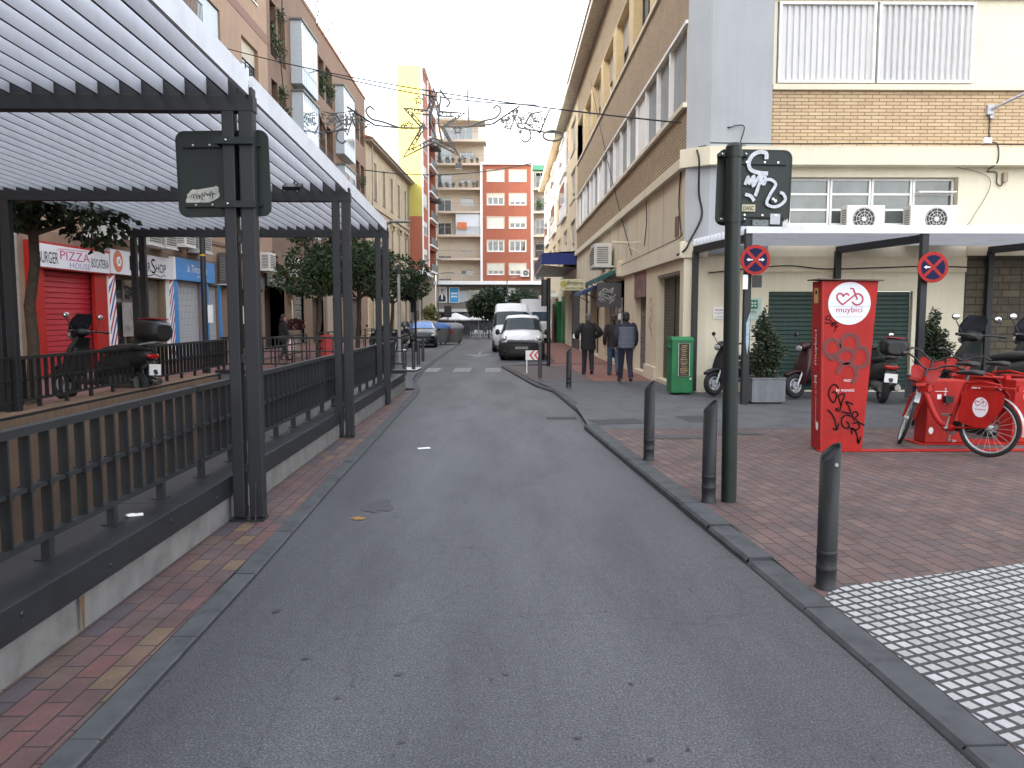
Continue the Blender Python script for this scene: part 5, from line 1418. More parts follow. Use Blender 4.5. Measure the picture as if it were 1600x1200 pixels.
# balcony plants
def balcony_plant(x, y, z, r, h, label, group, sd, n=260, size=.12, leaf=None, pot=True):
    t = thing('potted_plant', (x, y, z), label, 'plant', group)
    if pot:
        mb = MB(); mb.lathe([(.09, 0), (.13, .22), (.14, .22), (.12, .2), (0, .2)], (x, y, z), n=10); mb.build('pot', mat('terracotta', (.26, .10, .06), .8), t)
    mb = MB(); rn = random.Random(sd)
    leaves(mb, [(x+rn.uniform(-r, r)*.4, y+rn.uniform(-r, r)*.4, z+.2+rn.uniform(.1, 1)*h, r*.6, r*.6, h*.35) for _ in range(5)], n, size, fill=.8, rnd=rn)
    mb.build('foliage', leaf or LEAFY, t, recalc=False)
GB = 'plants on the left balconies'
LB = 'trailing plants in a recessed balcony of the brown building'
for i, (y, z, l) in enumerate(((42.2, 15.2, 'tall climbing plants in the top recessed balcony nearest the peach building'), (43.6, 11.2, 'climbing plants on the middle recessed balcony beside the peach building'),
                               (53.2, 15.9, 'bushy plants on the recessed balcony right of the first white enclosed balcony'), (55.4, 15.9, 'bushy green plants on the recessed balcony before the second white enclosed balcony'), (67.0, 11.9, 'green plants on the balcony at the end of the brown building'))):
    balcony_plant(-12.05, y, z, .55, 1.25, l, GB, 50+i, 420, .16, leafmat('balcony_leaf', (.05, .075, .03)), pot=False)
mb = MB(); mb.tube(smooth_path([(-11.75, 42.8, 20), (-11.7, 43.0, 18), (-11.8, 42.8, 15.5), (-11.7, 42.95, 13), (-11.8, 42.9, 10.5)], 5), .035, 6)
tc = thing('climbing_plant', (-11.8, 42.3, 8), 'bare climber stem with leaves hanging down the brown facade', 'plant')
mb.build('stem', BARK, tc)
mb = MB(); leaves(mb, [(-11.75, 42.85, z, .22, .28, .6) for z in (18.8, 17.4, 15.6, 13.4, 11.2)], 520, .13, fill=.9); mb.build('foliage', MATS['balcony_leaf'], tc, recalc=False)
GE = 'pots on the far cream balconies'
random.seed(5)
for j, z in ((3, zl[4]), (4, zl[5])):
    for k in range(7):
        x = -8.4+k*.85+random.uniform(-.2, .2)
        balcony_plant(x, 104.25, z+.03, .28, .55, f'small pot plants in a row on the {"fourth" if j == 3 else "fifth"} floor balcony of the far block', f'pots on the {"fourth" if j == 3 else "fifth"} floor balcony', 80+j*10+k, 90, .16)
balcony_plant(4.6, 103.9, zl[3]+.02, .7, 1.3, 'leafy plant on the right-hand balcony of the far block', None, 99, 300, .2)
for k in range(3): balcony_plant(-12.25, 53+k*3.6, 20.36, .5, 1.2, 'bare scrubby plants on the tiled roof edge of the brown building', 'scrub on the brown roof edge', 120+k, 60, .16, leafmat('dry_leaf', (.12, .08, .06)), pot=False)

# ================================================================ AIR CONDITIONERS
ACW = mat('ac_casing', (.62, .61, .57), .5, var=.08)
def ac_unit(F, u0, z0, w, h, d, label, group=None, fan=True, fancx=.62, m=None, d0=.06):
    t = thing('air_conditioner', F(u0+w/2, z0, d0), label, 'air conditioner', group)
    mb = MB(); F.box(mb, u0, u0+w, z0, z0+h, d0, d0+d); mb.build('casing', m or ACW, t, bevel=.012)
    G_ = F.fn(u0, z0, d0+d); cx, cy, r = w*fancx, h/2, h*.41
    if fan:
        mb = MB(); mb.prism(arc(cx, cy, r, 0, 350, 30), .001, .006, G_); mb.build('fan_opening', BLACK, t)
        mb = MB()
        for q in (.95, .7, .45): mb.ribbon(arc(cx, cy, r*q, 0, 352, 30), .008, lambda a, b, dd: G_(a, b, .012), closed=True)
        for k in range(10): a = k*pi/5; mb.ribbon([(cx+.1*r*math.cos(a), cy+.1*r*math.sin(a)), (cx+r*math.cos(a+.3), cy+r*math.sin(a+.3))], .008, lambda p, q, dd: G_(p, q, .0125))
        mb.prism(arc(cx, cy, r*.2, 0, 345, 14), .008, .016, G_); mb.build('fan_guard', ACW, t)
    else:
        mb = MB()
        for k in range(8): mb.prism([(w*.08, h*(.1+.1*k)), (w*.92, h*(.1+.1*k)), (w*.92, h*(.16+.1*k)), (w*.08, h*(.16+.1*k))], .001, .008, G_)
        mb.build('grille', mat('ac_grille', (.10, .10, .10), .6), t)
    # side grille
    mb = MB()
    for k in range(9):
        z = z0+h*(.12+k*.085); mb.quad(F(u0-.002, z, d0+d*.2), F(u0-.002, z, d0+d*.85), F(u0-.002, z+h*.05, d0+d*.85), F(u0-.002, z+h*.05, d0+d*.2))
    mb.build('side_grille', mat('ac_dark_grille', (.16, .155, .145), .6), t)
    mb = MB(); F.box(mb, u0-.03, u0+w+.03, z0-.05, z0-.005, 0, d0+d+.03); mb.build('bracket', ACW, t)
    return t
GA = 'air conditioners above the left shops'
for (u, z, w, h, d, fan, l) in ((22.6, 3.95, .95, .85, .6, False, 'boxy window air conditioner above the pizza sign'), (24.0, 4.05, 1.0, .80, .4, True, 'white air conditioner with round fan above the striped barber panel'),
                           (25.5, 4.0, 1.0, .75, .55, False, 'boxy air conditioner above the middle of the barber sign'), (26.9, 4.0, .9, .8, .5, False, 'boxy air conditioner above the right end of the barber sign'),
                           (28.7, 4.2, .9, .8, .45, False, 'beige air conditioner above the left part of the blue sign'), (30.0, 4.1, 1.1, .85, .5, False, 'larger air conditioner above the middle of the blue sign'),
                           (33.1, 3.0, .9, 1.3, .35, False, 'tall dark air conditioner right of the blue sign'), (38.7, 3.9, 1.0, .85, .5, False, 'pale air conditioner left of the arched shop sign'), (43.4, 3.85, 1.0, .95, .5, False, 'air conditioner right of the arched shop sign'), (35.6, 4.5, 1.0, .7, .4, True, 'small air conditioner on the peach wall above the dark doorway')):
    ac_unit(FL, u, z, w, h, d, l, GA, fan, m=mat('ac_beige', (.44, .42, .38), .6, var=.15) if 'boxy' in l or 'larger' in l else (mat('ac_dark', (.09, .085, .075), .6) if 'dark air' in l else None))
ac_unit(FL, 43.7, 11.3, .85, .8, .35, 'white air conditioner high on the brown facade beside the climber', None, True, .5)
ac_unit(FF, FX(7.19), 3.42, .80, .57, .32, 'white air conditioner with dark fan on the right pergola roof, left one', 'air conditioners at the front strip window', True, .45, d0=.05)
ac_unit(FF, FX(8.53), 3.42, 1.0, .57, .32, 'white air conditioner with spoked fan guard on the right pergola roof, right one', 'air conditioners at the front strip window', True, .55, d0=.05)
ac_unit(FS, 10.7, 3.42, 1.05, .78, .62, 'white air conditioner on the cream street wall above the teal awning', None, False, d0=.1)
ac_unit(FS, 13.2, 3.5, .9, .75, .45, 'grey air conditioner behind the white one on the street wall', None, True)
ac_unit(FE, XE(813), 6.75, 1.1, .9, .35, 'white air conditioner under a window of the far red block', None, True)
ac_unit(Face((-9.05, 102.4), (1, 0), (0, -1)), 1.9+1.0, zl[4]+2.1, .8, .7, .3, 'dark box air conditioner high on the far cream balcony wall', None, False, m=MATS['ac_grille'])

# ================================================================ CABLES, WALL FIXTURES, LIGHT DECORATION
def cable(pts, r, label, name='cable', n=8, m=None):
    mb = MB(); mb.tube(smooth_path(pts, n), r, 5)
    return tag(mb.build(name, m or BLACK), label, 'cable')
def sag(a, b, s, k=9): return [(a[0]+(b[0]-a[0])*i/k, a[1]+(b[1]-a[1])*i/k, a[2]+(b[2]-a[2])*i/k-s*4*(i/k)*(1-i/k)) for i in range(k+1)]
cable(sag((-11.95, 32.2, 12.5), (4.75, 16.78, 5.62), .35), .018, 'thin black cable hung across the street from the peach building to the grey pilaster')
cable([(4.75, 16.76, 5.62), (4.9, 16.74, 5.66), (5.05, 16.74, 5.62), (4.98, 16.75, 5.3), (5.1, 16.75, 5.25)], .012, 'black cable end coiled on the grey pilaster')
cable([(4.28, 16.80, 5.25), (4.1, 16.85, 5.2), (4.08, 16.6, 4.9), (4.15, 16.85, 4.3), (4.22, 16.84, 3.8), (4.0, 16.90, 3.3), (3.9, 16.92, 3.1), (3.78, 17.2, 3.0)], .022, 'thick black cable bundle running down the grey building corner')
cable([(3.87, 17.3, 5.1), (3.87, 17.5, 4.2), (3.87, 17.3, 3.6), (3.85, 17.2, 3.4), (3.82, 18.5, 3.35), (3.80, 22, 3.32), (3.82, 27, 3.3)], .016, 'black cable running along the cream ledge of the street wall')
cable([(3.88, 21.6, 4.8), (3.88, 21.5, 4.2), (3.88, 21.8, 3.6)], .012, 'short dark cable hanging on the cream panels')
cable(sag((3.9, 36, 12.2), (3.86, 23.8, 3.5), .3), .015, 'thin slanting cable from the eaves down to the ledge')
cable([(4.3, 16.6, 5.27), (6, 16.6, 5.25), (8, 16.6, 5.26), (11, 16.6, 5.25)], .014, 'black cable lying along the front cornice')
cable([(4.4, 16.84, 2.6), (6, 16.85, 2.75), (7, 16.83, 2.68), (9, 16.85, 2.74), (10, 16.84, 2.72)], .014, 'dark cable looping under the right pergola roof')
cable([(9.2, 16.86, 4.9), (10.35, 16.85, 4.6), (10.05, 16.85, 3.8), (9.9, 16.85, 3.6)], .006, 'thin drop wire on the cream wall at the right')
cable(sag((-11.9, 49, 16.6), (3.85, 51, 15.0), .6), .04, 'support cable of the star decoration')
wl = thing('wall_lamp', (10.3, 16.8, 6.0), 'grey tube lamp arm fixed on the yellow brick front', 'lamp')
mb = MB(); mb.bx(10.22, 10.36, 16.82, 16.9, 5.92, 6.12); mb.bx(10.28, 10.36, 16.82, 16.9, 5.84, 5.90); mb.build('bracket', ALU, wl)
mb = MB(); mb.tube([(10.29, 16.85, 6.02), (11.2, 15.6, 6.5), (12.2, 14.4, 6.8)], .032); mb.build('arm', ALU, wl)
mb = MB(); mb.box((10.12, 16.62, 5.33), (.16, .08, .12)); jb = tag(mb.build('junction_box', WHITE, bevel=.01), 'small white junction box on the front cornice', 'box')
mb = MB(); mb.tube(smooth_path([(10.28, 16.84, 5.9), (10.3, 16.84, 5.4), (10.33, 16.6, 5.25), (10.35, 16.6, 4.9), (10.3, 16.86, 4.75), (10.5, 16.86, 4.72), (10.52, 16.86, 4.5), (10.62, 16.86, 4.45), (10.66, 16.86, 4.6)], 6), .013, 6); tag(mb.build('cable', BLACK), 'cable running down from the lamp arm to the cream wall', 'cable')
mb = MB(); mb.box((10.68, 16.85, 4.62), (.10, .08, .2)); tag(mb.build('junction_box', mat('tan_box', (.35, .28, .2), .6), bevel=.01), 'small tan junction box under the front cornice', 'box')
# bunting bracket lamp on the street wall
wl2 = thing('wall_lamp', (3.8, 22, 3.5), 'pale bracket lamp on the cream street wall above the ledge', 'lamp')
mb = MB(); mb.tube([(3.88, 22.3, 3.45), (3.3, 22.3, 3.72), (3.88, 22.3, 3.75)], .02); mb.bx(3.05, 3.5, 22.22, 22.38, 3.72, 3.77); mb.build('bracket', CREAM2, wl2)
mb = MB(); mb.box((3.8, 25.8, 3.2), (.2, .4, .5)); tag(mb.build('junction_box', CREAM, bevel=.02), 'cream junction box above the graffitied pillar', 'box')
tag(band(None, FS, 'vent_grille', mat('rusty_grille', (.16, .11, .07), .8, var=.4, scale=20), .55, .9, 3.45, 3.9, .001, .02), 'small rusty vent grille near the building corner', 'vent')

# star decoration
WIRE = mat('decoration_tube', (.11, .105, .10), .6, var=.1)
NET = mat('decoration_lamps', (.16, .155, .15), .6, var=.1)
sdn = thing('light_decoration', (-4.1, 50, 14), 'large unlit star light decoration with comets strung across the street', 'decoration')
FDc = Face((-4.25, 50), (1, 0), (0, -1)); q = 50/1220
def dpt(px, py):
    v = (600-py)/1220; th = math.atan(108/1220)
    return ((px-787)*q+4.25, 1.7+50*(v*math.cos(th)-math.sin(th))/(math.cos(th)+v*math.sin(th)))
def dline(mb, pts, r=.07, closed=False, sm=0):
    pp = [dpt(*p) for p in pts]
    if sm: pp = smooth_path(pp, sm)
    mb.tube([FDc(a, b, 0) for a, b in pp], r, 5, closed=closed)
def star(cx, cy, ro, ri, rot=90):
    return [(cx+(ro if k % 2 == 0 else ri)*math.cos(R(rot+36*k)), cy-(ro if k % 2 == 0 else ri)*math.sin(R(rot+36*k))) for k in range(10)]
mb = MB()
S = [(681, 138), (690, 175), (728, 177), (696, 200), (718, 243), (681, 222), (634, 246), (662, 200), (635, 169), (671, 173)]
cx, cy = 682, 198
dline(mb, S, .09, True); dline(mb, [((a-cx)*.72+cx, (b-cy)*.72+cy) for a, b in S], .08, True); random.seed(4)
for k in range(10):
    a, b = S[k], S[(k+1) % 10]
    for j in range(9):
        t = (j+random.random())/9; w = random.uniform(.74, .98); p = (a[0]+(b[0]-a[0])*t, a[1]+(b[1]-a[1])*t); p = ((p[0]-cx)*w+cx, (p[1]-cy)*w+cy); u, v = dpt(*p); mb.ball(FDc(u, v, .02), .07, 6, 1)
mb.build('large_star', [WIRE, NET], sdn)
for (x, y, r_) in ((643, 196, 7), (658, 157, 7), (717, 203, 7), (634, 198, 4)):
    mb = MB(); dline(mb, star(x, y, r_, r_*.45), .055, True); mb.build('small_star', WIRE, sdn)
for sgn in (1, -1):
    MX = lambda p: p if sgn == 1 else (2*683-p[0]-5, p[1]+2)
    mb = MB()
    dline(mb, [MX(p) for p in [(690, 198), (730, 198), (770, 194)]], .06, sm=6); dline(mb, [MX(p) for p in [(733, 198), (757, 189), (775, 184), (783, 172), (777, 165), (771, 170)]], .065, sm=6); mb.build('comet_tail', WIRE, sdn)
    for poly in ([(770, 194), (812, 165), (797, 202)], [(800, 172), (830, 176), (812, 210)], [(828, 178), (857, 171), (842, 208), (820, 192)]):
        mb = MB(); dline(mb, [MX(p) for p in poly], .075, True)
        pts = [MX(p) for p in poly]; gx, gy = sum(p[0] for p in pts)/len(pts), sum(p[1] for p in pts)/len(pts)
        for _ in range(46):
            a = random.choice(pts); b = pts[(pts.index(a)+1) % len(pts)]; t = random.random(); w = random.uniform(.05, .9)
            u, v = dpt(gx+((a[0]+(b[0]-a[0])*t)-gx)*w, gy+((a[1]+(b[1]-a[1])*t)-gy)*w); mb.ball(FDc(u, v, .0), .075, 4, 1)
        mb.build('comet_panel', [WIRE, NET], sdn)
    mb = MB(); dline(mb, [MX(p) for p in [(818, 198), (827, 205), (828, 216), (820, 222), (814, 218)]], .06, sm=6); dline(mb, [MX(p) for p in [(812, 200), (848, 206), (878, 208)]], .06, sm=4); mb.build('curl', WIRE, sdn)
    mb = MB(); dline(mb, [MX((862+15*math.cos(a), 212+8*math.sin(a))) for a in [i*.35 for i in range(18)]], .07, True); mb.build('oval_end', WIRE, sdn)
mb = MB(); dline(mb, [(731, 128), (733, 160), (734, 198)], .045, sm=3); mb.build('hanging_wire', WIRE, sdn)
mb = MB(); dline(mb, [(690, 140), (697, 150), (705, 160), (700, 168)], .065, sm=5); dline(mb, [(686, 145), (676, 185), (684, 215)], .065, sm=5); dline(mb, [(692, 150), (688, 190), (694, 225)], .065, sm=5); mb.build('inner_ribbon', WIRE, sdn)
cable(sag((-11.9, 68, 14), (3.8, 70, 15.3), .8), .045, 'faint cable across the far part of the street')
# antennas
for (x, y, z, h, l) in ((-10.5, 93, 31, 2.2, 'slanting antenna on top of the yellow walled building'), (3.9, 62, 13.8, 3.0, 'thin antenna mast on the eaves of the right buildings')):
    t = thing('antenna', (x, y, z), l, 'antenna'); mb = MB(); mb.tube([(x, y, z), (x-.35, y, z+h)], .03, 5); mb.tube([(x-.7, y, z+h*.9), (x+.1, y, z+h*.95)], .02, 5); mb.build('mast', ALU, t)
# ================================================================ BIKE SHARE STATION
tt = thing('info_totem', (4.09, 9.4, .062), 'tall red tapered bike-share totem with white round logo and black graffiti', 'totem')
z0, z1, ya, yb = .075, 2.10, 9.25, 9.53
A = [(3.80, ya, z0), (4.31, ya, z0), (4.31, yb, z0), (3.80, yb, z0), (3.755, ya, z1), (4.43, ya, z1), (4.43, yb, z1), (3.755, yb, z1)]
mb = MB(); mb.add(A, [(3, 2, 1, 0), (4, 5, 6, 7), (0, 1, 5, 4), (1, 2, 6, 5), (2, 3, 7, 6), (3, 0, 4, 7)]); mb.build('body', RED, tt, bevel=.008)
mb = MB(); mb.box((4.09, 9.39, z1+.012), (.76, .38, .014), ry=.02); mb.build('cap', mat('rusty_plate', (.10, .06, .05), .7, var=.5, scale=12), tt)
mb = MB(); mb.ribbon([(3.795, z0), (3.75, z1)], .012, lambda u, v, d: (u+.028, ya-.002, v)); mb.build('edge_groove', mat('dark_red', (.35, .02, .02), .5, var=0), tt)
TF = lambda u, v, d=0: (4.09+u, ya-.002-d, 1.835+v)     # front, around the logo centre
def bike_logo(F, s, t, par, m=CRIMSON, w=.036):
    """heart and bicycle mark, s = radius of the disc"""
    q = lambda pts: [((x-615)/308*s, (410-y)/308*s) for x, y in pts]
    mb = MB(); f = lambda a, b, d: F(a, b, t)
    mb.ribbon(smooth_path(q([(603, 297), (575, 268), (540, 280), (520, 312)]), 5), w*s*2, f); mb.ribbon(smooth_path(q([(520, 312), (500, 276), (462, 264), (428, 295), (436, 345), (470, 392), (517, 428)]), 5), w*s*2, lambda a, b, d: F(a, b, t+.0005))
    mb.ribbon(q([(515, 428), (700, 278)]), w*s*2, lambda a, b, d: F(a, b, t+.001)); mb.ribbon(q([(612, 192), (662, 197), (726, 356)]), w*s*2, lambda a, b, d: F(a, b, t+.0015))
    c = q([(727, 350)])[0]; mb.ribbon(arc(c[0], c[1], 80/308*s, 205, 480, 22), w*s*2, lambda a, b, d: F(a, b, t+.002))
    return mb.build('bicycle_mark', m, par)
mb = MB(); mb.prism(arc(0, 0, .252, 0, 355, 64), 0, .004, TF); disc = mb.build('logo_disc', mat('logo_white', (.68, .70, .76), .4, var=.03), tt)
bike_logo(TF, .25, .006, disc)
text('muybici', TF(-.155, -.125, 0), (1, 0, 0), (0, 0, 1), .31, .085, CRIMSON, disc, n_off=.006)
text('sistema de préstamo de bicicletas', TF(-.155, -.165, 0), (1, 0, 0), (0, 0, 1), .31, .013, CRIMSON, disc, n_off=.006)
mb = MB(); mb.ribbon([(-.25, -.035), (.25, -.035)], .003, lambda a, b, d: TF(a, b, .0065)); mb.build('panel_seam', mat('seam_grey', (.3, .3, .32), .6, var=0), disc)
def sm(pts, n=5): return smooth_path(pts, n)
# graffiti: px of the photo zoom mapped to metres
g1 = lambda pts: [((x-615)/308*.25, (410-y)/308*.25) for x, y in pts]
g2 = lambda pts: [((x-487)/7.5/131.9+.0, -(560+y/7.5-474)/131.9) for x, y in pts]
mb = MB(); F = lambda a, b, d: TF(a, b, .0075)
for pts in ([(300, 600), (275, 625), (300, 650), (345, 630), (330, 590), (290, 595)], [(262, 690), (380, 700), (465, 680)], [(330, 650), (380, 690), (360, 740), (420, 660)], [(380, 745), (430, 700), (420, 760), (470, 725)], [(440, 740), (410, 830)]): mb.ribbon(sm(g1(pts)), .009, F)
mb.build('small_graffiti', TXTBLACK, tt); mb = MB()
for pts in ([(395, 350), (350, 305), (300, 340), (280, 420), (310, 490), (350, 520), (375, 430), (340, 390), (325, 410)], [(390, 450), (400, 440), (450, 415), (470, 440), (440, 520), (415, 620), (370, 600), (400, 590)], [(395, 450), (425, 530), (440, 560)], [(575, 545), (490, 510), (520, 560), (545, 620), (540, 650), (440, 630)],
            [(270, 605), (320, 650), (365, 730), (390, 850)], [(345, 830), (390, 845), (415, 770)], [(570, 690), (500, 670), (445, 720), (460, 800), (520, 830), (535, 780), (500, 750)], [(600, 740), (570, 660), (610, 630), (640, 670), (610, 700), (640, 750), (720, 790)], [(580, 770), (640, 765), (660, 820), (620, 850), (570, 830), (575, 900)], [(540, 820), (620, 870), (660, 1010)], [(640, 960), (660, 1010), (680, 930)]):
    mb.ribbon(sm(g2(pts)), .017, F)
mb.build('black_graffiti', TXTBLACK, tt)
mb = MB(); F = lambda a, b, d: TF(a, b, .0055)
blur = mat('smoky_spray', (.13, .035, .035), .7, var=.3, scale=30)
g3 = lambda pts: [((x-615)/308*.25, (410-y)/308*.25) for x, y in pts]
for c, r_, a0, a1 in (((385, 1060), (115, 125), 0, 340), ((640, 1000), (130, 140), -50, 240), ((800, 1195), (125, 150), -120, 130), ((590, 1180), (115, 110), 0, 360), ((620, 1440), (140, 150), -60, 190), ((390, 1190), (40, 40), 0, 360)):
    mb.ribbon([(1.0*(c[0]+r_[0]*math.cos(R(a))-615)/308*.25, (410-c[1]+r_[1]*math.sin(R(a)))/308*.25) for a in range(a0, a1, 12)], .030, F)
    F = (lambda k: (lambda a, b, d: TF(a, b, k)))(.0055+.0003*(c[0] % 7))
mb.build('smoky_graffiti', blur, tt)
mb = MB(); kk = 0
for c, r_, a0, a1 in (((385, 1060), (115, 125), 0, 340), ((640, 1000), (130, 140), -50, 240), ((800, 1195), (125, 150), -120, 130), ((590, 1180), (115, 110), 0, 360), ((620, 1440), (140, 150), -60, 190)):
    kk += 1
    mb.ribbon([((c[0]+r_[0]*math.cos(R(a))-615)/308*.25, (410-c[1]+r_[1]*math.sin(R(a)))/308*.25) for a in range(a0, a1, 12)], .058, (lambda k: (lambda a, b, d: TF(a, b, .0030+.0003*k)))(kk))
mb.build('spray_haze', mat('spray_haze', (.24, .022, .020), .6, var=.3, scale=30), tt)
text('PAGO', TF(-.03, -.93, 0), (1, 0, 0), (0, 0, 1), .09, .03, TXTWHITE, tt, n_off=.004); text('by monetic', TF(-.12, -1.06, 0), (1, 0, 0), (0, 0, 1), .22, .05, TXTWHITE, tt, n_off=.004)
mb = MB()
for k in range(9): mb.ribbon([(-.25, -1.38-k*.022), (.18, -1.38-k*.022)], .004, lambda a, b, d: TF(a, b, .003))
mb.build('vent_slots', MATS['dark_red'], tt)
sx = lambda z: 3.755+(3.80-3.755)*(2.1-z)/2.03
def side_fn(a, b, d=0): return (sx(b)-.003-d, 9.40-a, b)
text('muybici', side_fn(.05, 1.10), (-.0222, 0, 1), (0, 1, 0), .42, .085, TXTWHITE, tt, n_off=.002); text('Ayuntamiento de Murcia', side_fn(.05, .38), (-.0222, 0, 1), (0, 1, 0), .6, .045, TXTWHITE, tt, n_off=.002); text('M', side_fn(.05, .88), (-.0222, 0, 1), (0, 1, 0), .09, .08, TXTWHITE, tt, n_off=.002)
mb = MB(); mb.prism([(-.06, 1.84), (.06, 1.84), (.06, 2.02), (-.06, 2.02)], 0, .002, side_fn); mb.prism(arc(0, 1.97, .025, 0, 340, 10), .002, .004, side_fn, 1); mb.build('yellow_sticker', [mat('sticker_yellow', (.5, .34, .12), .6), TXTBLACK], tt)
mb = MB(); mb.prism([(.07+.035*math.cos(a), .36+.055*math.sin(a)) for a in [i*.4 for i in range(16)]], 0, .002, side_fn); mb.build('oval_sticker', WHITE, tt)

bp = thing('station_base', (5.5, 9.42, .062), 'flat red steel base plate of the bike station on the pavement', 'base plate')
mb = MB(); mb.bx(3.78, 9, 9.22, 9.34, .064, .078); mb.bx(5.25, 9, 9.70, 10.1, .064, .077); mb.build('plate', RED, bp, bevel=.004)
def dock(x, label):
    t = thing('bike_dock', (x, 9.9, .078), label, 'bike dock', 'red docking posts of the bike station')
    a, b, h = .26, .235, .80
    V = [(x-a, 9.75, .08), (x+a, 9.75, .08), (x+a, 10.03, .08), (x-a, 10.03, .08), (x-b, 9.75, .08+h), (x+b, 9.75, .08+h), (x+b, 10.03, .08+h), (x-b, 10.03, .08+h)]
    mb = MB(); mb.add(V, [(3, 2, 1, 0), (4, 5, 6, 7), (0, 1, 5, 4), (1, 2, 6, 5), (2, 3, 7, 6), (3, 0, 4, 7)]); mb.build('body', RED, t, bevel=.015)
    f = lambda p, q, d=0: (x+p, 9.747-d, .08+q)
    mb = MB(); mb.ribbon([(.02, .02), (.01, .78)], .008, lambda p, q, d: f(p, q, .001)); mb.build('groove', MATS['dark_red'], t)
    mb = MB(); mb.prism([(-.13, .56), (-.08, .56), (-.08, .62), (-.13, .62)], 0, .002, f); mb.build('white_sticker', TXTWHITE, t); mb = MB(); mb.ribbon([(-.16, .66), (-.0, .66)], .006, lambda p, q, d: f(p, q, .002)); mb.build('white_line', TXTWHITE, t); mb = MB(); mb.prism([(-.19+.03*math.cos(k*.5), .16+.045*math.sin(k*.5)) for k in range(12)], 0, .002, f); mb.build('oval_sticker', TXTWHITE, t)
    text('muybici', f(-.01, .50), (0, 0, 1), (-1, 0, 0), .2, .035, TXTWHITE, t, n_off=.003)
    mb = MB(); mb.bx(x-.05, x+.05, 9.69, 9.747, .6, .68); mb.build('lock_mouth', BLACK, t)
dock(5.60, 'red docking post beside the nearest red bike'); dock(6.70, 'red docking post at the right edge of the picture')

# ---------------- bikes
def wheel(par, c, r, w, name='wheel', spokes=22, axis='X', rim_m=ALU, rot=None, disc=False, tyre_r=None):
    """tyre with rim and spokes as sub-parts, axle along X, in local space of the thing"""
    tr = tyre_r or w/2
    mb = MB(); mb.lathe([(r-tr+tr*math.cos(a), tr*1.0*math.sin(a)) for a in [i*pi/5 for i in range(10)]], (0, 0, 0), 'X', 36, closed=True)
    t = mb.build(name, RUBBER, par, world=False); t.location = c
    mb = MB(); mb.lathe([(r-2*tr, -tr*.7), (r-2*tr-.018, -tr*.5), (r-2*tr-.018, tr*.5), (r-2*tr, tr*.7)], (0, 0, 0), 'X', 32, closed=True); mb.build('rim', rim_m, t, world=False)
    mb = MB(); mb.cyl((-.05 if not disc else -w*.4, 0, 0), (.05 if not disc else w*.4, 0, 0), .028 if not disc else r*.32, n=12)
    for k in range(spokes):
        a = 2*pi*k/spokes; ex = .035*(1 if k % 2 else -1)
        p = (ex if not disc else 0, .02*math.cos(a+.6), .02*math.sin(a+.6)); q_ = (0, (r-2*tr-.01)*math.cos(a), (r-2*tr-.01)*math.sin(a))
        mb.tube([p, q_], .0022 if not disc else .022, 4, cap=False)
    mb.build('spokes' if not disc else 'hub', ALU, t, world=False)
    if rot: t.rotation_euler = rot
    return t
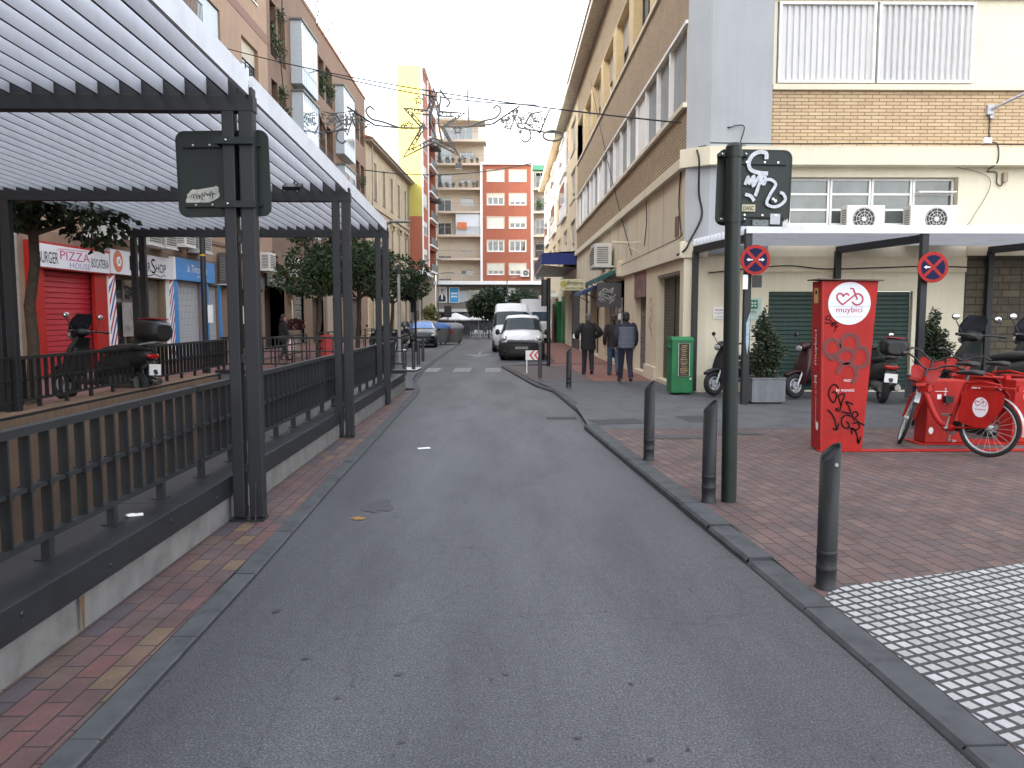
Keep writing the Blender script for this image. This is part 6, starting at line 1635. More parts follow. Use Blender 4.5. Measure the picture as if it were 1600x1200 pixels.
def make_bike(label):
    t = thing('bicycle', (0, 0, 0), label, 'bicycle', 'red bikes at the docking station')
    B = lambda n, mb, m, p=t, **k: mb.build(n, m, p, world=False, **k)
    rw, fw = (0, 0, .345), (0, 1.02, .345)
    wheel(t, rw, .345, .044); ST = [wheel(t, fw, .345, .044)]
    mb = MB()
    head_t, head_b = Vector((0, .80, .88)), Vector((0, .86, .70))
    mb.tube([head_b, head_t], .026, 12)
    mb.tube(smooth_path([(0, .84, .76), (0, .76, .64), (0, .68, .48), (0, .58, .34), (0, .46, .285)], 5), .032, 12)
    mb.tube([(0, .46, .285), (0, .30, .83)], .022, 12)
    for s in (-1, 1):
        mb.tube([(s*.02, .46, .285), (s*.06, 0, .345)], .012, 8); mb.tube([(s*.02, .33, .72), (s*.06, 0, .345)], .010, 8)
    mb.tube([(0, .40, .285), (0, .52, .285)], .04, 12)
    B('frame', mb, RED)
    mb = MB(); mb.tube([head_b, (0, .885, .66)], .02, 8)
    for s in (-1, 1): mb.tube(smooth_path([(s*.02, .885, .66), (s*.06, .91, .60), (s*.06, 1.02, .345)], 4), .014, 8)
    ST.append(B('fork', mb, RED))
    for c in (rw, fw):
        mb = MB()
        a0, a1 = (60, 190) if c is rw else (20, 150)
        r0 = .375; L = []
        for i in range(15):
            a = R(a0+(a1-a0)*i/14); L.append((c[1]+r0*math.cos(a), c[2]+r0*math.sin(a)))
        for (p, q_) in zip(L, L[1:]): mb.quad((-.03, p[0], p[1]), (.03, p[0], p[1]), (.03, q_[0], q_[1]), (-.03, q_[0], q_[1]))
        mg = B('mudguard', mb, mat('silver_mudguard', (.35, .35, .36), .4, metal=.3))
    ST.append(mg)
    # skirt guards with the white oval mark
    for s in (-1, 1):
        P_ = [(-.12, .78), (.20, .78), (.30, .70), (.33, .42), (.28, .36), (.10, .33), (-.02, .36), (-.16, .58), (-.17, .72)]
        f = lambda a, b, d=0, s=s: (s*(.055+d), a, b)
        mb = MB(); mb.prism(P_, 0, .012, f); g = B('skirt_guard', mb, RED)
        mb = MB(); mb.prism([(.08+.088*math.cos(a), .57+.115*math.sin(a)) for a in [i*pi/16 for i in range(32)]], .012, .014, f); o = B('oval_badge', mb, mat('logo_white', (.68, .7, .76), .4), g)
        bike_local(o, lambda a, b, d, f=f, s=s: f(.08+s*a, .59+b, .0145+d))
    mb = MB(); mb.tube([(0, .30, .83), (0, .275, .93)], .014, 8); B('seat_post', mb, CHROME)
    mb = MB(); mb.loft([(0, .10, .955, .02, .02), (0, .13, .96, .085, .032), (0, .20, .965, .095, .035), (0, .29, .96, .06, .03), (0, .38, .955, .028, .024), (0, .42, .95, .012, .015)], n=12); B('saddle', mb, BLACK)
    mb = MB(); mb.tube(smooth_path([(-.34, .60, 1.06), (-.28, .70, 1.09), (-.16, .80, 1.06), (-.05, .82, .99), (.05, .82, .99), (.16, .80, 1.06), (.28, .70, 1.09), (.34, .60, 1.06)], 4), .012, 8); mb.tube([(0, .80, .88), (0, .82, .99)], .016, 8); ST.append(B('handlebar', mb, BLACK))
    for s in (-1, 1):
        mb = MB(); mb.tube([(s*.30, .66, 1.075), (s*.345, .59, 1.055)], .017, 8); ST.append(B('grip', mb, BLACK))
        mb = MB(); mb.tube(smooth_path([(s*.2, .80, 1.04), (s*.12, .93, .98), (s*.02, .9, .8)], 4), .004, 5); ST.append(B('brake_cable', mb, BLACK))
    mb = MB()
    f = lambda a, b, d=0: (a, .90+d+b*.1, .92+b)
    mb.prism([(-.14, -.08), (.14, -.08), (.17, .05), (.14, .09), (.06, .08), (0, .03), (-.06, .08), (-.14, .09), (-.17, .05)], 0, .02, f); mb.bx(-.15, .15, .9, 1.08, .815, .835); ST.append(B('front_rack', mb, RED))
    mb = MB(); mb.bx(-.24, -.03, .76, .80, .765, .80); mb.bx(-.03, .05, .73, .80, .70, .78); B('lock_bar', mb, RED)
    mb = MB(); mb.bx(-.09, .09, -.28, .18, .80, .815); mb.tube([(-.03, .3, .84), (.05, .12, .86), (.0, -.1, .83)], .016, 8); B('rear_rack', mb, RED)
    mb = MB(); mb.bx(-.05, .05, -.31, -.285, .78, .84); B('rear_lamp', mb, mat('red_lens', (.4, .01, .01), .2))
    mb = MB(); mb.lathe([(.02, -.004), (.085, -.004), (.085, .004), (.02, .004)], (.065, .46, .285), 'X', 24); mb.tube([(.06, .46, .285), (.09, .50, .12)], .011, 8); mb.tube([(-.06, .46, .285), (-.09, .42, .45)], .011, 8); mb.tube([(-.09, .46, .285), (.09, .46, .285)], .014, 8); B('crank', mb, ALU)
    for s, y, z in ((1, .50, .12), (-1, .42, .45)): mb = MB(); mb.bx(s*.09, s*.18, y-.045, y+.045, z-.012, z+.012); B('pedal', mb, CHROME)
    mb = MB(); mb.bx(.05, .075, .02, .46, .25, .37); B('chain_guard', mb, BLACK)
    piv = Vector((0, .83, .8)); M_ = Matrix.Translation(piv) @ Matrix.Rotation(R(-56), 4, Vector((0, -.3, .95)).normalized()) @ Matrix.Translation(-piv)
    for o in ST: o.matrix_basis = M_ @ o.matrix_basis
    return t
def bike_local(par, F):
    q = lambda pts: [((x-615)/308*.085, (410-y)/308*.085) for x, y in pts]
    mb = MB()
    for i, pts in enumerate(([(603, 297), (575, 268), (540, 280), (520, 312)], [(520, 312), (500, 276), (462, 264), (428, 295), (436, 345), (470, 392), (517, 428)], [(515, 428), (700, 278)], [(612, 192), (662, 197), (726, 356)])):
        mb.ribbon(smooth_path(q(pts), 3), .007, lambda a, b, d, i=i: F(a*1.25, b*1.25, .0002*i))
    c = q([(727, 350)])[0]; mb.ribbon([(x*1.25, y*1.25) for x, y in arc(c[0], c[1], 80/308*.085, 205, 480, 14)], .007, lambda a, b, d: F(a, b, .001))
    for k in range(7): mb.ribbon([(-.055+k*.017, -.045), (-.045+k*.017, -.045)], .014, lambda a, b, d: F(a, b, .0012))
    mb.build('bicycle_mark', CRIMSON, par, world=False)
bk = make_bike('nearest red share bike leaning at the dock with its rear wheel toward the street')
bk.location = (5.58, 8.86, .063); bk.rotation_euler = (0, R(3), R(31))
c = copy_tree(bk); c.location = (6.42, 10.28, .079); c.rotation_euler = (0, R(-2), R(24)); c['label'] = 'red share bike behind the nearest bike, on the far side of the dock'
c = copy_tree(bk); c.location = (7.08, 10.65, .063); c.rotation_euler = (0, R(-2), R(30)); c['label'] = 'red share bike cut off at the right edge behind the second dock'

# ================================================================ SCOOTERS
def make_scooter(label, body, seat=(.02, .02, .022), shield_in=(.03, .03, .032), box=None, screen=False, rear_lamp=True, big=1., group='scooters parked on the right'):
    """faces +Y, origin on the ground midway"""
    t = thing('motor_scooter', (0, 0, 0), label, 'scooter', group)
    BM = mat('scooter_%.2f_%.2f_%.2f' % body, body, .45, coat=.12, var=.15, scale=2, spec=.35); SI = mat('scooter_in_%.2f' % shield_in[0], shield_in, .5, var=.2); SM = mat('scooter_seat', seat, .6, var=.2)
    B = lambda n, mb, m, p=t, **k: mb.build(n, m, p, world=False, **k)
    wheel(t, (0, .66, .25), .25, .11, spokes=5, disc=True, rim_m=ALU); wheel(t, (0, -.62, .25), .25, .12, spokes=5, disc=True, rim_m=ALU)
    mb = MB(); mb.loft([(0, -.98, .74, .05, .04), (0, -.9, .70, .13, .10), (0, -.65, .62, .17, .17), (0, -.35, .56, .18, .18), (0, -.12, .52, .16, .17), (0, .0, .42, .12, .12)], n=16); B('rear_body', mb, BM)
    mb = MB(); mb.loft([(0, -.2, .33, .16, .06), (0, .1, .30, .17, .05), (0, .36, .32, .17, .06)], n=12); B('floorboard', mb, SI)
    mb = MB()
    rings = [(0, .52, .28, .12, .05), (0, .50, .40, .19, .07), (0, .46, .60, .22, .07), (0, .40, .80, .19, .06), (0, .34, .96, .12, .06)]
    mb.loft(rings, n=14, ax='Z'); B('front_shield', mb, BM)
    mb = MB(); mb.loft([(0, .455, .33, .11, .05), (0, .425, .45, .16, .055), (0, .385, .62, .18, .05), (0, .335, .80, .15, .05)], n=12, ax='Z'); B('leg_shield_inside', mb, SI)
    mb = MB(); mb.loft([(0, .36, .48, .05, .03), (0, .52, .53, .085, .03), (0, .72, .53, .085, .03), (0, .88, .46, .05, .03)], n=10); B('front_mudguard', mb, BM)
    mb = MB()
    for s in (-1, 1): mb.tube([(s*.075, .48, .60), (s*.075, .66, .25)], .022, 8)
    B('fork', mb, ALU)
    mb = MB(); mb.loft([(0, -.92, .80, .09, .03), (0, -.75, .82, .15, .06), (0, -.45, .80, .17, .07), (0, -.2, .77, .15, .06), (0, -.03, .75, .08, .04)], n=14); B('seat', mb, SM)
    mb = MB(); mb.loft([(0, .50, 1.0, .07, .05), (0, .42, 1.03, .13, .08), (0, .32, 1.03, .11, .06), (0, .25, 1.02, .04, .03)], n=12); B('handlebar_cover', mb, BM)
    mb = MB(); mb.tube(smooth_path([(-.36, .22, 1.04), (-.2, .32, 1.05), (0, .34, 1.04), (.2, .32, 1.05), (.36, .22, 1.04)], 4), .014, 8); B('handlebar', mb, BLACK)
    mb = MB(); mb.ball((0, .535, .98), (.085, .03, .06), 12); B('headlight', mb, glass('headlight_glass', (.35, .36, .38), .1))
    for s in (-1, 1):
        mb = MB(); mb.tube([(s*.22, .30, 1.06), (s*.30, .33, 1.22)], .007, 6); mb.ball((s*.31, .33, 1.27), (.06, .015, .045), 12); m = B('mirror', mb, BLACK)
        mb = MB(); mb.ball((s*.31, .318, 1.27), (.052, .008, .038), 12); B('mirror_glass', mb, mat('mirror_face', (.75, .77, .8), .08, metal=.9, var=0), m)
        mb = MB(); mb.tube([(s*.31, .24, 1.04), (s*.37, .21, 1.04)], .019, 8); B('grip', mb, BLACK)
    mb = MB(); mb.loft([(.15, -.95, .33, .05, .05), (.15, -.85, .33, .075, .07), (.14, -.45, .30, .07, .06), (.12, -.3, .28, .03, .03)], n=12); B('exhaust', mb, CHROME)
    mb = MB(); mb.loft([(0, -.75, .30, .13, .10), (0, -.45, .32, .15, .13), (0, -.2, .34, .12, .10)], n=12); B('engine', mb, mat('engine_grey', (.10, .10, .10), .5, var=.3))
    mb = MB(); mb.ball((0, -.955, .70), (.13, .03, .045), 12); B('tail_light', mb, MATS['red_lens'])
    mb = MB(); mb.bx(-.11, .11, -1.0, -.985, .42, .58); B('number_plate', mb, WHITE)
    mb = MB(); mb.loft([(0, -1.02, .45, .03, .02), (0, -.92, .62, .09, .02)], n=8); B('plate_holder', mb, BLACK)
    if box:
        mb = MB(); mb.loft([(0, -1.16, 1.05, .15, .10), (0, -1.1, 1.06, .20, .15), (0, -.82, 1.07, .21, .17), (0, -.74, 1.06, .15, .12)], n=16, e=3.5); b = B('top_box', mb, BLACK)
        mb = MB(); mb.bx(-.14, .14, -1.1, -.8, 1.225, 1.24); B('box_lid_trim', mb, mat('box_trim', box, .4), b)
        mb = MB(); mb.tube([(-.1, -.7, .84), (-.1, -1.05, .90), (.1, -1.05, .90), (.1, -.7, .84)], .012, 6); B('luggage_rack', mb, ALU)
    if screen:
        mb = MB(); S_ = [(0, .50, 1.02, .16), (0, .46, 1.15, .20), (0, .40, 1.24, .18), (0, .37, 1.31, .12)]
        V = [];
        for (x, y, z, w) in S_:
            for k in range(7): a = -1+k/3; V.append((w*a, y-.06*a*a, z))
        mb.add(V, [(i*7+k, i*7+k+1, i*7+k+8, i*7+k+7) for i in range(3) for k in range(6)], 0, True); B('windscreen', mb, mat('smoked_screen', (.03, .03, .04), .1, var=.2))
    t.scale = (big,)*3
    return t
def place(t, x, y, z, rz, lean=4): t.location = (x, y, z); t.rotation_euler = (0, R(lean), R(rz)); return t
place(make_scooter('black scooter with reddish tail half hidden behind the green pole', (.015, .016, .02)), 4.85, 16.05, .062, 118)
place(make_scooter('dark scooter with deep red panels partly hidden by the totem, front wheel toward the left', (.030, .007, .009), shield_in=(.02, .02, .022)), 6.35, 15.5, .062, 112)
place(make_scooter('dark grey scooter seen from behind with a black top box with red lid', (.035, .04, .038), box=(.35, .02, .04)), 7.12, 14.95, .062, -10)
place(make_scooter('large dark scooter with smoked windscreen right of the docked bike', (.022, .026, .024), screen=True, big=1.25), 7.80, 12.5, .062, 8)
place(make_scooter('black scooter cut by the right edge of the picture', (.018, .018, .02), screen=True, big=1.25), 8.62, 12.3, .062, 10)
GL_ = 'scooters parked on the left'
place(make_scooter('dark maxi scooter with round top box in front of the barber shop', (.012, .013, .014), box=(.015, .015, .016), screen=True, big=1.24, group=GL_), -7.45, 14.4, .10, 72)
place(make_scooter('black and white scooter cut by the left edge behind the far railing', (.02, .02, .022), shield_in=(.5, .5, .5), big=1.05, group=GL_), -8.75, 12.55, .10, -75)
place(make_scooter('dark scooter with covered box beside the trunk of the farthest orange tree', (.012, .012, .014), box=(.03, .03, .03), group=GL_), -5.35, 33.5, 0, 170)
place(make_scooter('dark scooter parked between the pole and the farthest tree', (.016, .016, .018), group=GL_), -4.75, 35.8, -.05, 165)
place(make_scooter('dark motor scooter parked right in front of the black car', (.012, .012, .013), big=1.1, screen=True, group=GL_), -5.35, 42.6, -.08, 200)
# ================================================================ VEHICLES
class Hull:
    """car body lofted from cross sections; faces -Y (front at small y)"""
    def __init__(self, st): self.st = st      # [(y, [(x, z) ... half section from bottom centre to roof centre])]
    def pt(self, a, k, off=0, side=1):
        i = min(int(a), len(self.st)-2); t = a-i
        def on(i_):
            y, h = self.st[i_]; j = min(int(k), len(h)-2); u = k-j
            return Vector((h[j][0]+(h[j+1][0]-h[j][0])*u, y, h[j][1]+(h[j+1][1]-h[j][1])*u))
        p = on(i).lerp(on(i+1), t)
        return Vector((p.x*side, p.y, p.z))
    def body(self, mb):
        n = len(self.st[0][1]); V = []; row = 2*n-2
        for y, h in self.st:
            V += [(x, y, z) for x, z in h]+[(-x, y, z) for x, z in h[-2:0:-1]]
        F = []
        for i in range(len(self.st)-1):
            for j in range(row): F.append((i*row+j, i*row+(j+1) % row, (i+1)*row+(j+1) % row, (i+1)*row+j))
        F += [tuple(range(row)), tuple(range((len(self.st)-1)*row, len(self.st)*row))[::-1]]
        mb.add(V, F, 0, True)
    def patch(self, mb, a0, a1, k0, k1, off=.006, sides=(1, -1), n=8, mi=0, trap=0):
        """piece of skin, proud of the body"""
        for s in sides:
            V = []
            for i in range(n+1):
                for j in range(n+1):
                    kk = k0+(k1-k0)*j/n; f = j/n
                    aa0 = a0+trap*f; aa1 = a1-trap*f*.3
                    a = aa0+(aa1-aa0)*i/n; e = .01
                    p = self.pt(a, kk, 0, s); da = self.pt(min(a+e, len(self.st)-1.001), kk, 0, s)-self.pt(max(a-e, 0), kk, 0, s); dk = self.pt(a, kk+e if kk+e < len(self.st[0][1])-1 else kk, 0, s)-self.pt(a, max(kk-e, 0), 0, s)
                    nn = da.cross(dk)*s
                    if nn.length > 1e-9: nn.normalize()
                    if nn.dot(p-Vector((0, p.y+(.0 if 0 else 0), .75))) < 0 and abs(nn.y) < .8: nn = -nn
                    V.append(p-nn*0+nn*off)
            mb.add(V, [(i*(n+1)+j, (i+1)*(n+1)+j, (i+1)*(n+1)+j+1, i*(n+1)+j+1) for i in range(n) for j in range(n)], mi, True)
def van_sec(w, zb, zbelt, wr, zr):
    return [(0, zb), (w*.86, zb), (w*.97, zb+.10), (w, zb+.35), (w*.99, zbelt), (wr, zr-.09), (wr*.86, zr-.01), (0, zr+.02)]
def vehicle_wheel(t, x, y, r=.31, w=.2):
    s = 1 if x > 0 else -1
    mb = MB(); mb.lathe([(r*.62, -w/2), (r*.9, -w/2), (r, -w*.35), (r, w*.35), (r*.9, w/2), (r*.62, w/2)], (0, 0, 0), 'X', 28, closed=True); o = mb.build('wheel', RUBBER, t, world=False); o.location = (x, y, r)
    mb = MB(); mb.lathe([(.02, s*w*.42), (r*.25, s*w*.40), (r*.6, s*w*.46), (r*.64, s*w*.3)], (0, 0, 0), 'X', 20)
    for k in range(6): a = k*pi/3; mb.tube([(s*w*.44, 0, 0), (s*w*.44, r*.58*math.cos(a), r*.58*math.sin(a))], .025, 5)
    mb.build('rim', ALU, o, world=False)
VANW = mat('van_white', (.68, .69, .71), .3, var=.04, coat=.5)
HLG = glass('lamp_glass', (.42, .44, .46), .08)
def kangoo():
    t = thing('van', (.72, 31.5, gz(31.5)+.005), 'white compact van with black bumper facing the camera, front of the parked row', 'van', 'white vans parked on the right')
    B = lambda n, mb, m, p=t, **k: mb.build(n, m, p, world=False, **k)
    H = Hull([(0.02, van_sec(.62, .32, .62, .55, .78)), (.10, van_sec(.80, .24, .70, .72, .93)), (.35, van_sec(.88, .20, .80, .78, 1.04)), (.95, van_sec(.91, .2, .98, .80, 1.16)), (1.62, van_sec(.915, .2, 1.06, .68, 1.74)), (2.1, van_sec(.915, .2, 1.06, .70, 1.83)), (3.9, van_sec(.91, .2, 1.06, .69, 1.82)), (4.2, van_sec(.88, .28, 1.04, .66, 1.76))])
    mb = MB(); H.body(mb); B('body', mb, VANW)
    mb = MB(); H.patch(mb, 3.10, 3.93, 4.35, 7, .012, trap=0); B('windscreen', mb, VGLASS)
    mb = MB(); H.patch(mb, 3.5, 4.9, 4.12, 4.95, .008); B('side_window', mb, VGLASS)
    # black bumper with grille
    mb = MB(); XS = [-.935+.935*k/8 for k in range(17)]; ZS = [.15, .22, .32, .50, .64, .74]
    def bp_(x, z): return (x*(.93 if z < .2 else 1), -.17+.30*(abs(x)/.93)**3+(.05 if z < .2 else 0)+(.03 if z > .7 else 0), z-(.05*(abs(x)/.93)**2 if z > .7 else 0))
    V = [bp_(x, z) for x in XS for z in ZS]; n_ = len(ZS)
    mb.add(V, [(i*n_+j, (i+1)*n_+j, (i+1)*n_+j+1, i*n_+j+1) for i in range(16) for j in range(n_-1)], 0, True)
    for x in (XS[0], XS[-1]): mb.add([bp_(x, z) for z in ZS]+[(x, .50, z) for z in ZS], [(j, j+1, n_+j+1, n_+j) for j in range(n_-1)], 0, True)
    mb.add([bp_(x, ZS[-1]) for x in XS]+[(x, .30, .80) for x in XS], [(i, i+1, 18+i, 17+i) for i in range(16)], 0, True); B('bumper', mb, mat('bumper_black', (.012, .0125, .014), .65, var=.2), bevel=.02)
    mb = MB(); mb.prism([(-.48, .32), (.48, .32), (.44, .46), (-.44, .46)], -.185, -.172, lambda a, b, d: (a, d, b)); B('air_intake', mb, BLACK)
    mb = MB(); mb.prism([(-.26, .47), (.26, .47), (.26, .57), (-.26, .57)], -.19, -.172, lambda a, b, d: (a, d, b)); B('number_plate', mb, mat('plate_grey', (.24, .25, .23), .6))
    mb = MB(); mb.prism([(-.50, .76), (0, .72), (.50, .76), (.52, .83), (0, .80), (-.52, .83)], -.14, .3, lambda a, b, d: (a, d+.16*abs(a), b)); B('grille', mb, BLACK)
    mb = MB(); mb.ribbon([(-.54, .85), (0, .81), (.54, .85)], .02, lambda a, b, d: (a, -.145+.16*abs(a), b)); B('grille_trim', mb, CHROME)
    mb = MB()      # diamond badge
    mb.prism([(-.06, .80), (0, .71), (.06, .80), (0, .89)], -.175, -.10, lambda a, b, d: (a, d, b), 0); mb.prism([(-.024, .80), (0, .76), (.024, .80), (0, .84)], -.179, -.174, lambda a, b, d: (a, d, b), 1); B('badge', mb, [CHROME, BLACK])
    for s in (-1, 1):
        mb = MB(); mb.ball((s*.70, .20, .88), (.17, .15, .12), 16); B('headlight', mb, HLG)
        mb = MB(); mb.ball((s*.69, .07, .88), (.07, .05, .06), 10); B('lamp_reflector', mb, CHROME)
        mb = MB(); mb.ball((s*1.03, 1.35, 1.12), (.10, .07, .13), 12); mb.tube([(s*.88, 1.4, 1.05), (s*1.0, 1.36, 1.08)], .03, 6); B('mirror', mb, BLACK)
        mb = MB(); mb.ball((s*.66, -.05, .36), (.07, .07, .05), 10); B('fog_lamp', mb, BLACK)
        for y in (.82, 3.45):
            vehicle_wheel(t, s*.80, y)
            mb = MB(); mb.prism([(y+.40*math.cos(R(a)), .31+.40*math.sin(R(a))) for a in range(0, 181, 15)]+[(y-.40, .2), (y+.4, .2)], .70*s, .926*s, lambda a, b, d: (d, a, b)); B('wheel_arch', mb, BLACK)
    mb = MB(); mb.tube([(0, 1.75, 1.80), (0, 1.9, 2.02)], .008, 5); B('aerial', mb, BLACK)
    for s in (-1, 1): mb = MB(); mb.tube([(s*.15, .98, 1.16), (s*.15+.42, 1.12, 1.26)], .009, 5); B('wiper', mb, BLACK)
    text('RADIO TAXI SERVICIO', (.72-.38, 31.5+.44, gz(31.5)+1.055), (1, 0, 0), (0, .9, .18), .76, .075, mat('grey_letters', (.2, .2, .22), .6, var=0), t, n_off=.012)
    return t
kg = kangoo(); kg.rotation_euler = (0, 0, R(-2))
def big_van():
    t = thing('van', (.42, 39, gz(39)), 'tall white van with dark windscreen right behind the front van', 'van', 'white vans parked on the right')
    B = lambda n, mb, m, p=t, **k: mb.build(n, m, p, world=False, **k)
    H = Hull([(0.0, van_sec(.85, .35, .85, .75, 1.0)), (.25, van_sec(.97, .28, .95, .85, 1.12)), (.75, van_sec(1.0, .25, 1.15, .88, 1.30)), (1.45, van_sec(1.0, .25, 1.2, .86, 2.05)), (1.9, van_sec(1.0, .25, 1.2, .84, 2.46)), (5.6, van_sec(1.0, .25, 1.2, .84, 2.48))])
    mb = MB(); H.body(mb); B('body', mb, VANW)
    mb = MB(); H.patch(mb, 2.1, 2.97, 4.3, 7, .012); B('windscreen', mb, VGLASS)
    mb = MB(); H.patch(mb, 2.5, 3.95, 4.05, 4.6, .008); B('side_window', mb, VGLASS)
    mb = MB(); mb.prism([(-.95, .25), (.95, .25), (.95, .62), (-.95, .62)], -.06, .2, lambda a, b, d: (a, d+.2*(abs(a)/.95)**3, b)); B('bumper', mb, BLACK)
    mb = MB(); mb.bx(-.55, .55, -.02, .05, .68, .88); B('grille', mb, BLACK)
    for s in (-1, 1):
        mb = MB(); mb.ball((s*.78, .16, .86), (.14, .1, .13), 12); B('headlight', mb, HLG)
        mb = MB(); mb.bx(s*1.02, s*1.22, 1.2, 1.3, 1.15, 1.5); B('mirror', mb, BLACK)
        for y in (.95, 4.6): vehicle_wheel(t, s*.90, y, .34, .22)
    return t
bv = big_van()
tk = thing('truck', (2.1, 52, gz(52)), 'white box truck parked behind the vans by the right shops', 'truck')
mb = MB(); mb.bx(1.2, 3.3, 53.2, 58, gz(52)+.8, gz(52)+3.0); mb.build('box_body', VANW, tk, bevel=.03)
mb = MB(); mb.prism([(52, .4), (53.1, .4), (53.1, 2.2), (52.5, 2.2), (52, 1.35)], 1.3, 3.2, lambda a, b, d: (d, a, b+gz(52))); mb.build('cab', VANW, tk, bevel=.03)
mb = MB(); mb.quad((1.4, 52.02, gz(52)+1.38), (3.1, 52.02, gz(52)+1.38), (3.05, 52.46, gz(52)+2.15), (1.45, 52.46, gz(52)+2.15)); mb.build('windscreen', GLASSB, tk)
for x in (1.45, 3.05):
    for y in (52.9, 56.8): mb = MB(); mb.lathe([(.1, -.12), (.4, -.12), (.4, .12), (.1, .12)], (x, y, gz(52)+.4), 'X', 18, closed=True); mb.build('wheel', RUBBER, tk)

def car():
    t = thing('car', (-4.75, 45, gz(45)), 'black car with painted blue windscreen reflection parked on the left facing the camera', 'car')
    B = lambda n, mb, m, p=t, **k: mb.build(n, m, p, world=False, **k)
    CB = mat('car_black', (.008, .009, .012), .35, coat=.25, var=.1, spec=.3)
    H = Hull([(0., van_sec(.66, .3, .52, .55, .66)), (.15, van_sec(.80, .22, .62, .68, .82)), (.6, van_sec(.88, .2, .78, .72, .96)), (1.25, van_sec(.90, .2, .92, .74, 1.06)), (2.0, van_sec(.90, .2, .97, .60, 1.48)), (2.7, van_sec(.90, .2, .98, .60, 1.55)), (3.6, van_sec(.88, .22, .98, .56, 1.46)), (4.2, van_sec(.80, .3, .9, .55, .98))])
    mb = MB(); H.body(mb); B('body', mb, CB)
    mb = MB(); H.patch(mb, 3.08, 3.94, 4.3, 7, .012); B('windscreen', mb, glass('painted_blue_reflection', (.03, .13, .40)))  # blue reflection painted into the glass base colour
    mb = MB(); H.patch(mb, 3.5, 5.6, 4.1, 4.9, .008); B('side_window', mb, GLASS)
    mb = MB(); mb.prism([(-.4, .3), (.4, .3), (.45, .5), (-.45, .5)], -.03, .06, lambda a, b, d: (a, d, b)); B('air_intake', mb, BLACK)
    mb = MB(); mb.prism([(-.26, .40), (.26, .40), (.26, .51), (-.26, .51)], -.045, -.031, lambda a, b, d: (a, d, b)); B('number_plate', mb, mat('plate_grey', (.24, .25, .23), .6))
    for s in (-1, 1):
        mb = MB(); mb.ball((s*.66, .17, .70), (.17, .13, .07), 12); B('headlight', mb, HLG)
        mb = MB(); mb.ball((s*1.0, 1.6, 1.03), (.11, .06, .08), 10); B('mirror', mb, CB)
        for y in (.82, 3.35): vehicle_wheel(t, s*.80, y)
    return t
ca = car(); ca.rotation_euler = (0, 0, R(4))

# recycling containers
def container(x, y, label, lid, gr=True):
    t = thing('recycling_container', (x, y, gz(y)), label, 'container', 'containers at the far left kerb'); z = gz(y)
    mb = MB(); mb.loft([(x, y, z+.12, .72, .50), (x, y, z+.3, .76, .56), (x, y, z+1.05, .88, .66)], n=24, e=5, ax='Z'); mb.build('bin', mat('container_grey', (.13, .135, .13), .6, var=.15), t)
    mb = MB(); mb.loft([(x, y, z+1.05, .90, .68), (x, y, z+1.18, .88, .64), (x, y, z+1.36, .70, .42), (x, y, z+1.42, .4, .2)], n=24, e=4, ax='Z'); mb.build('lid', lid, t)
    if gr:
        mb = MB(); F = lambda a, b, d: (x+a, y-.665-d, z+.8+b)
        for pts in ([(.0, .15), (.2, -.15)], [(.0, -.12), (.22, .14)], [(-.1, .05), (.35, .02)]): mb.ribbon(pts, .05, F)
        mb.build('red_sticker', mat('sticker_red', (.45, .04, .04), .6), t)
    for dx in (-.6, .6):
        mb = MB(); mb.lathe([(.03, -.04), (.11, -.04), (.11, .04), (.03, .04)], (x+dx, y-.45, z+.11), 'X', 12, closed=True); mb.build('wheel', RUBBER, t)
container(-3.55, 52, 'grey recycling container with grey lid and red sticker, right one', mat('lid_grey', (.16, .17, .18), .5))
container(-4.38, 51.0, 'recycling container with blue lid beside the black car', mat('lid_blue', (.02, .10, .30), .5), False)

# cafe
CHW = mat('white_plastic', (.62, .62, .62), .5, var=.05)
def chair_proto():
    t = thing('chair', (0, 0, 0), 'white plastic cafe chair on the far terrace', 'chair', 'white cafe chairs')
    B = lambda n, mb, m=CHW: mb.build(n, m, t, world=False)
    mb = MB(); mb.bx(-.24, .24, -.24, .24, .42, .46); B('seat', mb)
    mb = MB(); mb.prism([(-.25, .47), (.25, .47), (.23, .88), (-.23, .88)], -.26, -.23, lambda a, b, d: (a, d-(b-.47)*.2, b)); B('backrest', mb)
    for s in (-1, 1):
        mb = MB(); mb.tube([(s*.25, -.25, .66), (s*.27, .0, .66), (s*.26, .22, .62), (s*.25, .24, .44)], .025, 6); B('armrest', mb)
        for y in (-.22, .22): mb = MB(); mb.tube([(s*.21, y, .42), (s*.25, y*1.15, 0)], .022, 6); B('leg', mb)
    return t
ch = chair_proto(); random.seed(9)
first = True
for i, (x, y, rz) in enumerate([(-6.4, 92, 40), (-5.9, 92.6, 200), (-5.5, 91.8, 100), (-6.2, 93.4, 160), (-3.6, 92, 60), (-3.2, 92.8, 200), (-2.5, 92, 280), (-1.9, 92.4, 30), (-1.3, 92, 120), (-.7, 92.6, 250), (-.2, 92, 90), (-2.9, 93.6, 150)]):
    c = ch if i == 0 else copy_tree(ch); c.location = (x, y, gz(y)); c.rotation_euler = (0, 0, R(rz))
    c['label'] = 'white plastic cafe chair left of the dark planter gap, behind the containers' if x < -5 else 'white plastic cafe chair in the right-hand cluster near the vans'
    c['group'] = 'white chairs of the left terrace table' if x < -5 else 'white chairs of the right terrace tables'
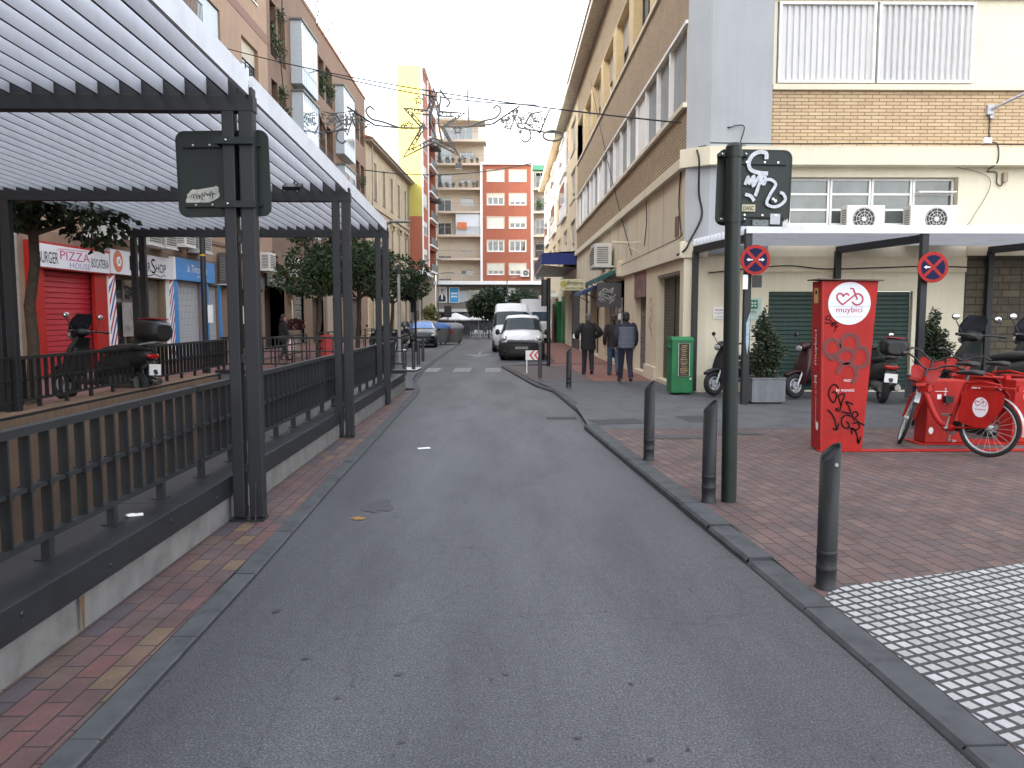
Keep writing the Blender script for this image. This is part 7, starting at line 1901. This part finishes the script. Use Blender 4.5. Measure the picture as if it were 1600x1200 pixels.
def umbrella(x, y, r, label):
    t = thing('parasol', (x, y, gz(y)), label, 'parasol', 'white terrace parasols'); z = gz(y)
    mb = MB(); n = 8; V = [(x, y, z+2.95)]+[(x+r*math.cos(2*pi*k/n+.39), y+r*math.sin(2*pi*k/n+.39), z+2.2) for k in range(n)]+[(x+r*math.cos(2*pi*k/n+.39), y+r*math.sin(2*pi*k/n+.39), z+2.05) for k in range(n)]
    mb.add(V, [(0, 1+k, 1+(k+1) % n) for k in range(n)]+[(1+k, 9+k, 9+(k+1) % n, 1+(k+1) % n) for k in range(n)]); mb.build('canopy', CHW, t, recalc=False)
    mb = MB(); mb.cyl((x, y, z), (x, y, z+2.9), .03, n=8); mb.cyl((x, y, z), (x, y, z+.1), .3, n=14); mb.build('pole', ALU, t)
umbrella(-5.7, 92.5, 2.0, 'white parasol on the left of the far terrace behind the black sign back'); umbrella(-3.0, 92.8, 1.3, 'white parasol on the right of the far terrace next to the round tree')
def table(x, y, label):
    t = thing('table', (x, y, gz(y)), label, 'table', 'cafe tables'); z = gz(y)
    mb = MB(); mb.cyl((x, y, z+.70), (x, y, z+.73), .4, n=20); mb.build('tabletop', ALU, t); mb = MB(); mb.cyl((x, y, z), (x, y, z+.7), .04, n=8); mb.cyl((x, y, z), (x, y, z+.03), .25, n=12); mb.build('pedestal', ALU, t)
table(-5.8, 92.1, 'round cafe table under the left white parasol'); table(-2.8, 92.3, 'round cafe table under the right white parasol')

# ================================================================ POLES AND LAMPS
def lamp(x, y, h, arm, label, m=None, head=.34):
    t = thing('street_lamp', (x, y, gz(y)), label, 'street lamp', 'street lamps'); z = gz(y); m = m or mat('lamp_post', (.06, .06, .065), .5)
    mb = MB(); mb.tube([(x, y, z), (x, y, z+h)], [.08, .05], 8); mb.build('post', m, t)
    s = 1 if arm > 0 else -1
    mb = MB(); mb.tube([(x, y, z+h), (x+arm*.5, y, z+h+.12), (x+arm-s*head, y, z+h+.16)], .03, 6); mb.build('arm', m, t)
    mb = MB(); mb.loft([(0, -head, 0, .04, .04), (0, -head*.3, 0, .12, .06), (0, head*.6, 0, .11, .05), (0, head, 0, .03, .02)], n=12)
    mb.v = [(x+arm+q[1]*s, y+q[0], z+h+.16+q[2]) for q in mb.v]; mb.build('lamp_head', mat('lamp_head_grey', (.25, .25, .24), .5), t)
lamp(-4.62, 30.5, 5.25, .62, 'street lamp rising behind the last pergola posts', head=.42)
lamp(-7.3, 70, 7.0, 1.5, 'dark street lamp in front of the tall red building'); lamp(-6.35, 76, 6.3, 1.3, 'dark street lamp left of the far parasols, arm toward the right'); lamp(.35, 82, 6.2, .7, 'dark street lamp in front of the far red wall')
po = thing('pole', (-4.0, 30, gz(30)), 'pale grey pole with small green signal at its top by the farthest orange tree', 'pole')
mb = MB(); mb.cyl((-4.0, 30, gz(30)), (-4.0, 30, 3.25), .06, n=12); mb.build('post', mat('pale_pole', (.30, .29, .28), .6, var=.2), po); mb = MB(); mb.bx(-4.06, -3.94, 29.9, 30.0, 3.25, 3.6); mb.build('signal_box', DKGREEN, po)
def signal(x, y, h, label, head=True, w=.055):
    t = thing('traffic_light', (x, y, gz(y)), label, 'traffic light', 'traffic light poles'); z = gz(y)
    mb = MB(); mb.cyl((x, y, z), (x, y, z+h), w, n=12); mb.build('pole', BLACK, t)
    mb = MB(); mb.loft([(x-.14, y, z+h-.95, .11, .10), (x-.14, y, z+h-.05, .11, .10)], n=12, e=5, ax='Z'); mb.bx(x-.14, x, y-.02, y+.02, z+h-.8, z+h-.76); mb.bx(x-.14, x, y-.02, y+.02, z+h-.2, z+h-.16); mb.build('signal_head', BLACK, t)
    for k in range(3): mb = MB(); mb.lathe([(.07, 0), (.08, .12), (.07, .12)], (x-.14, y+.1, z+h-.2-k*.28), 'Y', 12); mb.build('visor', BLACK, t)
signal(1.52, 26.6, 3.05, 'black traffic light pole right of the white vans at the kerb', w=.065); signal(-4.5, 40, 2.95, 'black traffic light pole in front of the black car')
sb = thing('traffic_sign', (-3.95, 55.5, gz(55)), 'black square sign back above the grey recycling container', 'sign')
mb = MB(); mb.prism(rrect(.52, .82, .05), 0, .03, lambda a, b, d: (-3.95+a, 55.5-d, 1.93+b)); mb.build('sign_panel', BLACK, sb); mb = MB(); mb.cyl((-3.95, 55.55, gz(55)), (-3.95, 55.55, 2.3), .04, n=8); mb.build('pole', BLACK, sb)
# barrier rails on the left pavement
def barrier(y0, y1, x, label):
    t = thing('barrier', (x, y0, .1), label, 'barrier', 'three-rail pedestrian barriers'); n = max(1, round((y1-y0)/1.6))
    for zz in (.45, .75, 1.03): mb = MB(); mb.tube([(x, y0, zz), (x, y1, zz)], .022, 8); mb.build('rail', ANTH2, t)
    for k in range(n+1): mb = MB(); y = y0+(y1-y0)*k/n; mb.cyl((x, y, .09), (x, y, 1.03), .028, n=8); mb.build('post', ANTH2, t)
barrier(21.6, 27.2, -6.85, 'dark three-rail barrier nearest, beside the walking person'); barrier(28.6, 32.6, -6.85, 'dark three-rail barrier in the middle by the red board'); barrier(35.5, 41, -6.6, 'dark three-rail barrier farthest along the left kerb')
ab = thing('pavement_board', (-6.9, 29.9, .1), 'red standing board on the left pavement between the barriers', 'board')
mb = MB(); mb.prism([(-.3, 0), (.3, 0), (.26, .85), (-.26, .85)], -.02, .02, lambda a, b, d: (-6.75+a, 29.6+d+b*.08, .1+b)); mb.build('panel', mat('board_red', (.42, .03, .03), .5), ab); mb = MB(); mb.tube([(-6.95, 29.95, .1), (-6.9, 29.72, .9)], .015, 6); mb.tube([(-6.55, 29.95, .1), (-6.6, 29.72, .9)], .015, 6); mb.build('prop', BLACK, ab)
pp = thing('planter', (-8.4, 31.5, .1), 'stone pedestal with a dark red flower bowl on the left pavement', 'planter')
mb = MB(); mb.lathe([(.28, 0), (.28, .1), (.22, .15), (.22, .85), (.28, .9), (.28, 1.0), (0, 1.0)], (-8.4, 31.5, .1), n=16); mb.build('pedestal', mat('pale_stone', (.34, .28, .22)), pp); mb = MB(); leaves(mb, [(-8.4, 31.5, 1.3, .34, .34, .22)], 500, .12); mb.build('flowers', leafmat('dark_red_leaf', (.08, .015, .02)), pp, recalc=False)
pl = thing('lamp_pole', (-7.6, 20.0, .1), 'dark utility pole with a yellow band in front of the blue shop', 'pole')
mb = MB(); mb.cyl((-7.6, 20.0, .1), (-7.6, 20.0, 6), .07, n=14); mb.cyl((-7.6, 20, .1), (-7.6, 20, .4), .12, .09, 14); mb.build('post', ANTH, pl); mb = MB(); mb.lathe([(.072, 3.18), (.072, 3.22)], (-7.6, 20, 0), n=14); mb.build('yellow_band', MATS['yellow_paint'], pl); mb = MB(); mb.bx(-7.5, -7.40, 19.95, 20.05, 1.5, 1.95); mb.build('white_plate', WHITE, pl)

# ================================================================ RIGHT PAVEMENT THINGS
gb = thing('collection_box', (3.72, 16.45, .062), 'green metal collection box with black poster at the building corner', 'container'); X0, X1, Y0, Y1 = 3.50, 3.95, 16.22, 16.72
GRB = mat('bright_green_box', (.012, .17, .055), .45, var=.2, scale=3, streak=.15)
mb = MB(); mb.prism([(Y0, .07), (Y1, .07), (Y1, 1.18)]+[(Y1-.06, 1.24)]+[(Y0+.06, 1.24), (Y0, 1.18)], X0, X1, lambda a, b, d: (d, a, b)); mb.build('body', GRB, gb, bevel=.02)
mb = MB(); mb.bx(X0-.015, X1+.015, Y0-.015, Y1+.015, 1.16, 1.19); mb.build('lid_rim', GRB, gb); mb = MB(); mb.bx(X0-.05, X0-.001, Y0+.08, Y0+.4, 1.02, 1.06); mb.build('chute_flap', GRB, gb)
pst = tag(MB().bx(3.63, 3.87, 16.19, 16.203, .42, 1.12).build('poster', mat('dark_poster', (.02, .018, .015), .5)), 'tall black poster with ochre print pasted on the green box', 'poster')
mb = MB(); random.seed(2)
for k in range(16): z = .46+k*.04; mb.ribbon([(3.66+random.uniform(0, .05), z), (3.75, z+random.uniform(-.008, .008)), (3.84-random.uniform(0, .05), z)], random.choice([.008, .014, .02]), lambda a, b, d: (a, 16.188, b))
mb.build('printed_lines', mat('ochre_print', (.32, .22, .10), .6, var=.5, scale=60), pst); mb = MB(); mb.ribbon([(3.635, .43), (3.865, .43), (3.865, 1.11), (3.635, 1.11)], .008, lambda a, b, d: (a, 16.189, b), closed=True); mb.build('white_border', TXTWHITE, pst)
mb = MB(); mb.prism([(3.88, .34), (3.92, .37), (3.88, .40)], 16.197, 16.203, lambda a, b, d: (a, d, b)); mb.build('white_arrow', TXTWHITE, gb)
mb = MB(); mb.bx(4.52, 4.80, 16.87, 16.895, 1.62, 1.86); ns = tag(mb.build('wall_sign', WHITE), 'small white no-posters notice on the cream corner wall', 'sign')
for k, s_ in enumerate(('PROHIBIDO', 'FIJAR', 'CARTELES')): text(s_, (4.55, 16.868, 1.78-k*.07), (1, 0, 0), (0, 0, 1), .22, .045, mat('faded_ink', (.3, .12, .16), .6, var=0), ns)
mb = MB(); mb.bx(5.22, 5.55, 16.86, 16.895, 1.60, 2.06); om = tag(mb.build('wall_sign', mat('pale_green_sign', (.42, .52, .48), .5)), 'pale green sign with a dark green arrow square beside the left green shutter', 'sign')
mb = MB(); mb.bx(5.30, 5.47, 16.852, 16.858, 1.83, 2.02); q_ = mb.build('green_square', mat('sign_green', (.01, .16, .10), .5), om); mb = MB()
for a in (45, 135, 225, 315): c_, s_ = math.cos(R(a)), math.sin(R(a)); mb.ribbon([(5.385+c_*.07, 1.925+s_*.07), (5.385+c_*.02, 1.925+s_*.02)], .022, lambda u, v, d: (u, 16.850, v))
mb.build('arrow_cross', TXTWHITE, om); text('OMIC', (5.30, 16.858, 1.74), (1, 0, 0), (0, 0, 1), .17, .05, MATS['sign_green'], om)
mb = MB(); mb.box((5.60, 16.87, 1.52), (.2, .05, .12)); tag(mb.build('meter_box', mat('taupe_box', (.22, .19, .15), .6), bevel=.008), 'small taupe box on the wall beside the left green shutter', 'box')
sg = thing('shop_sign', (3.3, 38, 3.2), 'cream projecting shop sign with black script facing the camera under the blue awning', 'sign')
mb = MB(); mb.bx(2.72, 3.98, 38.0, 38.15, 2.88, 3.42); mb.build('sign_box', mat('cream_sign', (.58, .56, .36), .6), sg, bevel=.01); text('Botijero', (3.05, 37.995, 3.10), (1, 0, 0), (0, 0, 1), .78, .24, TXTBLACK, sg, shear=.3); text('CERVECERIA - TAPAS', (2.95, 37.995, 2.95), (1, 0, 0), (0, 0, 1), .9, .07, TXTBLACK, sg)
mb = MB(); mb.prism(arc(2.90, 3.2, .16, 0, 350, 18, .14), 37.98, 37.999, lambda a, b, d: (a, d, b)); mb.build('yellow_emblem', mat('emblem_yellow', (.42, .36, .08), .6), sg)
aw = thing('awning', (3, 44, 4.6), 'large deep blue box awning over the pavement on the right', 'awning')
NAVY = mat('navy_canvas', (.018, .035, .17), .8, var=.12, scale=2)
mb = MB(); mb.bx(2.02, 4.1, 42.05, 42.1, 4.38, 4.98); mb.build('front_valance', NAVY, aw); mb = MB(); mb.quad((2.02, 42.05, 4.38), (2.02, 52, 4.2), (2.02, 52, 4.98), (2.02, 42.05, 4.98)); mb.quad((2.02, 42.05, 4.98), (2.02, 52, 4.98), (3.9, 52, 5.1), (3.9, 42.05, 5.1)); mb.build('side_valance', mat('purple_canvas', (.09, .07, .12), .8), aw, recalc=False)
mb = MB()
for k in range(10): mb.quad((2.04, 42.1+k, 4.36-.016*k), (2.04, 43.06+k, 4.36-.016*(k+1)), (3.9, 43.06+k, 4.2), (3.9, 42.1+k, 4.2))
mb.build('underside', mat('dusty_plastic', (.20, .19, .18), .6, var=.5, scale=2), aw, recalc=False)
def drop_awning(y0, y1, z, dx, dz, c, label, nm):
    t = thing('awning', (3.9, y0, z), label, 'awning', 'small canvas awnings'); mb = MB(); n = 8
    for k in range(n):
        a = y0+(y1-y0)*k/n; b = y0+(y1-y0)*(k+1)/n
        mb.quad((3.87, a, z), (3.87, b, z), (3.87-dx, b, z-dz), (3.87-dx, a, z-dz)); mb.quad((3.87-dx, a, z-dz), (3.87-dx, b, z-dz), (3.87-dx, b, z-dz-.13-.05*(k % 2)), (3.87-dx, a, z-dz-.16))
    mb.quad((3.87, y0, z), (3.87-dx, y0, z-dz), (3.87-dx, y0, z-dz-.16), (3.87, y0, z-.1)); mb.build('canvas', mat(nm, c, .85, var=.2), t, recalc=False)
    for y_ in (y0+.1, y1-.1): mb = MB(); mb.tube([(3.87, y_, z-.7), (3.87-dx, y_, z-dz)], .02, 6); mb.build('arm', BLACK, t)
drop_awning(26.0, 30.0, 3.28, .75, .35, (.03, .11, .10), 'teal canvas awning over the dark shop entrance', 'teal_canvas'); drop_awning(31.6, 35.5, 2.95, .7, .3, (.04, .07, .16), 'dull blue canvas awning past the teal one', 'dull_blue_canvas')
gp = thing('advert_panel', (3.6, 26, 2.4), 'dark hanging panel covered with white graffiti below the teal awning', 'panel'); mb = MB(); mb.bx(3.05, 3.85, 25.7, 25.75, 1.95, 2.75); mb.build('board', mat('dark_board', (.06, .06, .065), .7), gp); mb = MB(); random.seed(6)
for k in range(7): mb.ribbon(smooth_path([(3.1+random.uniform(0, .6), 2.0+random.uniform(0, .6)) for _ in range(4)], 4), .03, lambda a, b, d: (a, 25.69, b))
mb.build('graffiti', mat('pale_spray', (.35, .35, .35), .7, var=0), gp)

# ================================================================ PEOPLE (seen from behind, walking away along +Y)
def skin_body(t, V, E, rad, m):
    me = bpy.data.meshes.new('body'); me.from_pydata([tuple(p) for p in V], E, [])
    o = bpy.data.objects.new('body', me); COL.objects.link(o)
    o.modifiers.new('s', 'SKIN'); sub = o.modifiers.new('u', 'SUBSURF'); sub.levels = 1; sub.render_levels = 1
    for i, r_ in enumerate(rad): me.skin_vertices[0].data[i].radius = r_ if isinstance(r_, tuple) else (r_, r_)
    me.skin_vertices[0].data[0].use_root = True
    bpy.context.view_layer.update()
    m2 = bpy.data.meshes.new_from_object(o.evaluated_get(bpy.context.evaluated_depsgraph_get()))
    o.modifiers.clear(); o.data = m2; m2.name = 'body'; m2.materials.clear(); m2.materials.append(m)
    for p in m2.polygons: p.use_smooth = True
    o.parent = t
    return o
SKIN = mat('skin', (.42, .23, .16), .55, var=.1)
def person(label, loc, rz, H=1.72, hair=(.02, .017, .015), top=(.02, .02, .025), top_len=.80, legs=(.02, .022, .035), shoe=(.012, .012, .012), step=.22, arm_l=None, arm_r=None, vest=None, bald=False, bulk=1.0, hood=False):
    t = thing('person', loc, label, 'person'); k = H/1.75; t.rotation_euler = (0, 0, R(rz))
    B = lambda n, mb, m, p=t, **kw: mb.build(n, m, p, world=False, **kw)
    S = lambda p: (p[0]*k, p[1]*k, p[2]*k)
    L = dict(hip=(-.09, 0, .90), knee=(-.095, step*.55, .49), ank=(-.095, step, .09), toe=(-.10, step+.17, .03))
    Rg = dict(hip=(.09, 0, .90), knee=(.095, -step*.15, .48), ank=(.095, -step*.95, .16), toe=(.10, -step*.8, .04))
    al = arm_l or [(-.20, 0, 1.42), (-.26, -.06, 1.14), (-.25, .06, .90)]
    ar = arm_r or [(.20, 0, 1.42), (.26, .03, 1.14), (.26, .13, .92)]
    V = [(0, 0, .95), (0, 0, 1.15), (0, -.01, 1.32), (0, 0, 1.48), (0, .02, 1.55), (0, .035, 1.64), (0, .03, 1.71)]; E = [(i, i+1) for i in range(6)]
    rad = [(.13, .10), (.11, .09), (.11, .075), (.055, .055), (.065, .075), (.078, .095), (.05, .065)]
    def chain(start, pts, rs):
        i = start
        for p, r_ in zip(pts, rs): V.append(p); rad.append(r_); E.append((i, len(V)-1)); i = len(V)-1
        return i
    for g in (L, Rg): chain(0, [g['hip'], g['knee'], g['ank'], g['toe']], [.085, .055, .04, .035])
    for a in (al, ar):
        w = chain(2, [(a[0][0]*.85, a[0][1], a[0][2]-.05), a[1], a[2]], [.045, .042, .03]); d = (Vector(a[2])-Vector(a[1])).normalized(); s = -1 if a is al else 1
        palm = Vector(a[2])+d*.07; pi_ = chain(w, [palm], [(.035, .018)])
        for q_, ln in ((-.027, .072), (-.009, .082), (.009, .077), (.027, .06)):
            b_ = palm+d*.03+Vector((0, q_, 0)); chain(pi_, [b_, b_+d*ln*.5+Vector((-s*.012, 0, 0)), b_+d*ln+Vector((-s*.03, 0, 0))], [.009, .008, .007])
        th = Vector(a[2])+d*.035+Vector((-s*.01, .035, 0)); chain(w, [th, th+d*.045+Vector((-s*.012, .012, 0))], [.010, .008])
    body = skin_body(t, [S(p) for p in V], E, [tuple(x*k for x in r_) if isinstance(r_, tuple) else r_*k for r_ in rad], SKIN)
    mb = MB(); mb.ball(S((0, .13, 1.625)), (.012*k, .02*k, .02*k), 8)
    for s in (-1, 1): mb.ball(S((s*.078, .03, 1.63)), (.012*k, .022*k, .032*k), 8); mb.ball(S((s*.032, .118, 1.66)), (.012*k, .008*k, .008*k), 6)
    B('face_features', mb, SKIN)
    mb = MB(); mb.bx(-.025*k, .025*k, .122*k, .128*k, 1.575*k, 1.583*k); B('mouth', mb, mat('lips', (.30, .11, .09), .5))
    if not bald:
        mb = MB(); mb.ball(S((0, .005, 1.672)), (.090*k, .104*k, .092*k), 14); mb.ball(S((0, -.03, 1.60)), (.082*k, .078*k, .095*k), 12); B('hair', mb, mat('hair_%.3f' % hair[0], hair, .7, var=.4, scale=40))
    TM = mat('cloth_%.3f_%.3f_%.3f' % top, top, .85, var=.25, scale=12, bmp=.1); LM = mat('trousers_%.3f_%.3f_%.3f' % legs, legs, .85, var=.25, scale=10); HM = mat('shoe_%.3f' % shoe[0], shoe, .5)
    b_ = bulk
    mb = MB(); mb.loft([(*S((0, -.01, top_len)), .20*k*b_, .145*k*b_), (*S((0, -.005, .98)), .19*k*b_, .14*k*b_), (*S((0, 0, 1.15)), .185*k*b_, .13*k*b_), (*S((0, -.01, 1.32)), .205*k*b_, .135*k*b_), (*S((0, -.005, 1.40)), .18*k*b_, .12*k*b_), (*S((0, 0, 1.455)), .125*k*b_, .095*k), (*S((0, 0, 1.51)), .07*k, .075*k)], n=18, e=2.1, ax='Z')
    if hood: mb.ball(S((0, -.06, 1.52)), (.12*k, .09*k, .07*k), 12)
    for a in (al, ar): mb.tube(smooth_path([S((a[0][0]*.7, a[0][1], a[0][2]-.0)), S((a[0][0], a[0][1], a[0][2]-.03)), S(a[1]), S(a[2])], 4), [.072*k*b_]*5+[.070*k*b_]*3+[.062*k*b_]*3+[.052*k*b_, .05*k*b_], 12)
    B('jacket', mb, TM)
    if vest:
        mb = MB(); VM = mat('vest_%.3f' % vest[0], vest, .8, var=.15, scale=6)
        for i in range(7):
            z = .86+i*.075; w = .222+.012*math.sin(i/6*pi); 
            mb.loft([(*S((0, -.005, z)), (w-.012)*k, .165*k), (*S((0, -.005, z+.036)), w*k, .175*k), (*S((0, -.005, z+.074)), (w-.012)*k, .165*k)], n=18, e=2.6, ax='Z')
        B('quilted_vest', mb, VM)
    mb = MB(); mb.loft([(*S((0, 0, .78)), .155*k, .12*k), (*S((0, 0, .88)), .175*k, .13*k), (*S((0, 0, .99)), .165*k, .12*k)], n=16, ax='Z')
    for g in (L, Rg): mb.tube(smooth_path([S(g['hip']), S(g['knee']), S((g['ank'][0], g['ank'][1], g['ank'][2]-.02))], 4), [.098*k, .095*k, .09*k, .082*k, .074*k, .07*k, .066*k, .064*k, .066*k], 12)
    B('trousers', mb, LM)
    for g in (L, Rg):
        a, o = g['ank'], g['toe']; dy, dz = o[1]-a[1], o[2]-a[2]
        mb = MB(); mb.loft([(*S((a[0], a[1]-.07, a[2]-.05)), .03*k, .02*k), (*S((a[0], a[1]-.04, a[2]-.035)), .042*k, .045*k), (*S((a[0], a[1]+dy*.4, a[2]-.04+dz*.4)), .048*k, .045*k), (*S((o[0], o[1], o[2]+.01)), .045*k, .03*k), (*S((o[0], o[1]+.05, o[2])), .025*k, .018*k)], n=12); B('shoe', mb, HM)
    return t
g20 = lambda y: gz(y)+.065
p1 = person('person in long black coat walking away with white papers in the left hand', (2.42, 22.4, g20(22.4)), 4, 1.74, hair=(.10, .095, .09), top=(.010, .011, .012), top_len=.72, legs=(.018, .02, .028), arm_l=[(-.20, 0, 1.42), (-.33, .0, 1.17), (-.27, .2, 1.06)], arm_r=[(.20, 0, 1.42), (.36, -.06, 1.20), (.22, .12, 1.08)], step=.10, bulk=1.12)
mb = MB(); mb.box((2.12, 22.66, g20(22.4)+1.07), (.24, .02, .17), rx=-.9, ry=.3); tag(mb.build('papers', mat('paper_white', (.75, .75, .75), .7)), 'white papers held by the person in the black coat', 'papers')
p2 = person('person in grey quilted vest over navy jacket, nearest of the three walkers', (2.98, 19.05, .065), 2, 1.70, hair=(.012, .010, .010), top=(.016, .018, .035), top_len=.84, legs=(.018, .02, .042), shoe=(.05, .045, .045), vest=(.105, .11, .15), step=.22, bulk=1.05)
p3 = person('person in dark brown jacket and blue jeans partly hidden by the vest wearer', (3.10, 22.0, g20(22)), 0, 1.72, hair=(.035, .02, .018), top=(.016, .013, .014), top_len=.84, legs=(.05, .085, .14), shoe=(.05, .02, .015), step=.18)
p4 = person('person in a black coat walking on the left pavement carrying a pink and white bag', (-7.75, 27.6, .1), -60, 1.62, top=(.010, .010, .012), top_len=.70, legs=(.014, .014, .016), step=.14, bulk=1.05, hood=True)
bgm = thing('bag', (-7.35, 27.4, .4), 'pink and white plastic bag held by the person in the black coat on the left', 'bag')
mb = MB(); mb.loft([(-7.42, 27.4, .38, .10, .05), (-7.42, 27.4, .55, .13, .07), (-7.42, 27.4, .72, .10, .05), (-7.44, 27.42, .86, .02, .02)], n=12, ax='Z'); mb.build('bag_body', brick('bag_stripes', (.60, .30, .33), (.55, .12, .16), (.7, .7, .7), .4, .06, .02, swap=('X', 'Z', None)), bgm)
p5 = person('small distant person in white top beside the right-hand shops beyond the vans', (3.0, 60, gz(60)+.1), 170, 1.7, top=(.55, .55, .55), legs=(.03, .03, .035))
p6 = person('distant person in dark clothes standing in the doorway under the orange trees', (-11.0, 52, .1), -80, 1.7, top=(.02, .02, .02), legs=(.03, .03, .035))
# litter
mb = MB(); mb.box((-1.02, 9.85, .008), (.16, .07, .008), rz=.4); tag(mb.build('litter', WHITE), 'flat white scrap of paper lying on the road', 'litter')
mb = MB(); mb.box((-2.42, 5.06, .392), (.09, .05, .008), rz=.5); mb.box((-2.44, 5.03, .40), (.05, .03, .01), rz=.9); tag(mb.build('litter', WHITE), 'crumpled white scrap on the steel ledge below the railing', 'litter')
